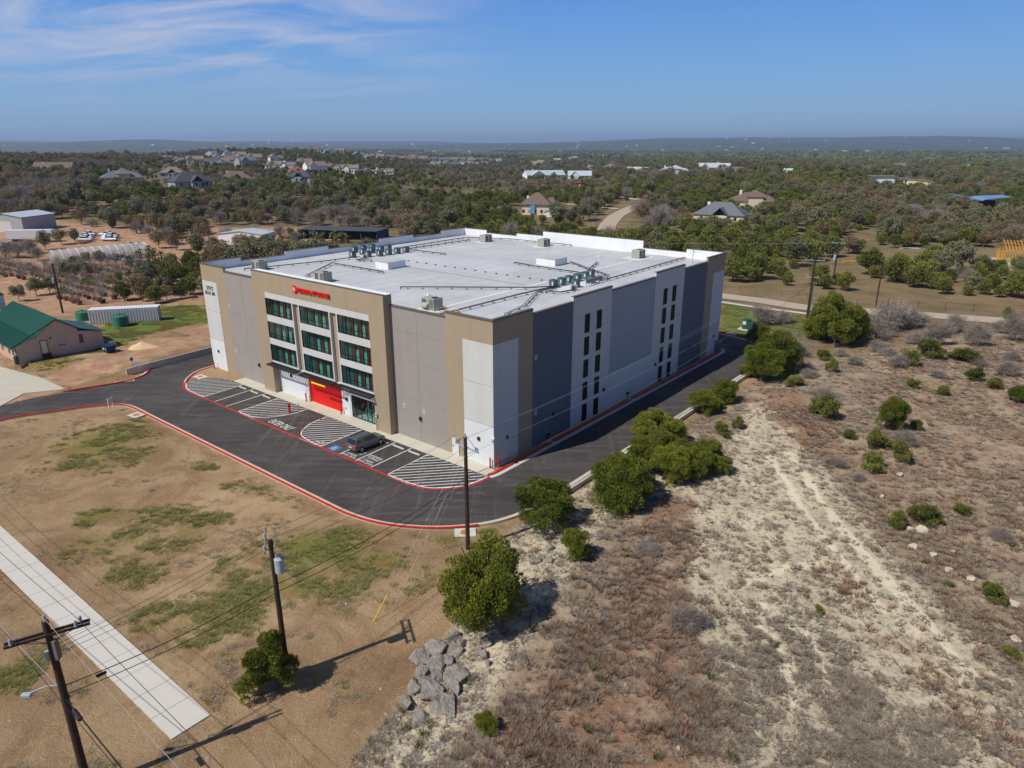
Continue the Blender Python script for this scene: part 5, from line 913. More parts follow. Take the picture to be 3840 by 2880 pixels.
# stripes on the corrugated container
ca, cb_ = np.array([-79.5, 127.4]), np.array([-68.7, 130.1]); ce = (cb_ - ca) / np.linalg.norm(cb_ - ca); cl_ = 12.0
o = empty('shipping_container', (ca[0], ca[1], ZL), math.atan2(ce[1], ce[0]), 'long white corrugated shipping container standing behind the grass', 'container'); m_ = MB(); x = 0; dm('container_w', (198, 200, 202), var=.06)
m_.box(0, cl_, .06, 2.4, .05, 2.75)
while x < cl_ - .3: m_.box(x, x + .2, -.06, .06, .2, 2.62); x += .5
for x in (0, cl_ - .15): m_.box(x, x + .15, -.01, .06, .05, 2.75) if x else None
m_.build('body', M['container_w'], o); m_ = MB(); x = .1
m_.box(0, cl_, 0, 2.44, 2.75, 2.8)
while x < cl_: m_.box(x, x + .14, .05, 2.4, 2.8, 2.84); x += .33
m_.build('roof', M['parapet_in'], o); m_ = MB()
for x in (0.05, cl_ - .2):
    for y in (.05, 2.2): m_.box(x, x + .15, y, y + .15, -.2, .05)
m_.build('foot', M['dark_metal'], o)
def tank(p, lb, r=1.35, h=2.0):
    o = empty('water_tank', p, 0, lb, 'water tank'); m_ = MB(); z = 0
    for i in range(6): m_.cyl((0, 0, z), (0, 0, z + h / 6 - .05), r, r, 28, 0, False); m_.cyl((0, 0, z + h / 6 - .05), (0, 0, z + h / 6), r, r * .975, 28, 0, False); z += h / 6
    m_.cyl((0, 0, h), (0, 0, h + .3), r, .3, 28); m_.build('body', M['tank'], o, smooth=False); m_ = MB()
    for i in range(6): a = i * PI / 3; m_.tube([(math.cos(a) * .3, math.sin(a) * .3, h + .31), (math.cos(a) * r * .95, math.sin(a) * r * .95, h + .05)], .05)
    m_.cyl((0, 0, h + .3), (0, 0, h + .42), .32, .3, 14); m_.build('lid', M['green_metal'], o)
tank((-73.0, 126.2, ZL), 'round green water tank in front of the white container'); tank((-82.9, 131.2, ZL), 'green water tank half hidden behind the green roofed house', 1.3, 1.6)
o = empty('dumpster', (-66.0, 109.3, ZL), R(-35), 'small dark blue open dumpster beside the stucco house', 'dumpster'); m_ = MB(); tilt_box(m_, (-.9, .9, .6, .1), (-1.0, 1.0, .8, 1.15)); m_.box(-1.05, 1.05, -.85, .85, 1.15, 1.22); m_.build('body', M['dumpster'], o); m_ = MB(); m_.box(-.35, .35, -.5, .45, 1.22, 1.24); m_.build('lid', M['black'], o); m_ = MB(); m_.box(-.3, .0, -.76, -.7, .5, .9); m_.box(.5, .7, -.78, -.72, .6, .9); m_.build('label_plate', M['white'], o)
o = empty('air_conditioner', (-67.2, 112.6, ZL), R(50), 'beige air conditioner outside the end of the stucco house', 'air conditioner'); m_ = MB(); m_.box(-.5, .5, -.4, .4, 0, .9); m_.build('housing', M['rtu'], o); m_ = MB(); m_.cyl((0, 0, .9), (0, 0, .94), .3); m_.build('fan', M['rtu_dark'], o)
o = empty('propane_bottle', tuple(g0(*crop(0, 1000, 2.765)(178, 1012), .85)) + (ZL,), 0, 'grey gas bottle at the near corner of the stucco house', 'gas bottle'); m_ = MB(); m_.cyl((0, 0, 0), (0, 0, 1.2), .3, .3, 14); m_.cyl((0, 0, 1.2), (0, 0, 1.4), .3, .1, 14); m_.build('body', M['interior'], o)
def mound(loc, rx, ry, h, mt, lb, seed):
    rg = random.Random(seed); n = 26; rings = 8; m_ = MB(); vs = [(0, 0, h)]
    for i in range(1, rings + 1):
        for j in range(n): a = 2 * PI * j / n; k_ = i / rings; q = 1 + .18 * math.sin(3 * a + seed) + rg.uniform(-.06, .06); vs.append((rx * k_ * q * math.cos(a), ry * k_ * q * math.sin(a), h * (1 - k_) ** 1.15 * (1 + rg.uniform(-.12, .12)) - (.15 if i == rings else 0)))
    fs = [(0, 1 + j, 1 + (j + 1) % n) for j in range(n)] + [(1 + i*n + j, 1 + (i+1)*n + j, 1 + (i+1)*n + (j+1) % n, 1 + i*n + (j+1) % n) for i in range(rings - 1) for j in range(n)]; m_.add(vs, fs); o = m_.build('soil_heap', M[mt], smooth=True); o.location = loc; tag(o, lb, 'soil heap')
mound((-61.9, 112.0, ZL - .05), 2.7, 1.7, 1.1, 'sand', 'small heap of pale sand on the verge beside the dirt road', 1); mound((-60.3, 119.6, ZL - .05), 2.9, 1.8, .8, 'soil', 'low brown soil heap in the grass beyond the sand heap', 2)
# arched greenhouse
gd = np.array([.73, .68]); gd /= np.linalg.norm(gd); o = empty('greenhouse', (-130.5, 199.6, .0), math.atan2(gd[1], gd[0]), 'long arched greenhouse covered in pale shade netting', 'greenhouse'); z_ = float(T(-125, 208)); o.location.z = z_
gl, gw, gh = 25.0, 9.2, 3.9; m_ = MB(); hp = MB(); na = 14
arc = [(gw / 2 - gw / 2 * math.cos(a), gh * math.sin(a) ** .85) for a in np.linspace(0.0, PI, na + 1)]
for i in range(na): (ya, za), (yb, zb) = arc[i], arc[i + 1]; m_.add([(0, ya, za), (gl, ya, za), (gl, yb, zb), (0, yb, zb)], [(0, 1, 2, 3)])
m_.add([(0.02, y, z) for y, z in arc], [tuple(range(na + 1))]); m_.add([(gl - .02, y, z) for y, z in arc], [tuple(range(na + 1))])
netm = bpy.data.materials.new('netting'); netm.use_nodes = True; t = netm.node_tree; t.nodes.clear(); mo = N(t, 'ShaderNodeOutputMaterial'); df = N(t, 'ShaderNodeBsdfDiffuse'); df.inputs[0].default_value = L3(196, 202, 206); trn = N(t, 'ShaderNodeBsdfTransparent'); ms = N(t, 'ShaderNodeMixShader'); ms.inputs[0].default_value = .42; t.links.new(trn.outputs[0], ms.inputs[1]); t.links.new(df.outputs[0], ms.inputs[2]); t.links.new(ms.outputs[0], mo.inputs[0])
m_.build('cover', netm, o, fix=False)
for i in range(13): x = i * gl / 12; hp = MB(); hp.tube([(x, y, z + .03) for y, z in arc], .09, 5); hp.build('hoop', M['low_white'], o)
# sheds and barns
def shed(name, loc, rz, w_, d_, h0, h1, wm_, rm_, lb, door=None, cat='shed', open_=False):
    o = empty(name, loc, rz, lb, cat); m_ = MB()
    if open_:
        m_.box(0, w_, d_ - .1, d_, 0, h0); m_.box(0, .15, 0, d_, 0, h0); m_.box(w_ - .15, w_, 0, d_, 0, h0)
        for i in range(6): x = w_ * i / 5; m_.box(max(0, x - .1), min(w_, x + .1), -.02, .15, 0, h0)
    else: yprof(m_, [(0, -.3), (0, h0), (w_ / 2, h1), (w_, h0), (w_, -.3)], 0, d_)
    m_.build('wall', M[wm_], o); m_ = MB()
    if open_: sheet(m_, -.3, h0 + .02, w_ + .3, h0 + .02, -.6, d_ + .3, .15)
    else: sheet(m_, -.3, h0 - .02, w_ / 2, h1 + .05, -.3, d_ + .3, .1); sheet(m_, w_ / 2, h1 + .05, w_ + .3, h0 - .02, -.3, d_ + .3, .1)
    m_.build('roof', M[rm_], o)
    if door: m_ = MB(); m_.box(w_ * .3, w_ * .7, -.06, 0, 0, h0 * .72); m_.build('door', M[door], o)
    return o
pt = lambda x, y, c_: gt(*c_(x, y))
Nn = crop(0, 700, 2.765); Bb = crop(700, 800, 2.765)
p = pt(40, 470, Nn); shed('metal_shed', (p[0] - 6, p[1], p[2]), R(-8), 15, 16, 5.4, 6.6, 'interior_light', 'roof_metal', 'grey metal workshop shed at the left edge with a roller door', 'white')
p = pt(75, 575, Nn); q = pt(515, 560, Nn); o = empty('trailer', p, R(8), 'long white box trailer parked before the grey workshop', 'trailer'); m_ = MB(); m_.box(0, 14.5, 0, 2.6, 1.0, 3.9); m_.box(.0, 14.5, .2, 2.4, .75, 1.0); m_.build('body', M['low_white'], o)
for x in (2, 3.4, 12): [MB().cyl((x, y_, .5), (x, y_ + .4, .5), .5, .5, 14).build('wheel', M['tyre'], o) for y_ in (.1, 2.1)]
p = pt(335, 322, Bb); shed('metal_shed', p, R(-9), 16.3, 9, 3.6, 4.6, 'wall_white', 'roof_metal', 'low white metal shed with a pale roof behind the nursery trees', 'interior_light')
p = pt(1165, 268, Bb); shed('open_barn', p, R(-13), 30.5, 11, 3.5, 4, 'wall_blue', 'roof_dark', 'long low open fronted barn with a dark flat roof', open_=True, cat='barn')
Cc = crop(0, 700, 2.765)
def cp_(x, y): return gt(*Cc(x, y))
for i, (x, y, lb) in enumerate(((1140, 562, 'white pickup nearest the greenhouse in the right hand row'), (1140, 545, 'second white pickup of the right hand row'), (1150, 527, 'third white pickup of the right hand row'), (1120, 512, 'farthest white pickup of the right hand row'), (880, 566, 'white pickup nearest the trees in the left hand row'), (895, 548, 'second white pickup of the left hand row'), (885, 530, 'third white pickup of the left hand row'), (920, 510, 'farthest white pickup of the left hand row'), (75, 628, 'white pickup beside the box trailer at the left edge'))):
    car('pickup_truck', 'pickup', M['carwhite'], cp_(x, y), R(180 + (i * 7) % 5), lb, 'pickup truck', 'white pickups in the nursery yard')
for x, y, pa, rz, lb in ((1165, 752, 'carblue', 170, 'dark blue car behind the others by the greenhouse'), (1220, 765, 'carblack', 172, 'dark estate car beside the greenhouse trees'), (1355, 782, 'carsilver', 10, 'silver car in the nursery yard'), (1515, 825, 'carblack', 10, 'left dark car by the red sign in the nursery yard'), (1600, 838, 'carblack', 12, 'right dark car by the palms in the nursery yard'), (1705, 842, 'carblue', 14, 'dark car half hidden by shrubs in the nursery yard')):
    car('parked_car', 'suv' if x != 1355 else 'sedan', M[pa], cp_(x, y), R(rz), lb, 'car', 'cars in the nursery yard')
o = empty('utility_vehicle', cp_(905, 862), 0, 'yellow machine parked under the nursery trees', 'loader'); m_ = MB(); m_.box(-1.6, 1.6, -.8, .8, .5, 1.3); m_.box(-.6, .7, -.7, .7, 1.3, 2.1); m_.box(1.6, 2.4, -1, 1, .1, .7); m_.build('body', M['yellow'], o)
for x in (-1, 1): [MB().cyl((x, y_, .5), (x, y_ + .3, .5), .5).build('wheel', M['tyre'], o) for y_ in (-1, .7)]
sign('yard_sign', cp_(1447, 745), R(30), 2.2, 1.4, 1.6, 'red', 'red sign board among the nursery palms')
p = ot(2110, 573); car('pickup_truck', 'pickup', M['carblack'], p, R(95), 'dark pickup parked on the bare ground before the timber frame', 'pickup truck')
# building site on the right
def box_loo(p, lb): o = empty('portable_toilet', p, R(20), lb, 'portable toilet'); m_ = MB(); m_.box(-.6, .6, -.6, .6, 0, 2.1); m_.build('cabin', M['low_white'], o); m_ = MB(); m_.box(-.45, .45, -.64, -.6, .1, 1.95); m_.build('door', M['wall_grey'], o); m_ = MB(); m_.add([(-.65, -.65, 2.1), (.65, -.65, 2.1), (.65, .65, 2.1), (-.65, .65, 2.1), (-.3, 0, 2.35), (.3, 0, 2.35)], [(0, 1, 5, 4), (1, 2, 5), (2, 3, 4, 5), (3, 0, 4)]); m_.build('roof', M['wall_white'], o)
box_loo(ot(2071, 588), 'pale portable toilet at the edge of the bare building plot'); 
p = ot(2190, 574); o = empty('timber_house', p, R(-18), 'unfinished yellow timber house frame at the right edge', 'house frame'); m_ = MB(); m_.box(-3, 16, -1, 11, -.3, .7); m_.build('foundation', M['conc_light'], o)
m_ = MB(); y = 0
for i in range(24): x = -2.5 + i * .75; [m_.box(x, x + .12, yy, yy + .12, .7, 3.5) for yy in (0, 4.5, 9)]
for yy in (0, 4.5, 9): m_.box(-2.5, 15, yy, yy + .12, 3.5, 3.65)
for j in range(13): yy = j * .75; m_.box(-2.5, -2.38, yy, yy + .12, .7, 3.5)
m_.build('stud_wall', M['lumber'], o); m_ = MB()
for i in range(20): x = -2.5 + i * .85; m_.add([(x, -.4, 3.6), (x + .1, -.4, 3.6), (x + .1, 4.6, 6.6), (x, 4.6, 6.6), (x, -.4, 3.8), (x + .1, -.4, 3.8), (x + .1, 4.6, 6.8), (x, 4.6, 6.8)], [(0,3,2,1),(4,5,6,7),(0,1,5,4),(1,2,6,5),(2,3,7,6),(3,0,4,7)]); m_.add([(x, 9.4, 3.6), (x + .1, 9.4, 3.6), (x + .1, 4.6, 6.6), (x, 4.6, 6.6), (x, 9.4, 3.8), (x + .1, 9.4, 3.8), (x + .1, 4.6, 6.8), (x, 4.6, 6.8)], [(0,3,2,1),(4,5,6,7),(0,1,5,4),(1,2,6,5),(2,3,7,6),(3,0,4,7)])
m_.build('rafter', M['lumber'], o)
def pile(p, rz, lb, mt='lumber', L=4, n=6):
    rg = random.Random(n); m_ = MB()
    for i in range(n): a = rg.uniform(-.25, .25); y = rg.uniform(-.8, .8); z = .02 + i * .09; c_, s_ = math.cos(a), math.sin(a); m_.add([(x * c_ - (y + yy) * s_, x * s_ + (y + yy) * c_, z + zz) for zz in (0, .08) for x, yy in ((-L/2, -.2), (L/2, -.2), (L/2, .2), (-L/2, .2))], [(0,3,2,1),(4,5,6,7),(0,1,5,4),(1,2,6,5),(2,3,7,6),(3,0,4,7)])
    o = m_.build('plank_pile', M[mt]); o.location = p; o.rotation_euler = (0, 0, rz); tag(o, lb, 'plank pile')
pile(ot(1836, 567), R(15), 'loose planks on the ground beside the cleared trees'); pile(ot(1965, 538), R(-8), 'pale boards stacked in the middle of the cleared plot', 'conc_light', 6, 5); pile(ot(2160, 564), R(10), 'boards lying in front of the timber house frame', 'lumber', 4, 4); pile(ot(1905, 575), R(60), 'reddish branches heaped beside the cleared plot', 'maroon', 3, 8); pile(ot(2185, 584), R(5), 'pale slabs laid out near the timber frame', 'conc_light', 5, 3)
def fence(pts, h, lb, mt='wood_pole', rails=3, step=3.0, rr=.05):
    o = empty('fence', (0, 0, 0), 0, lb, 'fence'); rl = MB(); n_ = 0
    for a, b in zip(pts[:-1], pts[1:]):
        L = math.dist(a[:2], b[:2]); k_ = max(1, int(L / step))
        for i in range(k_ + 1):
            x, y = a[0] + (b[0] - a[0]) * i / k_, a[1] + (b[1] - a[1]) * i / k_; z = float(T(x, y))
            if i < k_ or b is pts[-1]: m_ = MB(); m_.cyl((x, y, z - .2), (x, y, z + h), rr, rr, 5); m_.build('post', M[mt], o); n_ += 1
            if i: [rl.tube([(px_, py_, pz_ + h * (j + 1) / rails * .95), (x, y, z + h * (j + 1) / rails * .95)], rr * .5, 4) for j in range(rails)]
            px_, py_, pz_ = x, y, z
    rl.build('rail', M[mt], o)
C3 = crop(1700, 480, 2.304)
fence([gt(*C3(*q)) for q in ((1205, 795), (1250, 750), (1300, 720), (1355, 680))], 1.5, 'dark pipe fence along the left side of the curving road'); fence([gt(*C3(*q)) for q in ((1215, 662), (1290, 668), (1350, 660))], 1.5, 'wooden gate and fence beside the tan hip roofed house')
fence([gt(*C3(*q)) for q in ((90, 715), (210, 722), (400, 745), (560, 760))], 1.2, 'rail fence in the meadow left of the tan hip roofed house', 'wood_old', 2)
fence([gt(*C5(*q)) for q in ((1090, 445), (1300, 440), (1500, 455), (1870, 480), (2110, 490), (2212, 494))], 1.6, 'thin dark wire fence along the far side of the far road', 'dark_metal', 3, 4.0, .05)
fence([gt(*C5(*q)) for q in ((210, 325), (420, 358), (590, 375), (760, 392))], 1.3, 'wire fence at the foot of the trees right of the building', 'dark_metal', 2, 4.0, .04)
fence([gt(*Cc(*q)) for q in ((1640, 1215), (1780, 1200), (2110, 1182))], 2.0, 'tall mesh fence with thin posts behind the left grass', 'steel', 3, 4.0, .04)
fence([gt(*Cc(*q)) for q in ((890, 480), (1080, 478), (1320, 482), (1470, 470))], 2.2, 'high wire fence behind the parked white pickups', 'dark_metal', 3, 5.0, .04)
# boulders of the rough stone bank, one by one
C6 = crop(1500, 1900, 1.6927); bl_ = [(128, 968, 120, 85), (225, 905, 118, 85), (330, 925, 112, 100), (325, 825, 90, 60), (232, 1015, 128, 100), (148, 1060, 72, 60), (315, 985, 56, 50), (240, 1090, 90, 75), (352, 1085, 150, 110), (165, 1115, 84, 55), (92, 1155, 80, 80), (205, 1215, 150, 120), (355, 1150, 66, 90), (312, 1265, 88, 170), (32, 1245, 60, 110), (240, 1290, 92, 100), (132, 1345, 128, 110), (392, 875, 50, 50), (535, 955, 48, 40), (560, 875, 45, 45), (500, 930, 36, 40), (855, 350, 74, 50), (945, 350, 46, 36), (950, 270, 56, 36), (560, 1005, 30, 25)]
whr = ['topmost stone row', 'second row of the stone bank', 'middle of the stone bank', 'lower part of the stone bank', 'bottom of the stone bank']; shp = ['flat slab', 'blocky grey boulder', 'angular grey boulder', 'rounded pale boulder', 'cracked boulder', 'tilted slab']
import bmesh as _bm
def boulder(p, wd, hd, seed, lb, hh=None, mt='rock'):
    rg = random.Random(seed); bm = _bm.new(); n = 17
    for i in range(n): v = Vector((rg.gauss(0, 1), rg.gauss(0, 1), rg.gauss(0, 1))).normalized(); v = Vector((v.x, v.y, max(-.5, min(.45, v.z)))); bm.verts.new((v.x * wd / 2 * rg.uniform(.85, 1.12), v.y * hd / 2 * rg.uniform(.85, 1.12), v.z * (hh or min(wd, hd) * .75)))
    _bm.ops.convex_hull(bm, input=bm.verts[:]); _bm.ops.delete(bm, geom=[v for v in bm.verts if not v.link_faces], context='VERTS')
    me_ = bpy.data.meshes.new('boulder'); bm.to_mesh(me_); bm.free(); me_.materials.append(M[mt]); o = bpy.data.objects.new('boulder', me_); COL.objects.link(o); o.location = (p[0], p[1], p[2] + .12); o.rotation_euler = (rg.uniform(-.28, .28), rg.uniform(-.28, .28), rg.uniform(0, .5))
    b_ = o.modifiers.new('b', 'BEVEL'); b_.width = min(wd, hd) * .02; b_.segments = 1; tag(o, lb, 'boulder', 'grey boulders of the stone bank'); return o
for i, (x, y, w_, h_) in enumerate(bl_):
    p = gt(*C6(x, y)); s = depth(p) / FPX / 1.6927; 
    if i < 17: lb = '%s, %s, %s' % (shp[i % 6], ('small', 'mid sized', 'large')[min(2, int((w_ * h_) ** .5 / 45))], whr[min(4, max(0, int((y - 800) / 110)))] + (' on its left' if x < 180 else ' on its right' if x > 290 else ' at its centre'))
    else: lb = 'small grey stone number'.replace(' number', '') + (' on the rubble right of the stone bank', ' on the slope between the big juniper and the small one')[y < 400] + ', ' + ('lying left', 'lying right', 'uppermost', 'lowest')[i % 4]
    boulder(p, w_ * s * 1.3, h_ * s * 1.95, i, lb, .62)
C8 = crop(2500, 1500, 1.2022)
for i, (x, y, w_) in enumerate(((1148, 590, 58), (1100, 590, 45), (1375, 810, 48), (1270, 770, 40), (1560, 925, 60), (1110, 665, 40), (1200, 700, 40), (965, 440, 30), (390, 385, 30), (1575, 1085, 50), (1290, 690, 26), (468, 797, 22), (1050, 340, 40))):
    p = gt(*C8(x, y)); s = depth(p) / FPX / 1.2022; boulder(p, w_ * s, w_ * s, 50 + i, ('pale limestone rock %s on the brushy slope at the right' % ('beside a shrub', 'half sunk in grass', 'below a bush', 'next to a yucca', 'near the track', 'with flat top', 'low and broad', 'lying alone', 'near the thicket', 'by the frame edge', 'small and round', 'on the bare track', 'above the others')[i]), .3, 'stone').__setitem__('group', 'pale rocks on the slope')
# ---------------------------------------------------------------- vegetation
def fastmesh(name, V, F, mats, mi=None, smooth=False):
    V = np.asarray(V, np.float32); F = np.asarray(F, np.int32); k_ = F.shape[1]; me = bpy.data.meshes.new(name)
    me.vertices.add(len(V)); me.vertices.foreach_set('co', V.ravel()); me.loops.add(F.size); me.loops.foreach_set('vertex_index', F.ravel())
    me.polygons.add(len(F)); me.polygons.foreach_set('loop_start', np.arange(0, F.size, k_, dtype=np.int32)); me.polygons.foreach_set('loop_total', np.full(len(F), k_, np.int32))
    for m in (mats if isinstance(mats, (list, tuple)) else [mats]): me.materials.append(m)
    if mi is not None: me.polygons.foreach_set('material_index', np.asarray(mi, np.int32))
    me.update(); return me
def unit(v): return v / (np.linalg.norm(v, axis=1, keepdims=True) + 1e-9)
def crown_arr(seed, Rr, H, z0, nl, nf, leaf, style='spray', lob=(.30, .5), fill=.35, top=1.0, kw_two=False):
    r = np.random.RandomState(seed); C = []
    while len(C) < nl:
        p = r.uniform(-1, 1, 3)
        if np.linalg.norm(p) < 1 and np.linalg.norm(p) > fill: C.append(p)
    C = np.array(C)
    if kw_two:                                   # ragged conifers: a few big masses of unequal size, each carrying many small tufts
        K = max(11, nl // 8); bz = r.uniform(-1.05, .8, K); ba = np.arange(K) * 2.4 + r.uniform(-.4, .4, K); bq = np.sqrt(np.clip(1 - np.clip(bz, 0, 1) ** 2, .05, 1)) * r.uniform(.25, 1.0, K) ** .6; big = np.stack([np.cos(ba) * bq, np.sin(ba) * bq, bz], 1); br = r.uniform(.30, .50, K); own = r.choice(K, nl, p=br**2 / (br**2).sum()); dd_ = unit(r.normal(size=(nl, 3)) + np.array([0, 0, .2])); C = big[own] * .78 + dd_ * br[own][:, None] * r.uniform(.7, 1.15, (nl, 1)); C[:, 2] = np.clip(C[:, 2], -1.12, 1.15)
    C[:, 0] *= Rr * .72; C[:, 1] *= Rr * .72
    wz = (C[:, 2] + 1) / 2; C[:, 2] = z0 + H * .12 + wz * H * .72; nar = 1 - (1 - top) * np.clip(wz, 0, 1); C[:, 0] *= nar; C[:, 1] *= nar
    rl = r.uniform(lob[0], lob[1], nl) * min(Rr, H * .8) * (.6 + .4 * nar)
    pk = r.choice(nl, nf, p=rl**2 / (rl**2).sum()); d = unit(r.normal(size=(nf, 3)) + np.array([0, 0, .25])); rad = rl[pk] * (1 - .45 * r.rand(nf) ** 2.2)
    P = C[pk] + d * rad[:, None] * np.array([1, 1, .85]); P[:, 2] = np.maximum(P[:, 2], z0 * .85 + .02 * r.rand(nf))
    if style == 'spray': ax = unit(d * .8 + np.array([0, 0, .7]) + r.normal(size=(nf, 3)) * .45); la, lb_ = 1.5, .42
    else: ax = unit(r.normal(size=(nf, 3))); la, lb_ = .8, .75
    sd_ = unit(np.cross(ax, d + r.normal(size=(nf, 3)) * .5)); s = leaf * r.uniform(.6, 1.4, (nf, 1))
    V = np.concatenate([P - sd_ * s * lb_ - ax * s * .2, P + sd_ * s * lb_ - ax * s * .2, P + ax * s * la], 0); i = np.arange(nf)
    return V, np.stack([i, i + nf, i + 2 * nf], 1)
def twig_arr(seed, Rr, H, z0, nb, nt, wd, tl):
    r = np.random.RandomState(seed); V = []; F = []; tips = []
    def seg(a, b, ra, rb):
        d = b - a; d = d / (np.linalg.norm(d) + 1e-9); u = np.cross(d, [.3, .2, .9]); u /= np.linalg.norm(u) + 1e-9; v = np.cross(d, u); k_ = len(V)
        for c, q in ((a, ra), (b, rb)):
            for t_ in range(3): an = t_ * 2.094; V.append(c + (u * math.cos(an) + v * math.sin(an)) * q)
        for t_ in range(3): F.append((k_ + t_, k_ + (t_ + 1) % 3, k_ + 3 + (t_ + 1) % 3)); F.append((k_ + t_, k_ + 3 + (t_ + 1) % 3, k_ + 3 + t_))
    def grow(a, d, L, ra, lev):
        b = a + d * L; seg(a, b, ra, ra * .6); tips.append((b, d, lev))
        if lev < 3:
            for _ in range(3 if lev else nb): nd = d * .75 + r.normal(size=3) * .62 + np.array([0, 0, .18]); nd /= np.linalg.norm(nd); grow(a + d * L * r.uniform(.5, 1), nd, L * r.uniform(.55, .85), ra * .55, lev + 1)
    for _ in range(3): d = np.array([r.normal() * .35, r.normal() * .35, 1.]); d /= np.linalg.norm(d); grow(np.zeros(3), d, H * .36, wd, 0)
    V = np.array(V); F = np.array(F); T_ = np.array([t_[0] for t_ in tips]); D_2 = np.array([t_[1] for t_ in tips]); pk = r.randint(0, len(T_), nt)
    P = T_[pk] + r.normal(size=(nt, 3)) * tl * .35; ax = unit(D_2[pk] + r.normal(size=(nt, 3)) * .75); sd_ = unit(r.normal(size=(nt, 3))); s = tl * r.uniform(.5, 1.3, (nt, 1)); w_ = wd * .16
    W_ = np.concatenate([P - sd_ * w_, P + sd_ * w_, P + ax * s], 0); i = np.arange(nt); F2 = np.stack([i, i + nt, i + 2 * nt], 1) + len(V)
    V = np.concatenate([V, W_], 0); F = np.concatenate([F, F2], 0)
    sc = np.array([Rr / max(.01, np.percentile(np.abs(V[:, :2]), 97)),] * 2 + [H / max(.01, np.percentile(V[:, 2], 98))]); return V * sc, F
def trunk_mesh(seed, H, r0, z0, spread=1.0, nb=4):
    rg = random.Random(seed); m_ = MB(); m_.cyl((0, 0, -.3), (.1, .05, H * .45), r0, r0 * .6, 6)
    for i in range(nb): a = 2 * PI * i / nb + rg.uniform(-.4, .4); q = (math.cos(a) * spread * rg.uniform(.5, .9), math.sin(a) * spread * rg.uniform(.5, .9), H * rg.uniform(.65, .85)); m_.cyl((.08, .04, H * rg.uniform(.2, .42)), q, r0 * .5, r0 * .18, 5)
    return m_
def tree_proto(name, kind, seed, Rr, H, nf, leaf, mt, bark, lb='', cat='tree', z0=.3, nl=22, **kw):
    o = empty(name, (0, 0, -500), 0, lb, cat); 
    if kind == 'leaf': V, F = crown_arr(seed, Rr, H, z0, nl, nf, leaf, **kw)
    else: V, F = twig_arr(seed, Rr, H, z0, 4, nf, leaf, kw.get('tl', .7))
    c = bpy.data.objects.new('crown', fastmesh('crown', V, F, M[mt])); COL.objects.link(c); setp(c, o)
    trunk_mesh(seed, H, .16 * H / 5, z0, Rr * .6).build('trunk', M[bark], o); return o
used = set()
def put(proto, loc, rz, sc, lb, grp=None):
    f_ = proto.name not in used; used.add(proto.name); o = place(proto, f_, loc, rz, sc, lb, grp); return o
NJ = [tree_proto('juniper_bush', 'leaf', 10 + i, 2.0, 3.2, 46000, .050, 'juniper', 'bark', z0=.02, nl=170, lob=(.08, .20), fill=.35, top=.9, kw_two=True, cat='juniper bush') for i in range(4)]
CJ = [tree_proto('juniper_bush', 'leaf', 30 + i, 1.3, 3.2, 22000, .05, 'juniper', 'bark', z0=.0, nl=110, lob=(.11, .24), fill=.3, top=.45, kw_two=True, cat='juniper bush') for i in range(2)]
SJ = [tree_proto('juniper_shrub', 'leaf', 40 + i, .8, 1.0, 5200, .045, 'juniper_far', 'bark', z0=.0, nl=50, lob=(.12, .28), kw_two=True, fill=.2, top=.6, cat='shrub') for i in range(3)]
NB = [tree_proto('bare_shrub', 'twig', 50 + i, 1.7, 2.6, 3800, .09, 'twig', 'bark_grey', tl=.5, cat='bare shrub') for i in range(3)]
def CW(q):
    c = next(k for k in KIDS[q.name] if k.name.startswith('crown')); a = np.zeros(len(c.data.vertices) * 3); c.data.vertices.foreach_get('co', a); a = a.reshape(-1, 3); return (np.percentile(a[:, 0], 99.6) - np.percentile(a[:, 0], .4) + np.percentile(a[:, 1], 99.6) - np.percentile(a[:, 1], .4)) / 2 * (1.0 if 'twig' in q.name else 1.02)
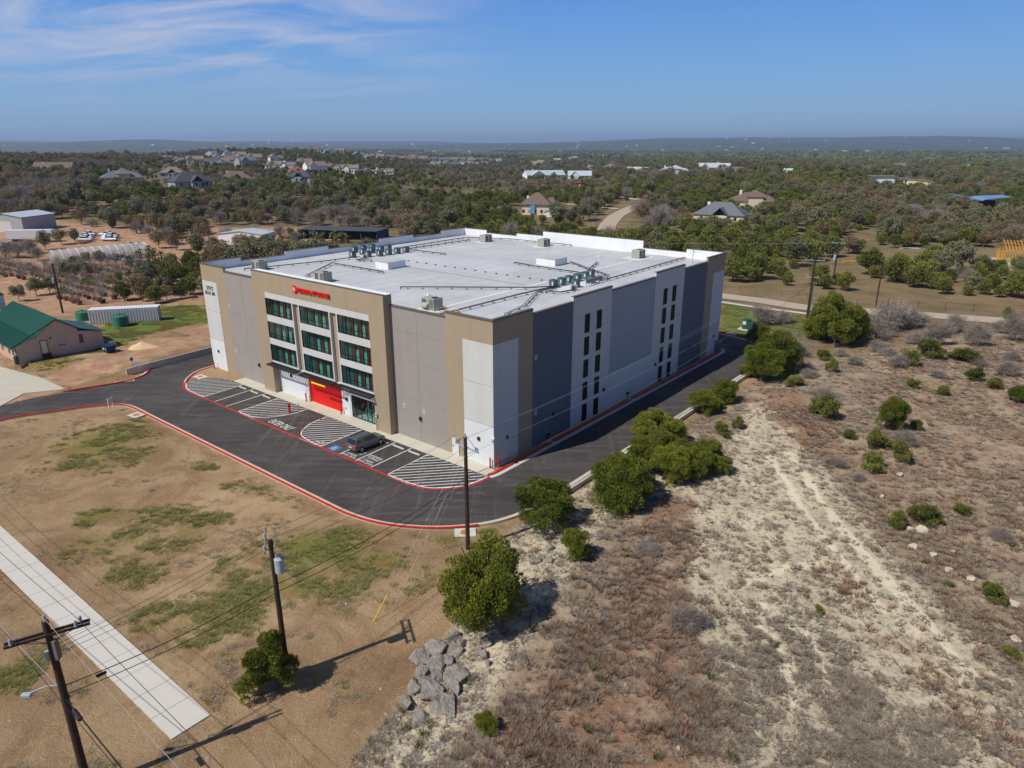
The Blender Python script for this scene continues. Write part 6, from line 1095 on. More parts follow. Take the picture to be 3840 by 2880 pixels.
# near plants: x, base y, width (overview pixels), height factor, proto, label
rg = random.Random(5)
def near(lst):
    for x, y, w_, hf, pr, lb in lst:
        p = ot(x, y); wm_ = w_ * mpx(p); q = pr[rg.randrange(len(pr))]; pass
        s = wm_ / CW(q); put(q, (p[0], p[1] + wm_ * .22, p[2] - .05), rg.uniform(0, 6.28), (s, s, s * hf), lb)
near([(1043, 1372, 186, 1.28, [NJ[0]], 'largest rounded juniper standing above the stone bank'), (556, 1515, 82, 1.0, CJ, 'left of the two pointed junipers at the foot of the transformer pole'), (594, 1500, 88, 1.15, CJ, 'right of the two pointed junipers at the foot of the transformer pole'),
    (1178, 1152, 132, .82, [NJ[1]], 'broad juniper at the outer kerb where the drive turns'), (1244, 1212, 66, 1.0, [NJ[2]], 'small round juniper standing alone on the rubble slope'), (1345, 1108, 128, 1.0, [NJ[3]], 'big ragged juniper at the left end of the juniper thicket'),
    (1424, 968, 104, .85, [NJ[0]], 'topmost juniper of the thicket, touching the low kerb wall'), (1398, 1028, 84, 1.0, [NJ[1]], 'dark juniper in the middle of the thicket'), (1450, 1050, 84, 1.0, [NJ[2]], 'bright juniper in the front of the thicket'), (1505, 1034, 76, .95, [NJ[3]], 'juniper towards the right end of the thicket'), (1556, 1026, 54, .9, [NJ[0]], 'rightmost small juniper of the thicket'),
    (1310, 1060, 60, .9, [NJ[1]], 'juniper behind the big ragged one, beside the kerb'), (1522, 900, 58, .95, [NJ[2]], 'left juniper of the pair farther up the side drive'), (1568, 874, 56, 1.1, [NJ[3]], 'right juniper of the pair farther up the side drive'), (1545, 886, 36, .9, [NJ[0]], 'low juniper filling the gap of the pair by the side drive'),
    (1558, 940, 32, 1.0, SJ, 'small juniper shrub below the pair by the side drive'), (1597, 928, 26, 1.1, SJ, 'tiny upright juniper on the pale slope'), (1568, 948, 18, .9, SJ, 'tiny yellowish shrub next to the small juniper'),
    (1652, 828, 84, 1.0, [NJ[1]], 'tall juniper where the side drive bends away, front part'), (1684, 815, 84, 1.15, [NJ[2]], 'big juniper where the side drive bends away, right part'), (1640, 745, 46, 1.1, [NJ[3]], 'dark juniper standing at the far end of the side drive'), (1620, 815, 44, .8, [NJ[0]], 'low juniper leaning over the kerb at the far bend'),
    (1050, 1590, 50, 1.0, [NJ[1]], 'small juniper bush below the stone bank near the bottom edge'), (1790, 905, 62, .8, SJ, 'green shrub under the grey bush on the right slope'), (1898, 968, 52, .9, SJ, 'low green juniper left of the dead branches'), (1930, 935, 52, 1.5, [NJ[2]], 'upright dark juniper in the clump on the right slope'), (1945, 1000, 40, 1.4, SJ, 'green shrub at the lower right of the clump'), (1888, 1018, 54, .8, SJ, 'wide low shrub at the bottom of the clump'), (1980, 930, 26, 1.0, SJ, 'small dark shrub right of the clump'),
    (1945, 1144, 44, 1.0, SJ, 'round green shrub next to the pale rock'), (1998, 1138, 58, .9, SJ, 'wide green shrub right of the pale rock'), (2082, 1115, 34, .8, SJ, 'low green shrub on the right brushy slope'), (2146, 1304, 46, 1.1, SJ, 'green shrub beside the white rock near the right edge'), (2186, 1420, 30, .8, SJ, 'small shrub near the lower right edge'), (2205, 872, 40, 1.2, [NJ[0]], 'juniper cut off by the right edge'),
    (2083, 783, 62, .55, SJ, 'wide low dark shrub in the grey scrub'), (2108, 825, 34, 1.0, SJ, 'green shrub below the wide low one'), (2150, 842, 30, .9, SJ, 'small green shrub at the right of the grey scrub'), (2040, 856, 24, 1.1, SJ, 'narrow green shrub in the brown grass'), (1975, 840, 28, .8, SJ, 'small shrub in the middle of the brown grass'), (1800, 805, 26, 1.2, SJ, 'small upright shrub below the grey thicket'), (1780, 780, 30, .9, SJ, 'round shrub below the grey thicket'), (1770, 1325, 22, .9, SJ, 'tiny green shrub on the bare track'), (1835, 950, 26, .9, SJ, 'small yellowish shrub on the brown slope'), (2010, 775, 50, .9, SJ, 'dark green shrub beneath the bare oaks'), (1970, 790, 40, .9, SJ, 'green shrub left of the bare oaks'), (1720, 835, 40, .6, SJ, 'low dark shrub on the stony verge at the bend'), (2180, 690, 30, 1, SJ, 'shrub at the far right by the road')])
near([(1375, 1075, 80, 1.0, [NJ[2]], 'juniper filling the left middle of the thicket'), (1425, 1005, 80, 1.05, [NJ[3]], 'juniper joining the upper and lower thicket'), (1480, 1020, 70, 1.0, [NJ[1]], 'bushy juniper behind the front of the thicket'), (1530, 1010, 60, 1.0, [NJ[2]], 'juniper behind the right end of the thicket'), (1395, 940, 50, .9, [NJ[3]], 'juniper overhanging the low kerb wall'), (1330, 1030, 60, 1.0, [NJ[0]], 'upper left juniper of the thicket'),
    (1812, 748, 110, 1.15, [NJ[0]], 'dark juniper tree beside the busy power pole'), (1770, 735, 60, 1.0, [NJ[3]], 'smaller dark juniper left of the big roadside one'), (1850, 745, 50, .9, [NJ[1]], 'green juniper at the right of the roadside pair')])
near([(1482, 1366, 92, .8, NB, 'round grey brown leafless shrub in the middle of the slope'), (1786, 878, 70, .8, NB, 'big grey leafless bush on the right slope'), (1640, 700, 60, .8, NB, 'pale leafless shrub at the end of the grass'), (1700, 745, 60, .8, NB, 'pale leafless shrub beside the dark juniper tree'), (1745, 802, 50, .5, NB, 'grey leafless shrub right of the big bend juniper'),
    (1945, 720, 80, .9, NB, 'grey leafless tree, left one of the roadside thicket'), (1895, 735, 80, .85, NB, 'grey leafless tree, front one of the roadside thicket'), (1985, 712, 70, .9, NB, 'grey leafless tree, right one of the roadside thicket'), (1860, 715, 60, .9, NB, 'grey leafless tree touching the dark juniper'), (2072, 722, 48, 1.3, NB, 'crooked bare oak right of the thicket'), (2122, 750, 60, 1.2, NB, 'crooked bare oak in the grey scrub'), (2200, 735, 60, 1.1, NB, 'bare oak at the right edge by the road'),
    (2040, 750, 70, .8, NB, 'low bare tree between the oaks'), (1940, 795, 50, .8, NB, 'round grey bush in the brown grass'), (2165, 1170, 56, .8, NB, 'dark leafless bush at the lower right'), (1960, 960, 60, .7, NB, 'fallen grey branches in the juniper clump'), (1810, 1010, 50, .6, NB, 'faint grey shrub below the juniper clump'), (1340, 1085, 60, .5, NB, 'white dead branches in front of the big ragged juniper'), (1400, 1190, 60, .3, NB, 'low grey brush at the edge of the reddish grass'), (2190, 815, 60, .8, NB, 'grey bush at the right edge'), (1860, 1040, 40, .6, NB, 'small grey shrub above the track edge')] + [(x, y, w_, h_, NB, 'low grey scrub between far road and slope, %s' % q) for x, y, w_, h_, q in ((1905, 760, 46, .6, 'beside the dark juniper'), (1990, 745, 50, .7, 'left of the crooked oaks'), (2160, 720, 44, .9, 'near the right end of the road'), (2020, 815, 36, .6, 'above the brown grass'), (2120, 790, 40, .7, 'right of the wide dark shrub'), (1860, 790, 40, .5, 'below the roadside thicket'), (1700, 700, 50, .8, 'left of the dark roadside juniper'), (1735, 770, 54, .7, 'right of the bend junipers'), (1690, 775, 44, .7, 'touching the bend junipers'), (1755, 815, 40, .5, 'in brown grass below the roadside junipers'), (1920, 770, 44, .6, 'under the roadside thicket'), (1820, 770, 40, .6, 'under the dark juniper'), (2190, 780, 40, .8, 'at the picture edge'))])
# --- forest prototypes
FJ = [tree_proto('juniper_tree', 'leaf', 60 + i, 2.7, 4.6, 2600, .26, 'juniper_far', 'bark', z0=.5, nl=26, lob=(.25, .45), top=.8) for i in range(4)]
FO = [tree_proto('live_oak_tree', 'leaf', 70 + i, 3.3, 5.0, 2600, .24, 'oak', 'bark_grey', z0=1.5, nl=30, lob=(.22, .38), style='leaf', top=.9) for i in range(3)]
FB = [tree_proto('brown_oak_tree', 'leaf', 80 + i, 3.2, 4.8, 2300, .20, 'oak_brown', 'bark_grey', z0=1.3, nl=30, lob=(.22, .40), style='leaf', top=.9) for i in range(2)]
FT = [tree_proto('leafless_tree', 'twig', 90 + i, 3.0, 5.0, 3200, .14, 'twig', 'bark_grey', tl=.9) for i in range(3)]
LOWJ = [tree_proto('juniper_tree', 'leaf', 64 + i, 2.7, 4.2, 700, .55, 'juniper_far', 'bark', z0=.4, nl=16, lob=(.3, .5), top=.8) for i in range(2)]
r = np.random.RandomState(11)
def poly_o(*p): return [ot(*q)[:2] for q in p]
EXC = [[W(u, v)[:2] for u, v in ((68, -30), (70, 72), (5, 73), (-4, 72), (-10, 60), (-11, 0), (0, -20))], poly_o((-200, 500), (60, 488), (270, 500), (300, 510), (440, 520), (440, 668), (560, 1000), (-200, 1000)), 
       poly_o((1255, 512), (1290, 462), (1345, 437), (1420, 424), (1420, 432), (1375, 452), (1356, 500), (1360, 512)), poly_o((1717, 583), (1885, 544), (1982, 538), (2300, 534), (2300, 580), (2111, 580), (1917, 588), (1853, 588), (1717, 612)), poly_o((1540, 618), (1640, 627), (1760, 645), (2400, 648), (2400, 760), (1700, 760), (1540, 760)),
       HILL, poly_o((1500, 600), (1560, 612), (1900, 640), (2400, 660), (2300, 1000), (1500, 1000)), poly_o((1110, 470), (1110, 455), (1250, 455), (1260, 470)), poly_o((1800, 540), (1850, 500), (1890, 500), (1870, 545)), poly_o((1840, 395), (1990, 385), (2080, 425), (1990, 415)), poly_o((450, 488), (560, 488), (850, 494), (860, 548), (650, 565), (450, 570))]
HOUSE_SPOTS = []                               # filled by the house list (x, y, radius)
hl_ = []
def HS(x, y, c_, w_, *a): hl_.append((gt(*c_(x, y)), w_, c_) + a)
K1, K2, K3, K4 = crop(0, 480, 2.304), crop(800, 480, 2.304), crop(1700, 480, 2.304), crop(2600, 480, 1.784)

# list of houses: x, base y, crop, pixel width, style, wall, roof, label
HS(485, 402, K1, 290, 'steep', 'wall_stone', 'roof_brown', 'brown house with a steep roof and a row of pointed dormers'); HS(1060, 470, K1, 350, 'hip2', 'wall_stone', 'roof_grey', 'stone house with a grey hip roof and a tall white chimney in the left woods'); HS(1500, 425, K1, 180, 'hip', 'wall_grey', 'roof_tan', 'tan roofed house with bluish solar panels'); HS(1650, 505, K1, 340, 'hip', 'wall_grey', 'roof_dark', 'large dark grey roof sunk in the trees'); HS(2045, 478, K1, 270, 'hip', 'wall_stone', 'roof_brown', 'reddish brown hip roof in front of the white gabled estate')
HS(760, 462, K2, 200, 'hip', 'wall_grey', 'roof_dark', 'dark roofed house with a white chimney below the estate'); HS(720, 402, K2, 110, 'hip', 'wall_stone', 'roof_red', 'small maroon hip roof at the foot of the estate'); HS(725, 740, K3, 330, 'hipmain', 'wall_cream', 'roof_brown', 'tan stone house with a brown hip roof by the curving road'); HS(780, 432, K3, 330, 'gable', 'wall_white', 'roof_metal', 'long pale metal roof with a stone chimney'); HS(1090, 438, K3, 185, 'gable', 'wall_white', 'roof_metal', 'pale metal roof right of the long one')
HS(1590, 400, K3, 170, 'gable', 'wall_white', 'roof_metal', 'white farm roofs above the brown trees'); HS(1900, 402, K3, 250, 'hip2', 'wall_white', 'roof_metal', 'pale hip roofed house with two chimneys'); HS(1190, 365, K3, 80, 'hip', 'wall_grey', 'roof_tan', 'small tan roof behind the pale metal roofs'); HS(2170, 358, K3, 120, 'gable', 'wall_white', 'roof_metal', 'white house with an orange end wall at the ridge'); HS(1360, 362, K3, 110, 'hip', 'wall_stone', 'roof_tan', 'tan roofed house in the middle distance')
HS(1440, 360, K3, 90, 'gable', 'wall_grey', 'roof_grey', 'grey gabled house beside the tan roofed one'); HS(1490, 345, K3, 80, 'gable', 'wall_white', 'roof_tan', 'white gabled house behind the farm roofs'); HS(1570, 342, K3, 90, 'hip', 'wall_stone', 'roof_brown', 'brown roofed house behind the farm roofs'); HS(1630, 340, K3, 70, 'gable', 'wall_yellow', 'roof_metal', 'small yellow walled house on the ridge')
HS(100, 282, K4, 140, 'gable', 'wall_white', 'roof_metal', 'pale metal roofed farm buildings on the right ridge'); HS(190, 276, K4, 100, 'gable', 'wall_white', 'roof_metal', 'second pale metal roof on the right ridge'); HS(255, 312, K4, 140, 'gable', 'wall_blue', 'roof_grey', 'dark blue grey barn beside the pale metal roofs'); HS(275, 245, K4, 60, 'gable', 'wall_stone', 'roof_red', 'small red roofed house with a chimney on the ridge'); HS(635, 298, K4, 50, 'gable', 'wall_white', 'roof_metal', 'tiny white house between the trees of the ridge')
HS(1075, 276, K4, 70, 'gable', 'wall_white', 'roof_metal', 'small pale roof beyond the brown hill'); HS(1370, 284, K4, 170, 'hip', 'wall_stone', 'roof_grey', 'long grey roof beyond the modern house'); HS(1860, 278, K4, 90, 'hip', 'wall_stone', 'roof_tan', 'small tan house far right on the ridge'); HS(390, 525, K4, 310, 'hip2', 'wall_cream', 'roof_brown', 'brown hip roofed house with a white chimney right of the road'); HS(185, 622, K4, 350, 'hip', 'wall_cream', 'roof_grey', 'big slate grey hip roof among the junipers'); HS(1400, 492, K4, 90, 'gable', 'wall_white', 'roof_brown', 'hidden pale house deep in the right hand trees')
gp = 'houses of the gabled estate'
EST = [(60, 325, 150, 'white', 'tan'), (150, 252, 110, 'white', 'grey'), (232, 262, 100, 'white', 'tan'), (130, 322, 150, 'grey', 'brown'), (285, 330, 150, 'grey', 'grey'), (355, 292, 120, 'yellow', 'tan'), (470, 345, 70, 'white', 'grey'), (550, 358, 130, 'stone', 'tan'), (655, 362, 120, 'white', 'grey'), (790, 325, 110, 'white', 'tan'), (880, 382, 165, 'white', 'tan'), (1000, 360, 100, 'white', 'brown'), (1085, 372, 120, 'stone', 'tan'), (1190, 390, 130, 'white', 'tan'), (1290, 392, 110, 'grey', 'brown'), (1350, 400, 90, 'stone', 'grey'), (1440, 402, 90, 'white', 'tan'), (1510, 405, 100, 'white', 'tan'),
  (540, 290, 110, 'white', 'tan'), (870, 205, 90, 'stone', 'brown'), (960, 215, 70, 'white', 'tan'), (1020, 225, 80, 'white', 'grey'), (1100, 218, 80, 'yellow', 'tan'), (1180, 212, 70, 'stone', 'tan'), (1260, 255, 100, 'grey', 'tan'), (1350, 265, 90, 'grey', 'grey'), (1430, 270, 90, 'stone', 'tan'), (1510, 278, 90, 'stone', 'grey'), (1600, 286, 90, 'grey', 'tan'), (1690, 294, 100, 'stone', 'brown'), (1780, 288, 90, 'grey', 'tan'), (1870, 292, 90, 'white', 'brown'), (1960, 294, 100, 'stone', 'grey'), (2050, 292, 90, 'grey', 'tan'), (2140, 290, 90, 'white', 'grey'), (1700, 242, 60, 'white', 'tan'), (1800, 222, 50, 'white', 'grey'), (1880, 228, 60, 'white', 'grey'), (1990, 228, 50, 'grey', 'blue'), (2140, 236, 70, 'white', 'tan'), (1920, 332, 100, 'grey', 'tan'), (2040, 335, 130, 'white', 'grey'), (2180, 335, 90, 'white', 'grey')]
EST1 = [(1550, 302, 80, 'white', 'grey'), (1690, 315, 130, 'stone', 'tan'), (1760, 310, 90, 'white', 'brown'), (1450, 272, 70, 'stone', 'tan'), (1350, 262, 70, 'stone', 'brown'), (1830, 242, 90, 'white', 'grey'), (1490, 196, 50, 'white', 'grey'), (1640, 215, 90, 'grey', 'tan'), (1890, 280, 90, 'white', 'tan'), (1350, 198, 40, 'white', 'grey'), (1720, 200, 60, 'grey', 'brown'), (255, 212, 60, 'white', 'grey'), (430, 195, 200, 'grey', 'brown')]
EST3 = [(20, 330, 60, 'white', 'grey'), (110, 332, 110, 'white', 'tan'), (180, 330, 80, 'grey', 'tan'), (265, 322, 60, 'white', 'tan'), (60, 292, 70, 'stone', 'grey'), (150, 292, 80, 'stone', 'tan'), (230, 292, 80, 'stone', 'brown'), (300, 292, 70, 'white', 'tan'), (365, 290, 80, 'grey', 'blue'), (430, 272, 60, 'white', 'tan'), (490, 268, 60, 'stone', 'tan'), (560, 270, 60, 'stone', 'brown'), (80, 232, 60, 'white', 'tan'), (1890, 275, 30, 'white', 'grey'), (2140, 258, 60, 'white', 'tan'), (1300, 272, 24, 'white', 'grey'), (1370, 270, 30, 'white', 'grey'), (1020, 265, 40, 'white', 'grey'), (1960, 260, 40, 'stone', 'grey')] + [(660 + i * 31, 250 - 4 * (i % 3) + (i > 20) * 4, 30, ('white', 'stone', 'grey')[i % 3], ('tan', 'grey', 'brown')[(i * 7) % 3]) for i in range(30)]
wn = {'white': 'wall_white', 'stone': 'wall_stone', 'grey': 'wall_grey', 'yellow': 'wall_yellow'}; rn = {'tan': 'roof_tan', 'grey': 'roof_grey', 'brown': 'roof_brown', 'blue': 'roof_dark'}
wd_ = {'white': 'white walled', 'stone': 'stone walled', 'grey': 'grey walled', 'yellow': 'yellow walled'}; rdn = {'tan': 'tan', 'grey': 'grey', 'brown': 'brown', 'blue': 'dark'}
ordw2 = 'first second third fourth fifth sixth seventh eighth ninth tenth eleventh twelfth thirteenth fourteenth fifteenth sixteenth seventeenth eighteenth nineteenth twentieth'.split()
allh = sorted([(kc(x, y)[0], kc(x, y)[1], x, y, w_, a, b, kc) for lst, kc in ((EST, K2), (EST1, K1), (EST3, K3)) for x, y, w_, a, b in lst]); rowc = {}
for fx_, yy, x, y, w_, a, b, kc in allh:
    k_ = 'near estate row' if yy > 628 and fx_ < 1500 else 'upper estate rows' if fx_ < 1150 and yy > 590 else 'skyline estate' if fx_ < 1300 and yy < 580 else 'front valley row' if fx_ < 1900 and yy > 600 else 'back valley row' if fx_ < 1900 else 'thin far row' if fx_ < 2400 else 'far right scatter'
    n_ = rowc.get(k_, 0); rowc[k_] = n_ + 1; on = ordw2[n_] if n_ < 20 else 'twenty ' + ordw2[n_ - 20]
    HS(x, y, kc, w_, 'gable' if (x // 10) % 3 else 'gable2', wn[a], rn[b], '%s house with %s roof, %s from the left in the %s' % (wd_[a], rdn[b], on, k_), 'houses of the ' + k_)
for q_, w9 in ((gt(*K4(1260, 372)), 46), (gt(*K4(1920, 545)), 26)): HOUSE_SPOTS_X = globals().setdefault('HOUSE_SPOTS_X', []); HOUSE_SPOTS_X.append((q_[0], q_[1] + 3, w9 * .55, w9))
for (p, w_, c_, *rest) in hl_:
    sc_ = 2.304 if c_ is not K4 else 1.784; wm_ = w_ / sc_ * depth(p) / FPX; HOUSE_SPOTS.append((p[0], p[1] + wm_ * .2, wm_ * .62, wm_))
# ---------------------------------------------------------------- forest: trees one by one, and the far woods
RT = []
def scat(r0_, r1_, cell, az0=-44, az1=44):
    out_ = []; n = int(2 * r1_ / cell) + 1; gx_, gy_ = np.meshgrid(np.arange(-r1_, r1_, cell), np.arange(60, r1_, cell)); x = (gx_ + r.uniform(-.48, .48, gx_.shape) * cell).ravel(); y = (gy_ + r.uniform(-.48, .48, gx_.shape) * cell).ravel()
    d = np.hypot(x, y); az = np.degrees(np.arctan2(x, y)); k_ = (d > r0_) & (d < r1_) & (az > az0) & (az < az1); return x[k_], y[k_]
X, Y = [], []
for r0_, r1_, cell in ((95, 300, 5.2), (300, 560, 6.2), (560, 1100, 8.5), (1100, 2200, 14)):
    a, b = scat(r0_, r1_, cell); X.append(a); Y.append(b)
X = np.concatenate(X); Y = np.concatenate(Y); d = np.hypot(X, Y)
ok = np.ones(len(X), bool)
for ex in EXC: ok &= sdf(X, Y, ex) > 1.5
for hx, hy, hr, hw_ in HOUSE_SPOTS + HOUSE_SPOTS_X:
    ok &= np.hypot(X - hx, Y - hy) > hr + 1.5
    ux, uy = -hx / math.hypot(hx, hy), -hy / math.hypot(hx, hy); al = (X - hx) * ux + (Y - hy) * uy; pr = np.abs((X - hx) * uy - (Y - hy) * ux); ok &= ~((al > 0) & (al < hr + (18 if math.hypot(hx, hy) < 420 else 22)) & (pr < hr * .9))
dens = vnoise(X, Y, 45, 21) * .6 + vnoise(X, Y, 18, 22) * .4
fxp = 1920 + FPX * X / (Y * cp + CAMZ * sp)
thin = np.where(d < 300, .30, np.where(d < 700, .24, .22)) + .10 * ((fxp > 1500) & (fxp < 2300) & (d > 200) & (d < 330)); ok &= dens > thin
# meadows seen between the trees
for (x, y, rx, ry) in ((1640/1.736+0, 415, 60, 6), (970, 372, 0, 0), (195, 525 - 50, 0, 0), (340, 325 + 0, 0, 0), (1180, 366, 0, 0)): pass
for q in (poly_o((300, 405), (352, 404), (352, 414), (300, 416)), poly_o((1100, 425), (1000, 432), (830, 418), (900, 405), (1060, 415)), poly_o((1210, 437), (1255, 450), (1260, 462), (1150, 470), (1060, 462), (1080, 450)), poly_o((225, 480), (335, 480), (340, 492), (225, 492)), poly_o((1700, 520), (1740, 505), (1760, 512), (1720, 527)), poly_o((1440, 560), (1560, 575), (1560, 590), (1450, 582))): ok &= sdf(X, Y, q) > 0
# the housing estates stand on cleared ground
ok &= ~((d > 430) & (d < 1500) & (fxp > 620) & (fxp < 2300) & (r.rand(len(X)) < .25))
X, Y, d, fxp = X[ok], Y[ok], d[ok], fxp[ok]; Z = T(X, Y)
pxh = 1440 - FPX * ((Z - CAMZ) * cp + Y * sp) / (Y * cp - (Z - CAMZ) * sp)
kn = vnoise(X, Y, 60, 31) + .35 * (r.rand(len(X)) - .5) + .12 * (fxp < 700) + .1 * ((fxp > 1500) & (fxp < 2500)) - .12 * (fxp > 2700)
kind = np.where(kn < .56, 0, np.where(kn < .74, 1, np.where(kn < .88, 2, 3)))
kind = np.where(r.rand(len(X)) < .12, r.randint(0, 4, len(X)), kind)
kind[(d < 170) & (X > 40)] = 0
S = np.where(kind == 0, .55 + .95 * r.rand(len(X)) ** 1.5, .65 + .85 * r.rand(len(X)) ** 1.4) * np.where(d > 1100, 1.5, 1) * np.where((d > 430) & (fxp > 500) & (fxp < 2300), .66, 1)
protos = [FJ, FO, FB, FT]; nm_k = ['dark green juniper', 'grey green live oak', 'brown leaved oak', 'grey leafless tree']; order = np.argsort(d); cnt = [0, 0, 0, 0]; ind = np.zeros(len(X), bool)
inview = (fxp > -120) & (fxp < 3960); hid = (np.abs(fxp - 1750) < 870) & (pxh > 905) & (d < 230)
LIM = [290, 250, 200, 220]
LM = []                                        # landmarks for the labels
for nm_, x, y in (('the long open barn', 735, 510), ('the low white metal shed', 515, 515), ('the grey workshop shed', 30, 490), ('the arched greenhouse', 210, 540), ('the parked white pickups', 215, 510), ('the back corner of the storage building', 960, 500), ('the tan hip roofed house', 1160, 455), ('the curving road', 1330, 480), ('the right hand side of the curving road', 1390, 470), ('the slate grey hip roof', 1560, 470), ('the brown hip roofed house', 1625, 435), ('the shaded far corner of the storage building', 1590, 560), ('the bare building plot', 1850, 570), ('the far road', 1950, 660), ('the timber house frame', 2190, 570), ('the blue canopy', 2110, 440), ('the modern flat roofed house', 1900, 390), ('the maroon hip roof', 510, 385), ('the large dark grey roof', 415, 390), ('the stone house with grey hip roof', 265, 385), ('the steep roofed brown house', 120, 375), ('the middle of the meadow', 900, 430), ('the loose planks', 1836, 567), ('the power pole with transformer across the road', 1766, 600)):
    p = ot(x, y); LM.append((nm_, p[0], p[1]))
for i in order:
    k_ = kind[i]
    if not inview[i] or hid[i] or cnt[k_] >= LIM[k_] or d[i] > 520: continue
    cnt[k_] += 1; ind[i] = True; L_ = min(LM, key=lambda q: (q[1] - X[i]) ** 2 + (q[2] - Y[i]) ** 2); dx, dy = X[i] - L_[1], Y[i] - L_[2]
    rel = ('behind' if dy > 0 else 'in front of') if abs(dy) > abs(dx) else ('right of' if dx > 0 else 'left of'); dist_ = 'close ' if math.hypot(dx, dy) < 16 else 'farther ' if math.hypot(dx, dy) > 38 else ''
    sz = 'small ' if S[i] < .8 else 'tall ' if S[i] > 1.0 else ''
    lb = '%s%s %s%s %s' % (sz, nm_k[k_], dist_, rel, L_[0])
    put(protos[k_][r.randint(len(protos[k_]))], (float(X[i]), float(Y[i]), float(Z[i]) - .1), float(r.uniform(0, 6.28)), float(S[i]), lb, lb.replace(nm_k[k_], nm_k[k_] + 's'))
def instancer(name, P, rz, sc_, protos_, label, cat, seed=0, tiltv=0):
    rs_ = np.random.RandomState(seed); n = len(P); me = bpy.data.meshes.new(name); me.vertices.add(n); me.vertices.foreach_set('co', np.asarray(P, np.float32).ravel())
    a = me.attributes.new('rot', 'FLOAT_VECTOR', 'POINT'); rot = np.stack([rs_.normal(size=n) * tiltv, rs_.normal(size=n) * tiltv, rz], 1).astype(np.float32); a.data.foreach_set('vector', rot.ravel())
    a = me.attributes.new('sc', 'FLOAT', 'POINT'); a.data.foreach_set('value', np.asarray(sc_, np.float32)); a = me.attributes.new('idx', 'INT', 'POINT'); a.data.foreach_set('value', rs_.randint(0, len(protos_), n).astype(np.int32))
    o = bpy.data.objects.new(name, me); COL.objects.link(o); ng = bpy.data.node_groups.new(name, 'GeometryNodeTree'); ng.interface.new_socket('Geometry', in_out='INPUT', socket_type='NodeSocketGeometry'); ng.interface.new_socket('Geometry', in_out='OUTPUT', socket_type='NodeSocketGeometry')
    gi = ng.nodes.new('NodeGroupInput'); go_ = ng.nodes.new('NodeGroupOutput'); ip = ng.nodes.new('GeometryNodeInstanceOnPoints'); mp_ = ng.nodes.new('GeometryNodeMeshToPoints'); ng.links.new(gi.outputs[0], mp_.inputs[0]); ng.links.new(mp_.outputs[0], ip.inputs['Points'])
    jn = ng.nodes.new('GeometryNodeJoinGeometry')
    for pr in protos_:
        oi = ng.nodes.new('GeometryNodeObjectInfo'); oi.inputs['Object'].default_value = pr; oi.inputs['As Instance'].default_value = True; oi.transform_space = 'ORIGINAL'; ng.links.new(oi.outputs['Geometry'], jn.inputs[0])
    ng.links.new(jn.outputs[0], ip.inputs['Instance']); ip.inputs['Pick Instance'].default_value = True
    for nm_, ty, sk in (('rot', 'FLOAT_VECTOR', 'Rotation'), ('sc', 'FLOAT', 'Scale'), ('idx', 'INT', 'Instance Index')):
        na = ng.nodes.new('GeometryNodeInputNamedAttribute'); na.data_type = ty; na.inputs['Name'].default_value = nm_; ng.links.new(na.outputs['Attribute'], ip.inputs[sk])
    ng.links.new(ip.outputs[0], go_.inputs[0]); md = o.modifiers.new('g', 'NODES'); md.node_group = ng; tag(o, label, cat, kind='stuff'); return o
def kid(o, nm_='crown'): return next(c for c in KIDS[o.name] if c.name.startswith(nm_))
rest = ~ind & ~((d < 200) & (X > 40) & False)
for k_, nm_, lb in ((0, 'juniper_woods', 'juniper woods covering the land to the valley'), (1, 'oak_woods', 'grey green oak woods behind the nearer trees'), (2, 'brown_woods', 'brown oak woods behind the nearer trees'), (3, 'bare_woods', 'grey leafless woods behind the nearer trees')):
    for far in (False, True):
        s_ = rest & (kind == k_) & ((d > 620) == far)
        if not s_.any(): continue
        pr = [kid(p) for p in (protos[k_] if not (far and k_ == 0) else LOWJ)]
        instancer(nm_ + ('_far' if far else ''), np.stack([X[s_], Y[s_], Z[s_] - .2], 1), r.uniform(0, 6.28, s_.sum()), S[s_], pr, lb + (' in the distance' if far else ''), 'woods', k_)
for i, q in enumerate(LOWJ): p = ot(1500 + 60 * i, 400); put(q, p, i, 1.1, ('dark round juniper in front of the brown hill', 'dark round juniper below the pale farm roofs')[i])
print('trees', cnt, 'rest', int(rest.sum()))
# ---------------------------------------------------------------- dry grass, weeds and stones on the near ground (stuff)
def tuft(seed, nb, h, w_, spread, mt):
    rr2 = np.random.RandomState(seed); a = rr2.uniform(0, 6.28, nb); rad = spread * np.sqrt(rr2.rand(nb)) * .5; B = np.stack([np.cos(a) * rad, np.sin(a) * rad, np.zeros(nb)], 1); tip = B + np.stack([np.cos(a) * spread * rr2.uniform(.2, .9, nb), np.sin(a) * spread * rr2.uniform(.2, .9, nb), h * rr2.uniform(.5, 1.1, nb)], 1)
    sd_ = np.stack([-np.sin(a), np.cos(a), a * 0], 1) * w_; V = np.concatenate([B - sd_, B + sd_, tip], 0); i = np.arange(nb); o = bpy.data.objects.new('tuft', fastmesh('tuft', V, np.stack([i, i + nb, i + 2 * nb], 1), M[mt])); COL.objects.link(o); return o
def stone_proto(seed, mt):
    o = boulder((0, 0, 0), .3, .26, seed, 'x', .09, mt); o.modifiers.clear(); return o
def in_view_pts(n, poly_mask, ymin=21, ymax=165, seed=1):
    rs_ = np.random.RandomState(seed); y = ymin + (ymax - ymin) * rs_.rand(n) ** 1.35; x = (rs_.rand(n) * 2 - 1) * (y * .80 + 6); keep = poly_mask(x, y, rs_); return x[keep], y[keep], rs_
onroad = lambda x, y: (sdf(x, y, PAVED) < .8) | (sdf(x, y, STRIP) < .3) | (sdf(x, y, PAD) < .3)
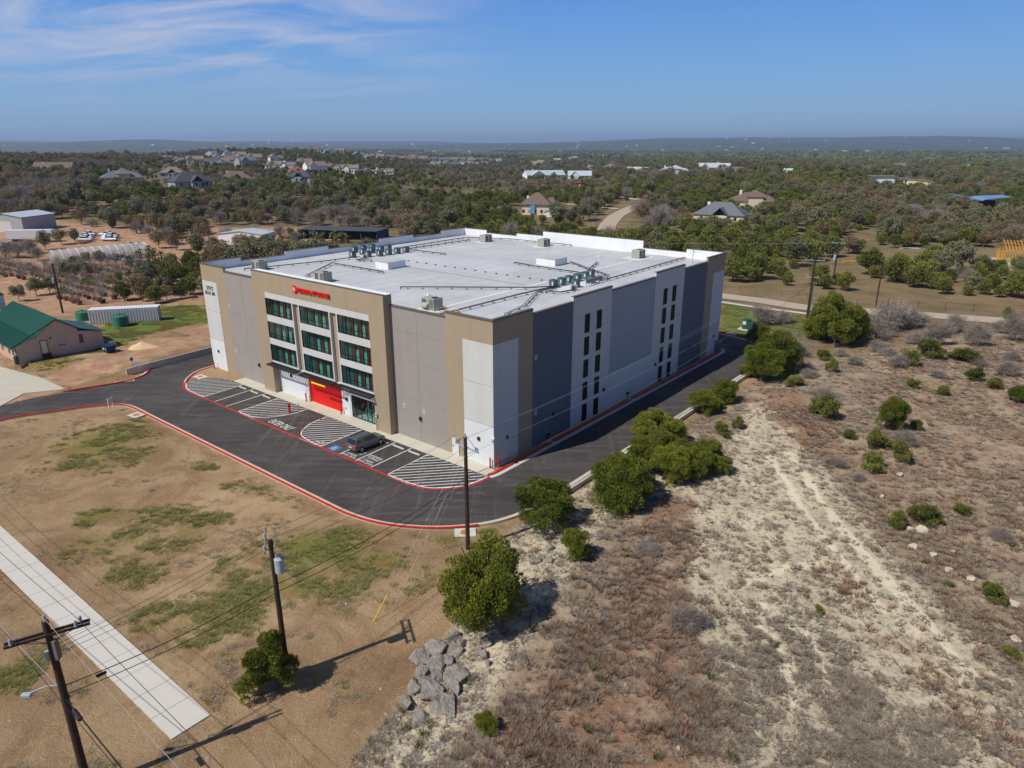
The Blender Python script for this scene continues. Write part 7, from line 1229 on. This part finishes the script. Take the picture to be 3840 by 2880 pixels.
EASTP = opoly((1640, 690), (1760, 672), (2300, 705), (2500, 820), (1700, 800)); RAP = [(p[0], p[1] + 4) for p in RA] + [(p[0], p[1] - 4) for p in RA[::-1]]
def hillmask(fn):
    def f_(x, y, rs_): h = -sdf(x, y, HILL); ea = (sdf(x, y, EASTP) < 0) & (sdf(x, y, RAP) > 0) & (rs_.rand(len(x)) < .8); return ((h > .2) | ea) & ~onroad(x, y) & (rs_.rand(len(x)) < fn(x, y))
    return f_
clump = lambda x, y: np.clip((vnoise(x, y, 4, 9) * .5 + vnoise(x, y, 1.3, 10) * .5 - .32) * 3, 0, 1)
def d_red(x, y): rd_ = samp(red, x, y); return np.clip(rd_ * (.10 + .72 * clump(x, y)) + .04 * clump(x, y), 0, 1)
def d_grey(x, y): rd_ = samp(red, x, y); tk = samp(track, x, y); return np.clip((.75 * clump(x, y) + .08) * (1 - .8 * tk) + .20 * tk * (vnoise(x, y, .8, 77) > .5) + .5 * samp(mott, x, y) * clump(x, y), 0, 1) * (1 - .9 * samp(ruts, x, y))
TG = [tuft(1, 34, .30, .018, .26, 'grass_dry'), tuft(2, 26, .22, .020, .30, 'grass_dry'), tuft(3, 30, .36, .016, .24, 'grass_dry')]
TH = [tuft(4, 38, .13, .020, .22, 'grass_grey'), tuft(5, 44, .17, .020, .30, 'grass_grey')]
TY = [tuft(6, 60, .55, .035, .55, 'yucca')]
for o, lb, x, y in zip(TG + TH, ('reddish dry grass tuft in the lower middle of the slope', 'loose dry grass tuft near the bottom of the slope', 'tall dry grass tuft beside the reddish patch', 'flat grey weed clump on the stony ground', 'wide grey weed clump at the track edge'), (1310, 1330, 1420, 1220, 1560), (1500, 1560, 1420, 1440, 1330)): o.name = 'grass_tuft'; o.location = ot(x, y); tag(o, lb, 'grass tuft')
x, y, rs_ = in_view_pts(170000, hillmask(d_red), seed=2); instancer('dry_grass', np.stack([x, y, T(x, y) - .02], 1), rs_.uniform(0, 6.28, len(x)), (.5 + 1.2 * rs_.rand(len(x)) ** 2), TG, 'reddish brown dry grass covering the slope', 'dry grass', 2)
x, y, rs_ = in_view_pts(230000, hillmask(d_grey), seed=3); instancer('low_weeds', np.stack([x, y, T(x, y) - .02], 1), rs_.uniform(0, 6.28, len(x)), (.5 + 1.2 * rs_.rand(len(x)) ** 2), TH, 'low grey weeds dotted over the stony slope', 'weeds', 3)
SP = [stone_proto(300 + i, 'rubble') for i in range(3)]
for o, lb, x, y in zip(SP, ('loose pale stone on the rubble by the big juniper', 'loose pale stone on the rubble above the stone bank', 'loose pale stone on the rubble beside the drive kerb'), (1130, 1100, 1190), (1290, 1400, 1240)): o.name = 'loose_stone'; o.location = ot(x, y); tag(o, lb, 'stone')
rub = opoly((1125, 1140), (1240, 1060), (1290, 1030), (1300, 1130), (1240, 1260), (1150, 1400), (1080, 1500), (960, 1600), (840, 1700), (800, 1640), (960, 1420), (1060, 1220)); rub2 = opoly((1440, 1080), (1480, 1050), (1560, 1060), (1580, 1100), (1500, 1120))
def stm(x, y, rs_): n_ = vnoise(x, y, 4, 14); return ~onroad(x, y) & (((sdf(x, y, rub) < n_ * 2) | (sdf(x, y, rub2) < 0)) & (rs_.rand(len(x)) < .95) | (-sdf(x, y, HILL) > 0) & (rs_.rand(len(x)) < .13 * (n_ > .45)) | (rs_.rand(len(x)) < .05 * (n_ > .5)) & (y < 110))
x, y, rs_ = in_view_pts(90000, stm, ymax=125, seed=4); instancer('rubble', np.stack([x, y, T(x, y)], 1), rs_.uniform(0, 6.28, len(x)), .18 + 1.1 * rs_.rand(len(x)) ** 4, SP, 'loose limestone rubble on the slope and verge', 'rubble', 4, .3)
def lotm(x, y, rs_):
    n_ = vnoise(x, y, 3.2, 15) * .6 + vnoise(x, y, 1.1, 16) * .4; h = -sdf(x, y, HILL); return (h < 0) & ~onroad(x, y) & (n_ > .66) & (y < 112) & (sdf(x, y, LEFTP) > -.5)
GG = [tuft(7, 26, .12, .016, .26, 'grass_green'), tuft(8, 22, .10, .018, .30, 'grass_grey')]
for o, lb, x, y in zip(GG, ('short green grass tuft on the bare lot beside the footpath', 'short grey tuft on the bare lot below the transformer pole'), (430, 560), (1290, 1380)): o.name = 'grass_tuft'; o.location = ot(x, y); tag(o, lb, 'grass tuft')
x, y, rs_ = in_view_pts(60000, lotm, ymax=112, seed=5); instancer('sparse_grass', np.stack([x, y, T(x, y) - .01], 1), rs_.uniform(0, 6.28, len(x)), rs_.uniform(.5, 1.2, len(x)), GG, 'sparse short weeds on the bare lot', 'grass', 5)
gi_ = np.where((c1[:, 0] > .22) & (fy < 150) & (rr_ > 30))[0]
if len(gi_): 
    rs_ = np.random.RandomState(8); pk = rs_.choice(gi_, 60000); x = fx[pk] + rs_.uniform(-.3, .3, len(pk)); y = fy[pk] + rs_.uniform(-.3, .3, len(pk)); n_ = vnoise(x, y, 2.2, 18) * .6 + vnoise(x, y, .9, 19) * .4; k_ = (rs_.rand(len(pk)) < np.clip((n_ - .38) * 3 * c1[pk, 0] * 1.5, 0, .8)) & ~onroad(x, y); x, y = x[k_], y[k_]
    instancer('green_grass', np.stack([x, y, T(x, y) - .01], 1), rs_.uniform(0, 6.28, len(x)), rs_.uniform(.7, 1.5, len(x)), [GG[0]], 'short green grass in patches on the lot and verges', 'grass', 6)
yl = [(1180, 1360, 'spiky yucca pair below the big juniper'), (1150, 1365, 'spiky yucca left of the pair below the big juniper'), (1280, 1445, 'spiky yucca in the middle of the lower slope'), (1296, 1468, 'spiky yucca just below the middle one'), (1012, 1474, 'spiky yucca right beside the stone bank'), (1270, 1578, 'spiky yucca right of the bottom juniper'), (860 + 20, 1575, 'spiky yucca at the foot of the stone bank'), (930, 1565, 'spiky yucca below the lowest boulder'), (915, 1590, 'spiky yucca left of the bottom juniper'), (905, 1615, 'lowest spiky yucca near the bottom edge'), (1520, 1250, 'spiky yucca in the reddish grass'), (1670, 1395, 'spiky yucca on the left of the tracks'), (2050, 1265, 'spiky yucca beside a pale rock'), (2000, 1215, 'spiky yucca in the rocky strip'), (1535, 1465, 'spiky yucca at the left edge of the track'), (1350, 1190, 'spiky yucca in the brush under the thicket'), (2185, 1180, 'spiky yucca near the right edge'), (1580, 1640, 'spiky yucca at the bottom of the track'), (1420, 1640, 'spiky yucca at the bottom edge, right'), (1240, 1250, 'spiky yucca above the small grey branches')]
for i, (x, y, lb) in enumerate(yl): o = TY[0] if i == 0 else TY[0].copy(); 
for i, (x, y, lb) in enumerate(yl):
    o = TY[0] if i == 0 else TY[0].copy()
    if i: COL.objects.link(o)
    o.name = 'yucca_plant' if i == 0 else o.name; o.location = ot(x, y); o.rotation_euler = (0, 0, i * 1.3); s = rg.uniform(.5, .85); o.scale = (s, s, s); tag(o, lb, 'yucca', 'spiky yuccas on the slope')
# ---------------------------------------------------------------- nursery: young trees in boxes and pots
def potted(seed, hh, nt, green_=False):
    o = empty('boxed_tree', (0, 0, -500), 0, '', 'boxed tree'); m_ = MB(); m_.cyl((0, 0, 0), (0, 0, .75), .42, .55, 8); m_.build('box', M['pot' if seed % 2 else 'pot_dark'], o)
    m_ = MB(); m_.cyl((0, 0, .7), (.05, 0, hh * .55), .06, .035, 5); m_.build('trunk', M['bark_grey'], o)
    if green_: V, F = crown_arr(seed, .9, hh * .6, .3, 8, 420, .2); V[:, 2] += .7; mt = 'juniper_far'
    else: V, F = twig_arr(seed, 1.3, hh - .8, 0, 3, nt, .06, .8); V[:, 2] += .75; mt = 'twig'
    c = bpy.data.objects.new('crown', fastmesh('crown', V, F, M[mt])); COL.objects.link(c); setp(c, o); return o
PT = [potted(201 + i, (3.4, 4.2, 2.6)[i], 260) for i in range(3)]; PG = [potted(210 + i, 2.6, 0, True) for i in range(2)]
npoly = [og(*q) for q in ((-30, 555), (95, 585), (165, 572), (215, 592), (300, 575), (318, 600), (300, 630), (270, 655), (235, 668), (150, 668), (110, 640), (-30, 600))]
e_n = np.array([.787, -.617]); e_m = np.array([.617, .787]); k_ = 0; c0 = np.array([-105., 160.])
for i in range(-26, 27):
    for j in range(-20, 21):
        q = c0 + e_n * i * 2.5 + e_m * j * 3.6 + r.uniform(-.3, .3, 2)
        if sdf(np.array([q[0]]), np.array([q[1]]), npoly)[0] < 0 and k_ < 298 and r.rand() < .9:
            px_ = 1920 + FPX * q[0] / (q[1] * cp + CAMZ * sp)
            if px_ < -60: continue
            wr = 'front' if q[1] < 145 else 'middle' if q[1] < 175 else 'back'; lf = 'left' if q[0] < -105 else 'right'; g_ = r.rand() < .10; pr = (PG if g_ else PT); lb = ('small green shrub' if g_ else 'bare young tree') + ' in a brown box in the %s rows of the nursery, %s half' % (wr, lf)
            put(pr[r.randint(len(pr))], (q[0], q[1], float(T(*q))), r.uniform(0, 6), r.uniform(.9, 1.3), lb, lb.replace('tree', 'trees')); k_ += 1
print('potted', k_)
nl_ = [(N_, x, y, s_, lb) for N_, x, y, s_, lb in ((FO, 910, 815, .62, 'round dark tree on a thin trunk before the greenhouse'), (FO, 1045, 822, .68, 'second round tree before the greenhouse'), (FO, 1370, 675, .5, 'small dark tree in front of the greenhouse end'), (FO, 480, 660, 1.0, 'spreading tree left of the greenhouse'), (FO, 640, 600, .8, 'live oak behind the greenhouse beside the pickups'), (FO, 780, 590, .8, 'live oak right behind the greenhouse'), (FB, 1650, 640, 1.05, 'broad brown tree right of the greenhouse'), (FB, 1830, 660, 1.1, 'broad brown tree beside the nursery palms'), (FT, 1750, 600, 1.1, 'leafless spreading tree beyond the palms'), (FT, 2050, 640, 1.0, 'leafless tree at the right of the nursery'),
   (FO, 700, 985, .8, 'dark live oak in the middle of the nursery rows'), (FO, 860, 970, .75, 'second dark live oak in the nursery rows'), (FB, 960, 950, .7, 'brown tree right of the nursery live oaks'), (FO, 380, 1130, .62, 'grey green tree behind the cottage roof'), (FO, 520, 1110, .6, 'grey green tree by the pole with the pale transformer'), (FO, 200, 1190, .6, 'grey green tree left behind the cottage ridge'), (FJ, 1290, 1180, .8, 'dark juniper behind the white container'), (FB, 1480, 1190, .7, 'brown bush behind the right end of the container'), (FJ, 1620, 1210, .8, 'dark bush at the right end of the container'), (FJ, 1780, 1030, 1.0, 'green tree in the shrub belt left of the building'), (FJ, 1880, 1000, 1.0, 'dark green tree near the building corner'), (FJ, 1980, 1120, .9, 'bushy green tree beside the white wall panel'), (FJ, 2050, 1060, .9, 'dark green bush touching the tan corner'), (FT, 1560, 1130, .7, 'grey brush in the shrub belt'), (FT, 1500, 1050, .7, 'thin grey trees above the container'), (FO, 1720, 1120, .7, 'olive tree in the shrub belt'), (FJ, 1700, 910, .8, 'green tree by the dark parked cars'), (FJ, 1950, 870, .9, 'dark tree above the number panel'), (FB, 1730, 1180, .6, 'brown bush in the shrub belt'), (FJ, 2020, 960, .9, 'green tree just left of the tan corner'), (FJ, 1880, 1160, .7, 'low green bush by the mesh fence'),
   (FJ, 2060, 700, .7, 'green bush near the right end of the nursery'), (FT, 300, 700, .9, 'leafless tree left of the greenhouse end'), (FT, 60, 740, 1.0, 'leafless tree at the left edge of the nursery'), (FT, 190, 740, 1.0, 'leafless tree beside the greenhouse door'), (FT, 400, 770, .8, 'thin leafless tree at the greenhouse corner'), (FJ, 1650, 870, .6, 'small green shrub beside the cars'))]
for pr, x, y, s_, lb in nl_: put(pr[r.randint(len(pr))], cp_(x, y), r.uniform(0, 6), s_, lb)
belt = r.uniform(0, 1, (22, 2))
for i, (a, b) in enumerate(belt):
    x = 1320 + a * 720; y = 1150 - a * 330 + (b - .5) * 150; pr = (FJ, FJ, FO, FB)[i % 4]; put(pr[r.randint(len(pr))], cp_(x, y), r.uniform(0, 6), r.uniform(.55, .95), ('dark green tree', 'dark green tree', 'grey green tree', 'brown tree')[i % 4] + ' in the shrub belt between the nursery and the building', 'shrub belt between nursery and building, ' + ('dark green', 'dark green', 'grey green', 'brown')[i % 4])
ml_ = [(1130, 330, FT, .9, 'grey leafless tree behind the low white shed'), (430, 290, FT, .95, 'grey tree in front of the low white shed'), (180, 300, FB, 1.2, 'brown tree left of the low white shed'), (60, 200, FB, 1.2, 'brown tree far left of the white shed'), (580, 400, FB, 1.0, 'brown tree below the white shed'), (700, 400, FB, .9, 'second brown tree below the white shed'), (110, 430, FO, 1.0, 'dark oak left of the building corner'), (300, 440, FO, .9, 'dark oak just behind the left parapet'), (960, 260, FT, .9, 'pale leafless tree between shed and barn'), (870, 300, FJ, .8, 'clipped dark green tree beside the shed'), (1080, 270, FO, .7, 'grey green tree beside the open barn')]
for x, y, pr, s_, lb in ml_: put(pr[r.randint(len(pr))], gt(*Bb(x, y)), r.uniform(0, 6), s_, lb)
# palms
def palm(seed, h, lb=''):
    rr2 = np.random.RandomState(seed); o = empty('palm_tree', (0, 0, -500), 0, lb, 'palm'); m_ = MB(); m_.cyl((0, 0, 0), (0, 0, h), .22, .16, 8); m_.build('trunk', M['bark'], o); V = []; F = []
    for i in range(26):
        a = rr2.uniform(0, 6.28); el = rr2.uniform(-.2, 1.1); L = rr2.uniform(1.1, 1.7); p = np.array([0, 0, h]); d_ = np.array([math.cos(a) * math.cos(el), math.sin(a) * math.cos(el), math.sin(el)]); s_ = np.array([-math.sin(a), math.cos(a), 0])
        for j in range(4): q = p + d_ * L / 4; w0, w1 = .3 * (1 - j / 5), .3 * (1 - (j + 1) / 5); k_ = len(V); V += [p - s_ * w0, p + s_ * w0, q + s_ * w1, q - s_ * w1]; F.append((k_, k_+1, k_+2, k_+3)); p = q; d_ = d_ + np.array([0, 0, -.28]); d_ /= np.linalg.norm(d_)
    c = bpy.data.objects.new('fronds', fastmesh('fronds', V, F, M['palm'])); COL.objects.link(c); setp(c, o); return o
PA = [palm(1, 2.2), palm(2, 1.2), palm(3, 3.2)]
for i in range(34): x = r.uniform(900, 1700); y = 335 - (x - 900) * .045 + r.uniform(-28, 30); put(PA[r.randint(3)], gt(*Bb(x, y)), r.uniform(0, 6), r.uniform(.8, 1.3), ('yellow green palm among those in front of the open barn' if x > 1300 else 'grey green palm left of those before the open barn'), 'nursery palms before the open barn, ' + ('right' if x > 1300 else 'left'))
for i in range(16): x = r.uniform(1290, 1900); y = 745 + r.uniform(-25, 40); put(PA[r.randint(3)], cp_(x, y), r.uniform(0, 6), r.uniform(.8, 1.2), 'shaggy palm beside the cars in the nursery yard', 'palms beside the nursery cars')

# ---------------------------------------------------------------- houses in the woods and on the far slopes
def gable(mb, w_, d_, h, rh, x=0, y=0, along='x', wi=0, ri=1, ov=.5):
    x0, x1, y0, y1 = x - w_ / 2, x + w_ / 2, y - d_ / 2, y + d_ / 2
    if along == 'x':
        mb.add([(x0,y0,-2),(x1,y0,-2),(x1,y1,-2),(x0,y1,-2),(x0,y0,h),(x1,y0,h),(x1,y1,h),(x0,y1,h),(x0,y,h+rh),(x1,y,h+rh)], [(0,1,5,4),(1,2,6,9,5),(2,3,7,6),(3,0,4,8,7)], wi)
        return [(x0-ov,y0-ov,h-.25),(x1+ov,y0-ov,h-.25),(x1+ov,y,h+rh+.08),(x0-ov,y,h+rh+.08),(x0-ov,y1+ov,h-.25),(x1+ov,y1+ov,h-.25)], [(0,1,2,3),(3,2,5,4)]
    mb.add([(x0,y0,-2),(x1,y0,-2),(x1,y1,-2),(x0,y1,-2),(x0,y0,h),(x1,y0,h),(x1,y1,h),(x0,y1,h),(x,y0,h+rh),(x,y1,h+rh)], [(0,1,5,8,4),(1,2,6,5),(2,3,7,9,6),(3,0,4,7)], wi)
    return [(x0-ov,y0-ov,h-.25),(x0-ov,y1+ov,h-.25),(x,y1+ov,h+rh+.08),(x,y0-ov,h+rh+.08),(x1+ov,y0-ov,h-.25),(x1+ov,y1+ov,h-.25)], [(0,3,2,1),(3,4,5,2)]
def hipr(w_, d_, h, rh, x=0, y=0, ov=.6, ridge=.35):
    a, b = w_ / 2 + ov, d_ / 2 + ov; rr3 = w_ * ridge / 2; return [(x-a,y-b,h),(x+a,y-b,h),(x+a,y+b,h),(x-a,y+b,h),(x-rr3,y,h+rh),(x+rr3,y,h+rh)], [(0,1,5,4),(1,2,5),(2,3,4,5),(3,0,4),(3,2,1,0)]
def house(p, wm_, style, wm, rm_, lb, grp=None, idx=0):
    far = depth(p) > 700; az = math.atan2(p[0], p[1]); rz = -az + ((idx * 37) % 60 - 30) / 60 * .9
    o = empty('house', (p[0], p[1], p[2] - .2), rz, lb, 'house', grp); W1 = wm_ * (.92 if depth(p) < 420 else 1.06); D1 = min(W1 * .62, 13); h = min(5.4 if grp and W1 > 11 else 3.2, W1 * .34); rh = min(W1, D1) * .30
    mw = MB(); RV, RF = [], []
    def addr(q): b = len(RV); RV.extend(q[0]); RF.extend([tuple(b + i for i in f) for f in q[1]])
    if style == 'gable': addr(gable(mw, W1, D1, h, rh)); addr(gable(mw, W1 * .36, D1 * .5, h, rh * .95, -W1 * .22, -D1 * .40, 'y'))
    elif style == 'gable2': addr(gable(mw, W1 * .6, D1, h, rh * 1.1, -W1 * .18, 0, 'y')); addr(gable(mw, W1 * .62, D1 * .8, h * .8, rh * .9, W1 * .18, .5, 'x'))
    elif style == 'steep':
        addr(gable(mw, W1, D1, 3, 5)); [addr(gable(mw, W1 * .13, D1 * .3, 3.2, 2.2, -W1 * .32 + i * W1 * .17, -D1 * .42, 'y')) for i in range(3)]
    elif style == 'hip': mw.box(-W1 / 2, W1 / 2, -D1 / 2, D1 / 2, -2, h); addr(hipr(W1, D1, h, rh * 1.3)); mw.box(-W1 * .1, W1 * .2, -D1 * .75, -D1 * .5, -2, h); addr(gable(MB(), W1 * .3, D1 * .5, h, rh * .8, W1 * .05, -D1 * .48, 'y'))
    elif style == 'hipmain': h = 4.8; mw.box(-W1 * .38, W1 * .38, -D1 / 2, D1 / 2, -3, h); addr(hipr(W1 * .82, D1 * 1.05, h, 5.0, ridge=.12)); mw.box(W1 * .2, W1 * .5, -D1 * .1, D1 * .8, -2, h); addr(hipr(W1 * .34, D1 * .9, h, 2.6, W1 * .36, D1 * .35))
    else: mw.box(-W1 / 2, W1 / 2, -D1 / 2, D1 / 2, -2, h); addr(hipr(W1, D1, h, rh)); mw.box(-W1 * .12, W1 * .18, -D1 * .7, D1 * .2, -2, h * 1.7); addr(hipr(W1 * .32, D1 * .9, h * 1.7, rh * .8, W1 * .03, -D1 * .25, ridge=.1)); mw.box(W1 * .2, W1 * .45, -D1 * .7, 0, -2, h); addr(hipr(W1 * .27, D1 * .7, h, rh * .7, W1 * .32, -D1 * .4, ridge=.1))
    wl2 = mw.build('wall', M[wm], o); m_ = MB(); m_.add(RV, RF); rf_ = m_.build('roof', M[rm_], o, fix=False)
    if wm_ > 6:
        yw = {'gable': -D1 * .65, 'gable2': -D1 / 2, 'hipmain': -D1 / 2, 'hip2': -D1 / 2}.get(style, -D1 / 2); nn = 3 if far else 5
        for i in range(nn):
            x = -W1 * .34 + i * W1 * .68 / (nn - 1); yy = yw if (style == 'gable' and abs(x + W1 * .22) < W1 * .16) else (-D1 / 2 if style != 'hip' or not (-W1 * .1 < x < W1 * .2) else -D1 * .75); yy = -D1 * .4 + .5 if style == 'gable2' and x > W1 * .12 else yy
            m_ = MB(); m_.box(x - .55, x + .55, yy - .06, yy - .002, 1.0, 2.4); m_.build('window', M['win_dark' if i != 1 else 'win_blue'], o)
    if style in ('hipmain', 'hip2') or idx % 4 == 0: m_ = MB(); m_.box(-W1 * .30, -W1 * .30 + 1.1, -.4, .6, h - .5, h + rh + 1.0 if style != 'hipmain' else 8.2); m_.build('chimney', M['wall_white'], rf_)
    if style == 'hipmain': m_ = MB(); m_.box(-W1 * .14, -W1 * .01, -D1 / 2 - .7, -D1 / 2, .8, 5.4); m_.build('bay_window', M['win_blue'], o)
for i, (p, w_, c_, st_, wm, rm_, lb, *g_) in enumerate(hl_): house(p, HOUSE_SPOTS[i][3], st_, wm, rm_, lb, g_[0] if g_ else None, i)
# the flat modern house, the blue canopy, small sheds
p = gt(*K4(1260, 372)); o = empty('modern_house', p, -.15, 'modern white flat roofed house on the bare ridge', 'house'); m_ = MB(); m_.box(-26, -4, 0, 10, -2, 3); m_.box(-6, 8, -1, 10, -2, 5); m_.box(8, 19, 1, 9, -2, 3.6); m_.build('wall', M['wall_white'], o); m_ = MB(); m_.box(-28, -3, -1, 11, 3, 3.5); m_.box(-8, 10, -2, 11, 5, 5.5); m_.box(7.5, 20, 0, 10, 3.6, 4.1); m_.build('roof', M['roof_tan'], o)
for x in (10, 13.5, 16): m_ = MB(); m_.box(x, x + 1.2, .92, .99, .8, 2.6); m_.build('window', M['win_dark'], o)
m_ = MB(); m_.box(-14, -5, -6, -.1, -2, 2.4); m_.build('garage', M['roof_dark'], o)
p = gt(*K4(1920, 545)); o = empty('canopy', p, -.1, 'folded blue metal canopy on stone pillars at the right', 'canopy'); m_ = MB(); m_.add([(-13, -1, 6.6), (-2, -4, 4.4), (0, -4, 5.2), (13, -1, 6.0), (13, 8, 6.4), (0, 8, 5.8), (-2, 8, 5.2), (-13, 8, 7.0), (-13, -1, 6.9), (-2, -4, 4.7), (0, -4, 5.5), (13, -1, 6.3), (13, 8, 6.7), (0, 8, 6.1), (-2, 8, 5.5), (-13, 8, 7.3)], [(0,1,6,7),(1,2,5,6),(2,3,4,5),(8,15,14,9),(9,14,13,10),(10,13,12,11),(0,8,9,1),(1,9,10,2),(2,10,11,3),(3,11,12,4),(7,0,8,15)]); m_.build('roof', M['roof_blue'], o)
for x in (-3, 8): m_ = MB(); m_.add([(x-1.2,-1.5,-1),(x+1.2,-1.5,-1),(x+1.2,.5,-1),(x-1.2,.5,-1),(x-.6,-1,5),(x+.6,-1,5),(x+.6,0,5),(x-.6,0,5)], [(0,1,5,4),(1,2,6,5),(2,3,7,6),(3,0,4,7)]); m_.build('pillar', M['wall_stone'], o)
m_ = MB(); m_.box(-4, 8, 3, 7, -1, 4.5); m_.build('wall', M['win_dark'], o)
p = gt(*K3(780, 768)); shed('garden_shed', p, R(-12), 3.6, 3.0, 2.0, 2.8, 'wall_white', 'roof_metal', 'tiny pale blue garden shed in front of the tan hip roofed house')
p = gt(*K3(1090, 520)); o = empty('red_booth', p, .1, 'small red booth with a white door under the trees', 'booth'); m_ = MB(); m_.box(-2.6, 2.6, 0, 3, -.2, 3.4); m_.build('wall', M['red'], o); m_ = MB(); m_.box(-.5, .5, -.06, 0, 0, 2.6); m_.build('door', M['white'], o); m_ = MB(); m_.box(-2.9, 2.9, -.3, 3.3, 3.4, 3.6); m_.build('roof', M['roof_brown'], o)
p = gt(*K4(635, 640)); o = empty('parasol', (p[0], p[1], p[2]), 0, 'turquoise parasol in the garden among the junipers', 'parasol'); m_ = MB(); m_.cyl((0, 0, 0), (0, 0, 2.4), .04); m_.build('pole', M['steel'], o); m_ = MB(); m_.cyl((0, 0, 2.1), (0, 0, 2.8), 2.2, .1, 8); m_.build('canopy', M['umbrella'], o)
lw_ = MB(); pp = [gt(*K4(*q)) for q in ((975, 598), (1050, 598), (1055, 566), (985, 566))]; lw_.add([(a, b, float(T(a, b)) + .15) for a, b, _ in pp], [(0, 1, 2, 3)]); tag(lw_.build('lawn', M['turf']), kind='structure')
# water towers and masts on the horizon
for c_, x, y, yt, lb in ((K2, 484, 133, 100, 'white water tower on the horizon left of centre'), (K1, 1709, 125, 106, 'short white water tower on the left horizon')):
    fxx, fyy = c_(x, y); dd = 9500.; rr4 = ray(fxx, fyy); k_ = dd / rr4[1]; z = CAMZ + rr4[2] * k_; hh = (y - yt) / 2.304 * dd / FPX; px_, py_ = rr4[0] * k_, dd; zg = float(T(px_, py_)); o = empty('water_tower', (px_, py_, zg), 0, lb, 'water tower'); top = z + hh - zg; m_ = MB(); m_.cyl((0, 0, -5), (0, 0, top * .7), 7, 6, 10); m_.build('stem', M['wall_white'], o); m_ = MB(); m_.cyl((0, 0, top * .7), (0, 0, top * .8), 8, 18, 14); m_.cyl((0, 0, top * .8), (0, 0, top), 18, 10, 14); m_.build('tank', M['wall_white'], o)
# far specks: pale buildings too small and many to tell apart
rs_ = np.random.RandomState(5); m_ = MB(); kk = 0
while kk < 170:
    az = rs_.uniform(-37, 37); dd = 1500 * (7.2 ** rs_.rand()); x, y = dd * math.tan(R(az)), dd
    if vnoise(np.array([x]), np.array([y]), 900, 40)[0] < .52: continue
    z = float(T(x, y)); s = rs_.uniform(5, 9) * (1 + dd / 12000); m_.box(x - s, x + s, y - s * .5, y + s * .5, z - 4, z + rs_.uniform(4, 7) * (1 + dd / 6000), rs_.randint(0, 3)); kk += 1
tag(m_.build('distant_houses', [M['wall_white'], M['wall_stone'], M['roof_metal']], fix=False), 'pale specks of far houses scattered over the hazy valley', 'houses', kind='stuff')
# far tree masses beyond 2.2 km, as low rounded clumps
a, b = scat(2200, 5200, 46); kk = vnoise(a, b, 260, 50) > .36; a, b = a[kk], b[kk]; blobp = []
for i in range(2): V, F = crown_arr(400 + i, 24, 9, 0, 14, 420, 4.6, style='leaf', lob=(.5, .9)); o = bpy.data.objects.new('distant_thicket', fastmesh('distant_thicket', V, F, M['juniper_far'])); COL.objects.link(o); p = (float(a[i]), float(b[i]), float(T(a[i], b[i])) - 1); o.location = p; tag(o, ('dark thicket in the hazy valley, first', 'dark thicket in the hazy valley, other')[i], 'thicket', kind='stuff'); blobp.append(o)
instancer('valley_woods', np.stack([a, b, T(a, b) - 1.5], 1), rs_.uniform(0, 6.28, len(a)), rs_.uniform(.6, 1.3, len(a)), blobp, 'dark woods filling the hazy valley up to the far ridge', 'woods', 9)
# ---------------------------------------------------------------- the air between: one closed box of even haze
HZ = 9e-5
m_ = MB(); m_.box(-19000, 19000, -900, 17500, -75, 190); hm = bpy.data.materials.new('haze_air'); hm.use_nodes = True; t = hm.node_tree; t.nodes.clear(); mo = N(t, 'ShaderNodeOutputMaterial'); pv2 = N(t, 'ShaderNodeVolumePrincipled'); pv2.inputs['Color'].default_value = (.50, .69, .98, 1); pv2.inputs['Density'].default_value = HZ; pv2.inputs['Anisotropy'].default_value = .2; t.links.new(pv2.outputs[0], mo.inputs['Volume'])
ho = m_.build("haze", hm); tag(ho, kind="stuff") 

for lst in (NJ, CJ, SJ, NB, FJ, FO, FB, FT, LOWJ, PT, PG, PA):   # prototypes that found no place are dropped
    for q in lst:
        if q.name not in used:
            for c in KIDS[q.name]: bpy.data.objects.remove(c)
            bpy.data.objects.remove(q)
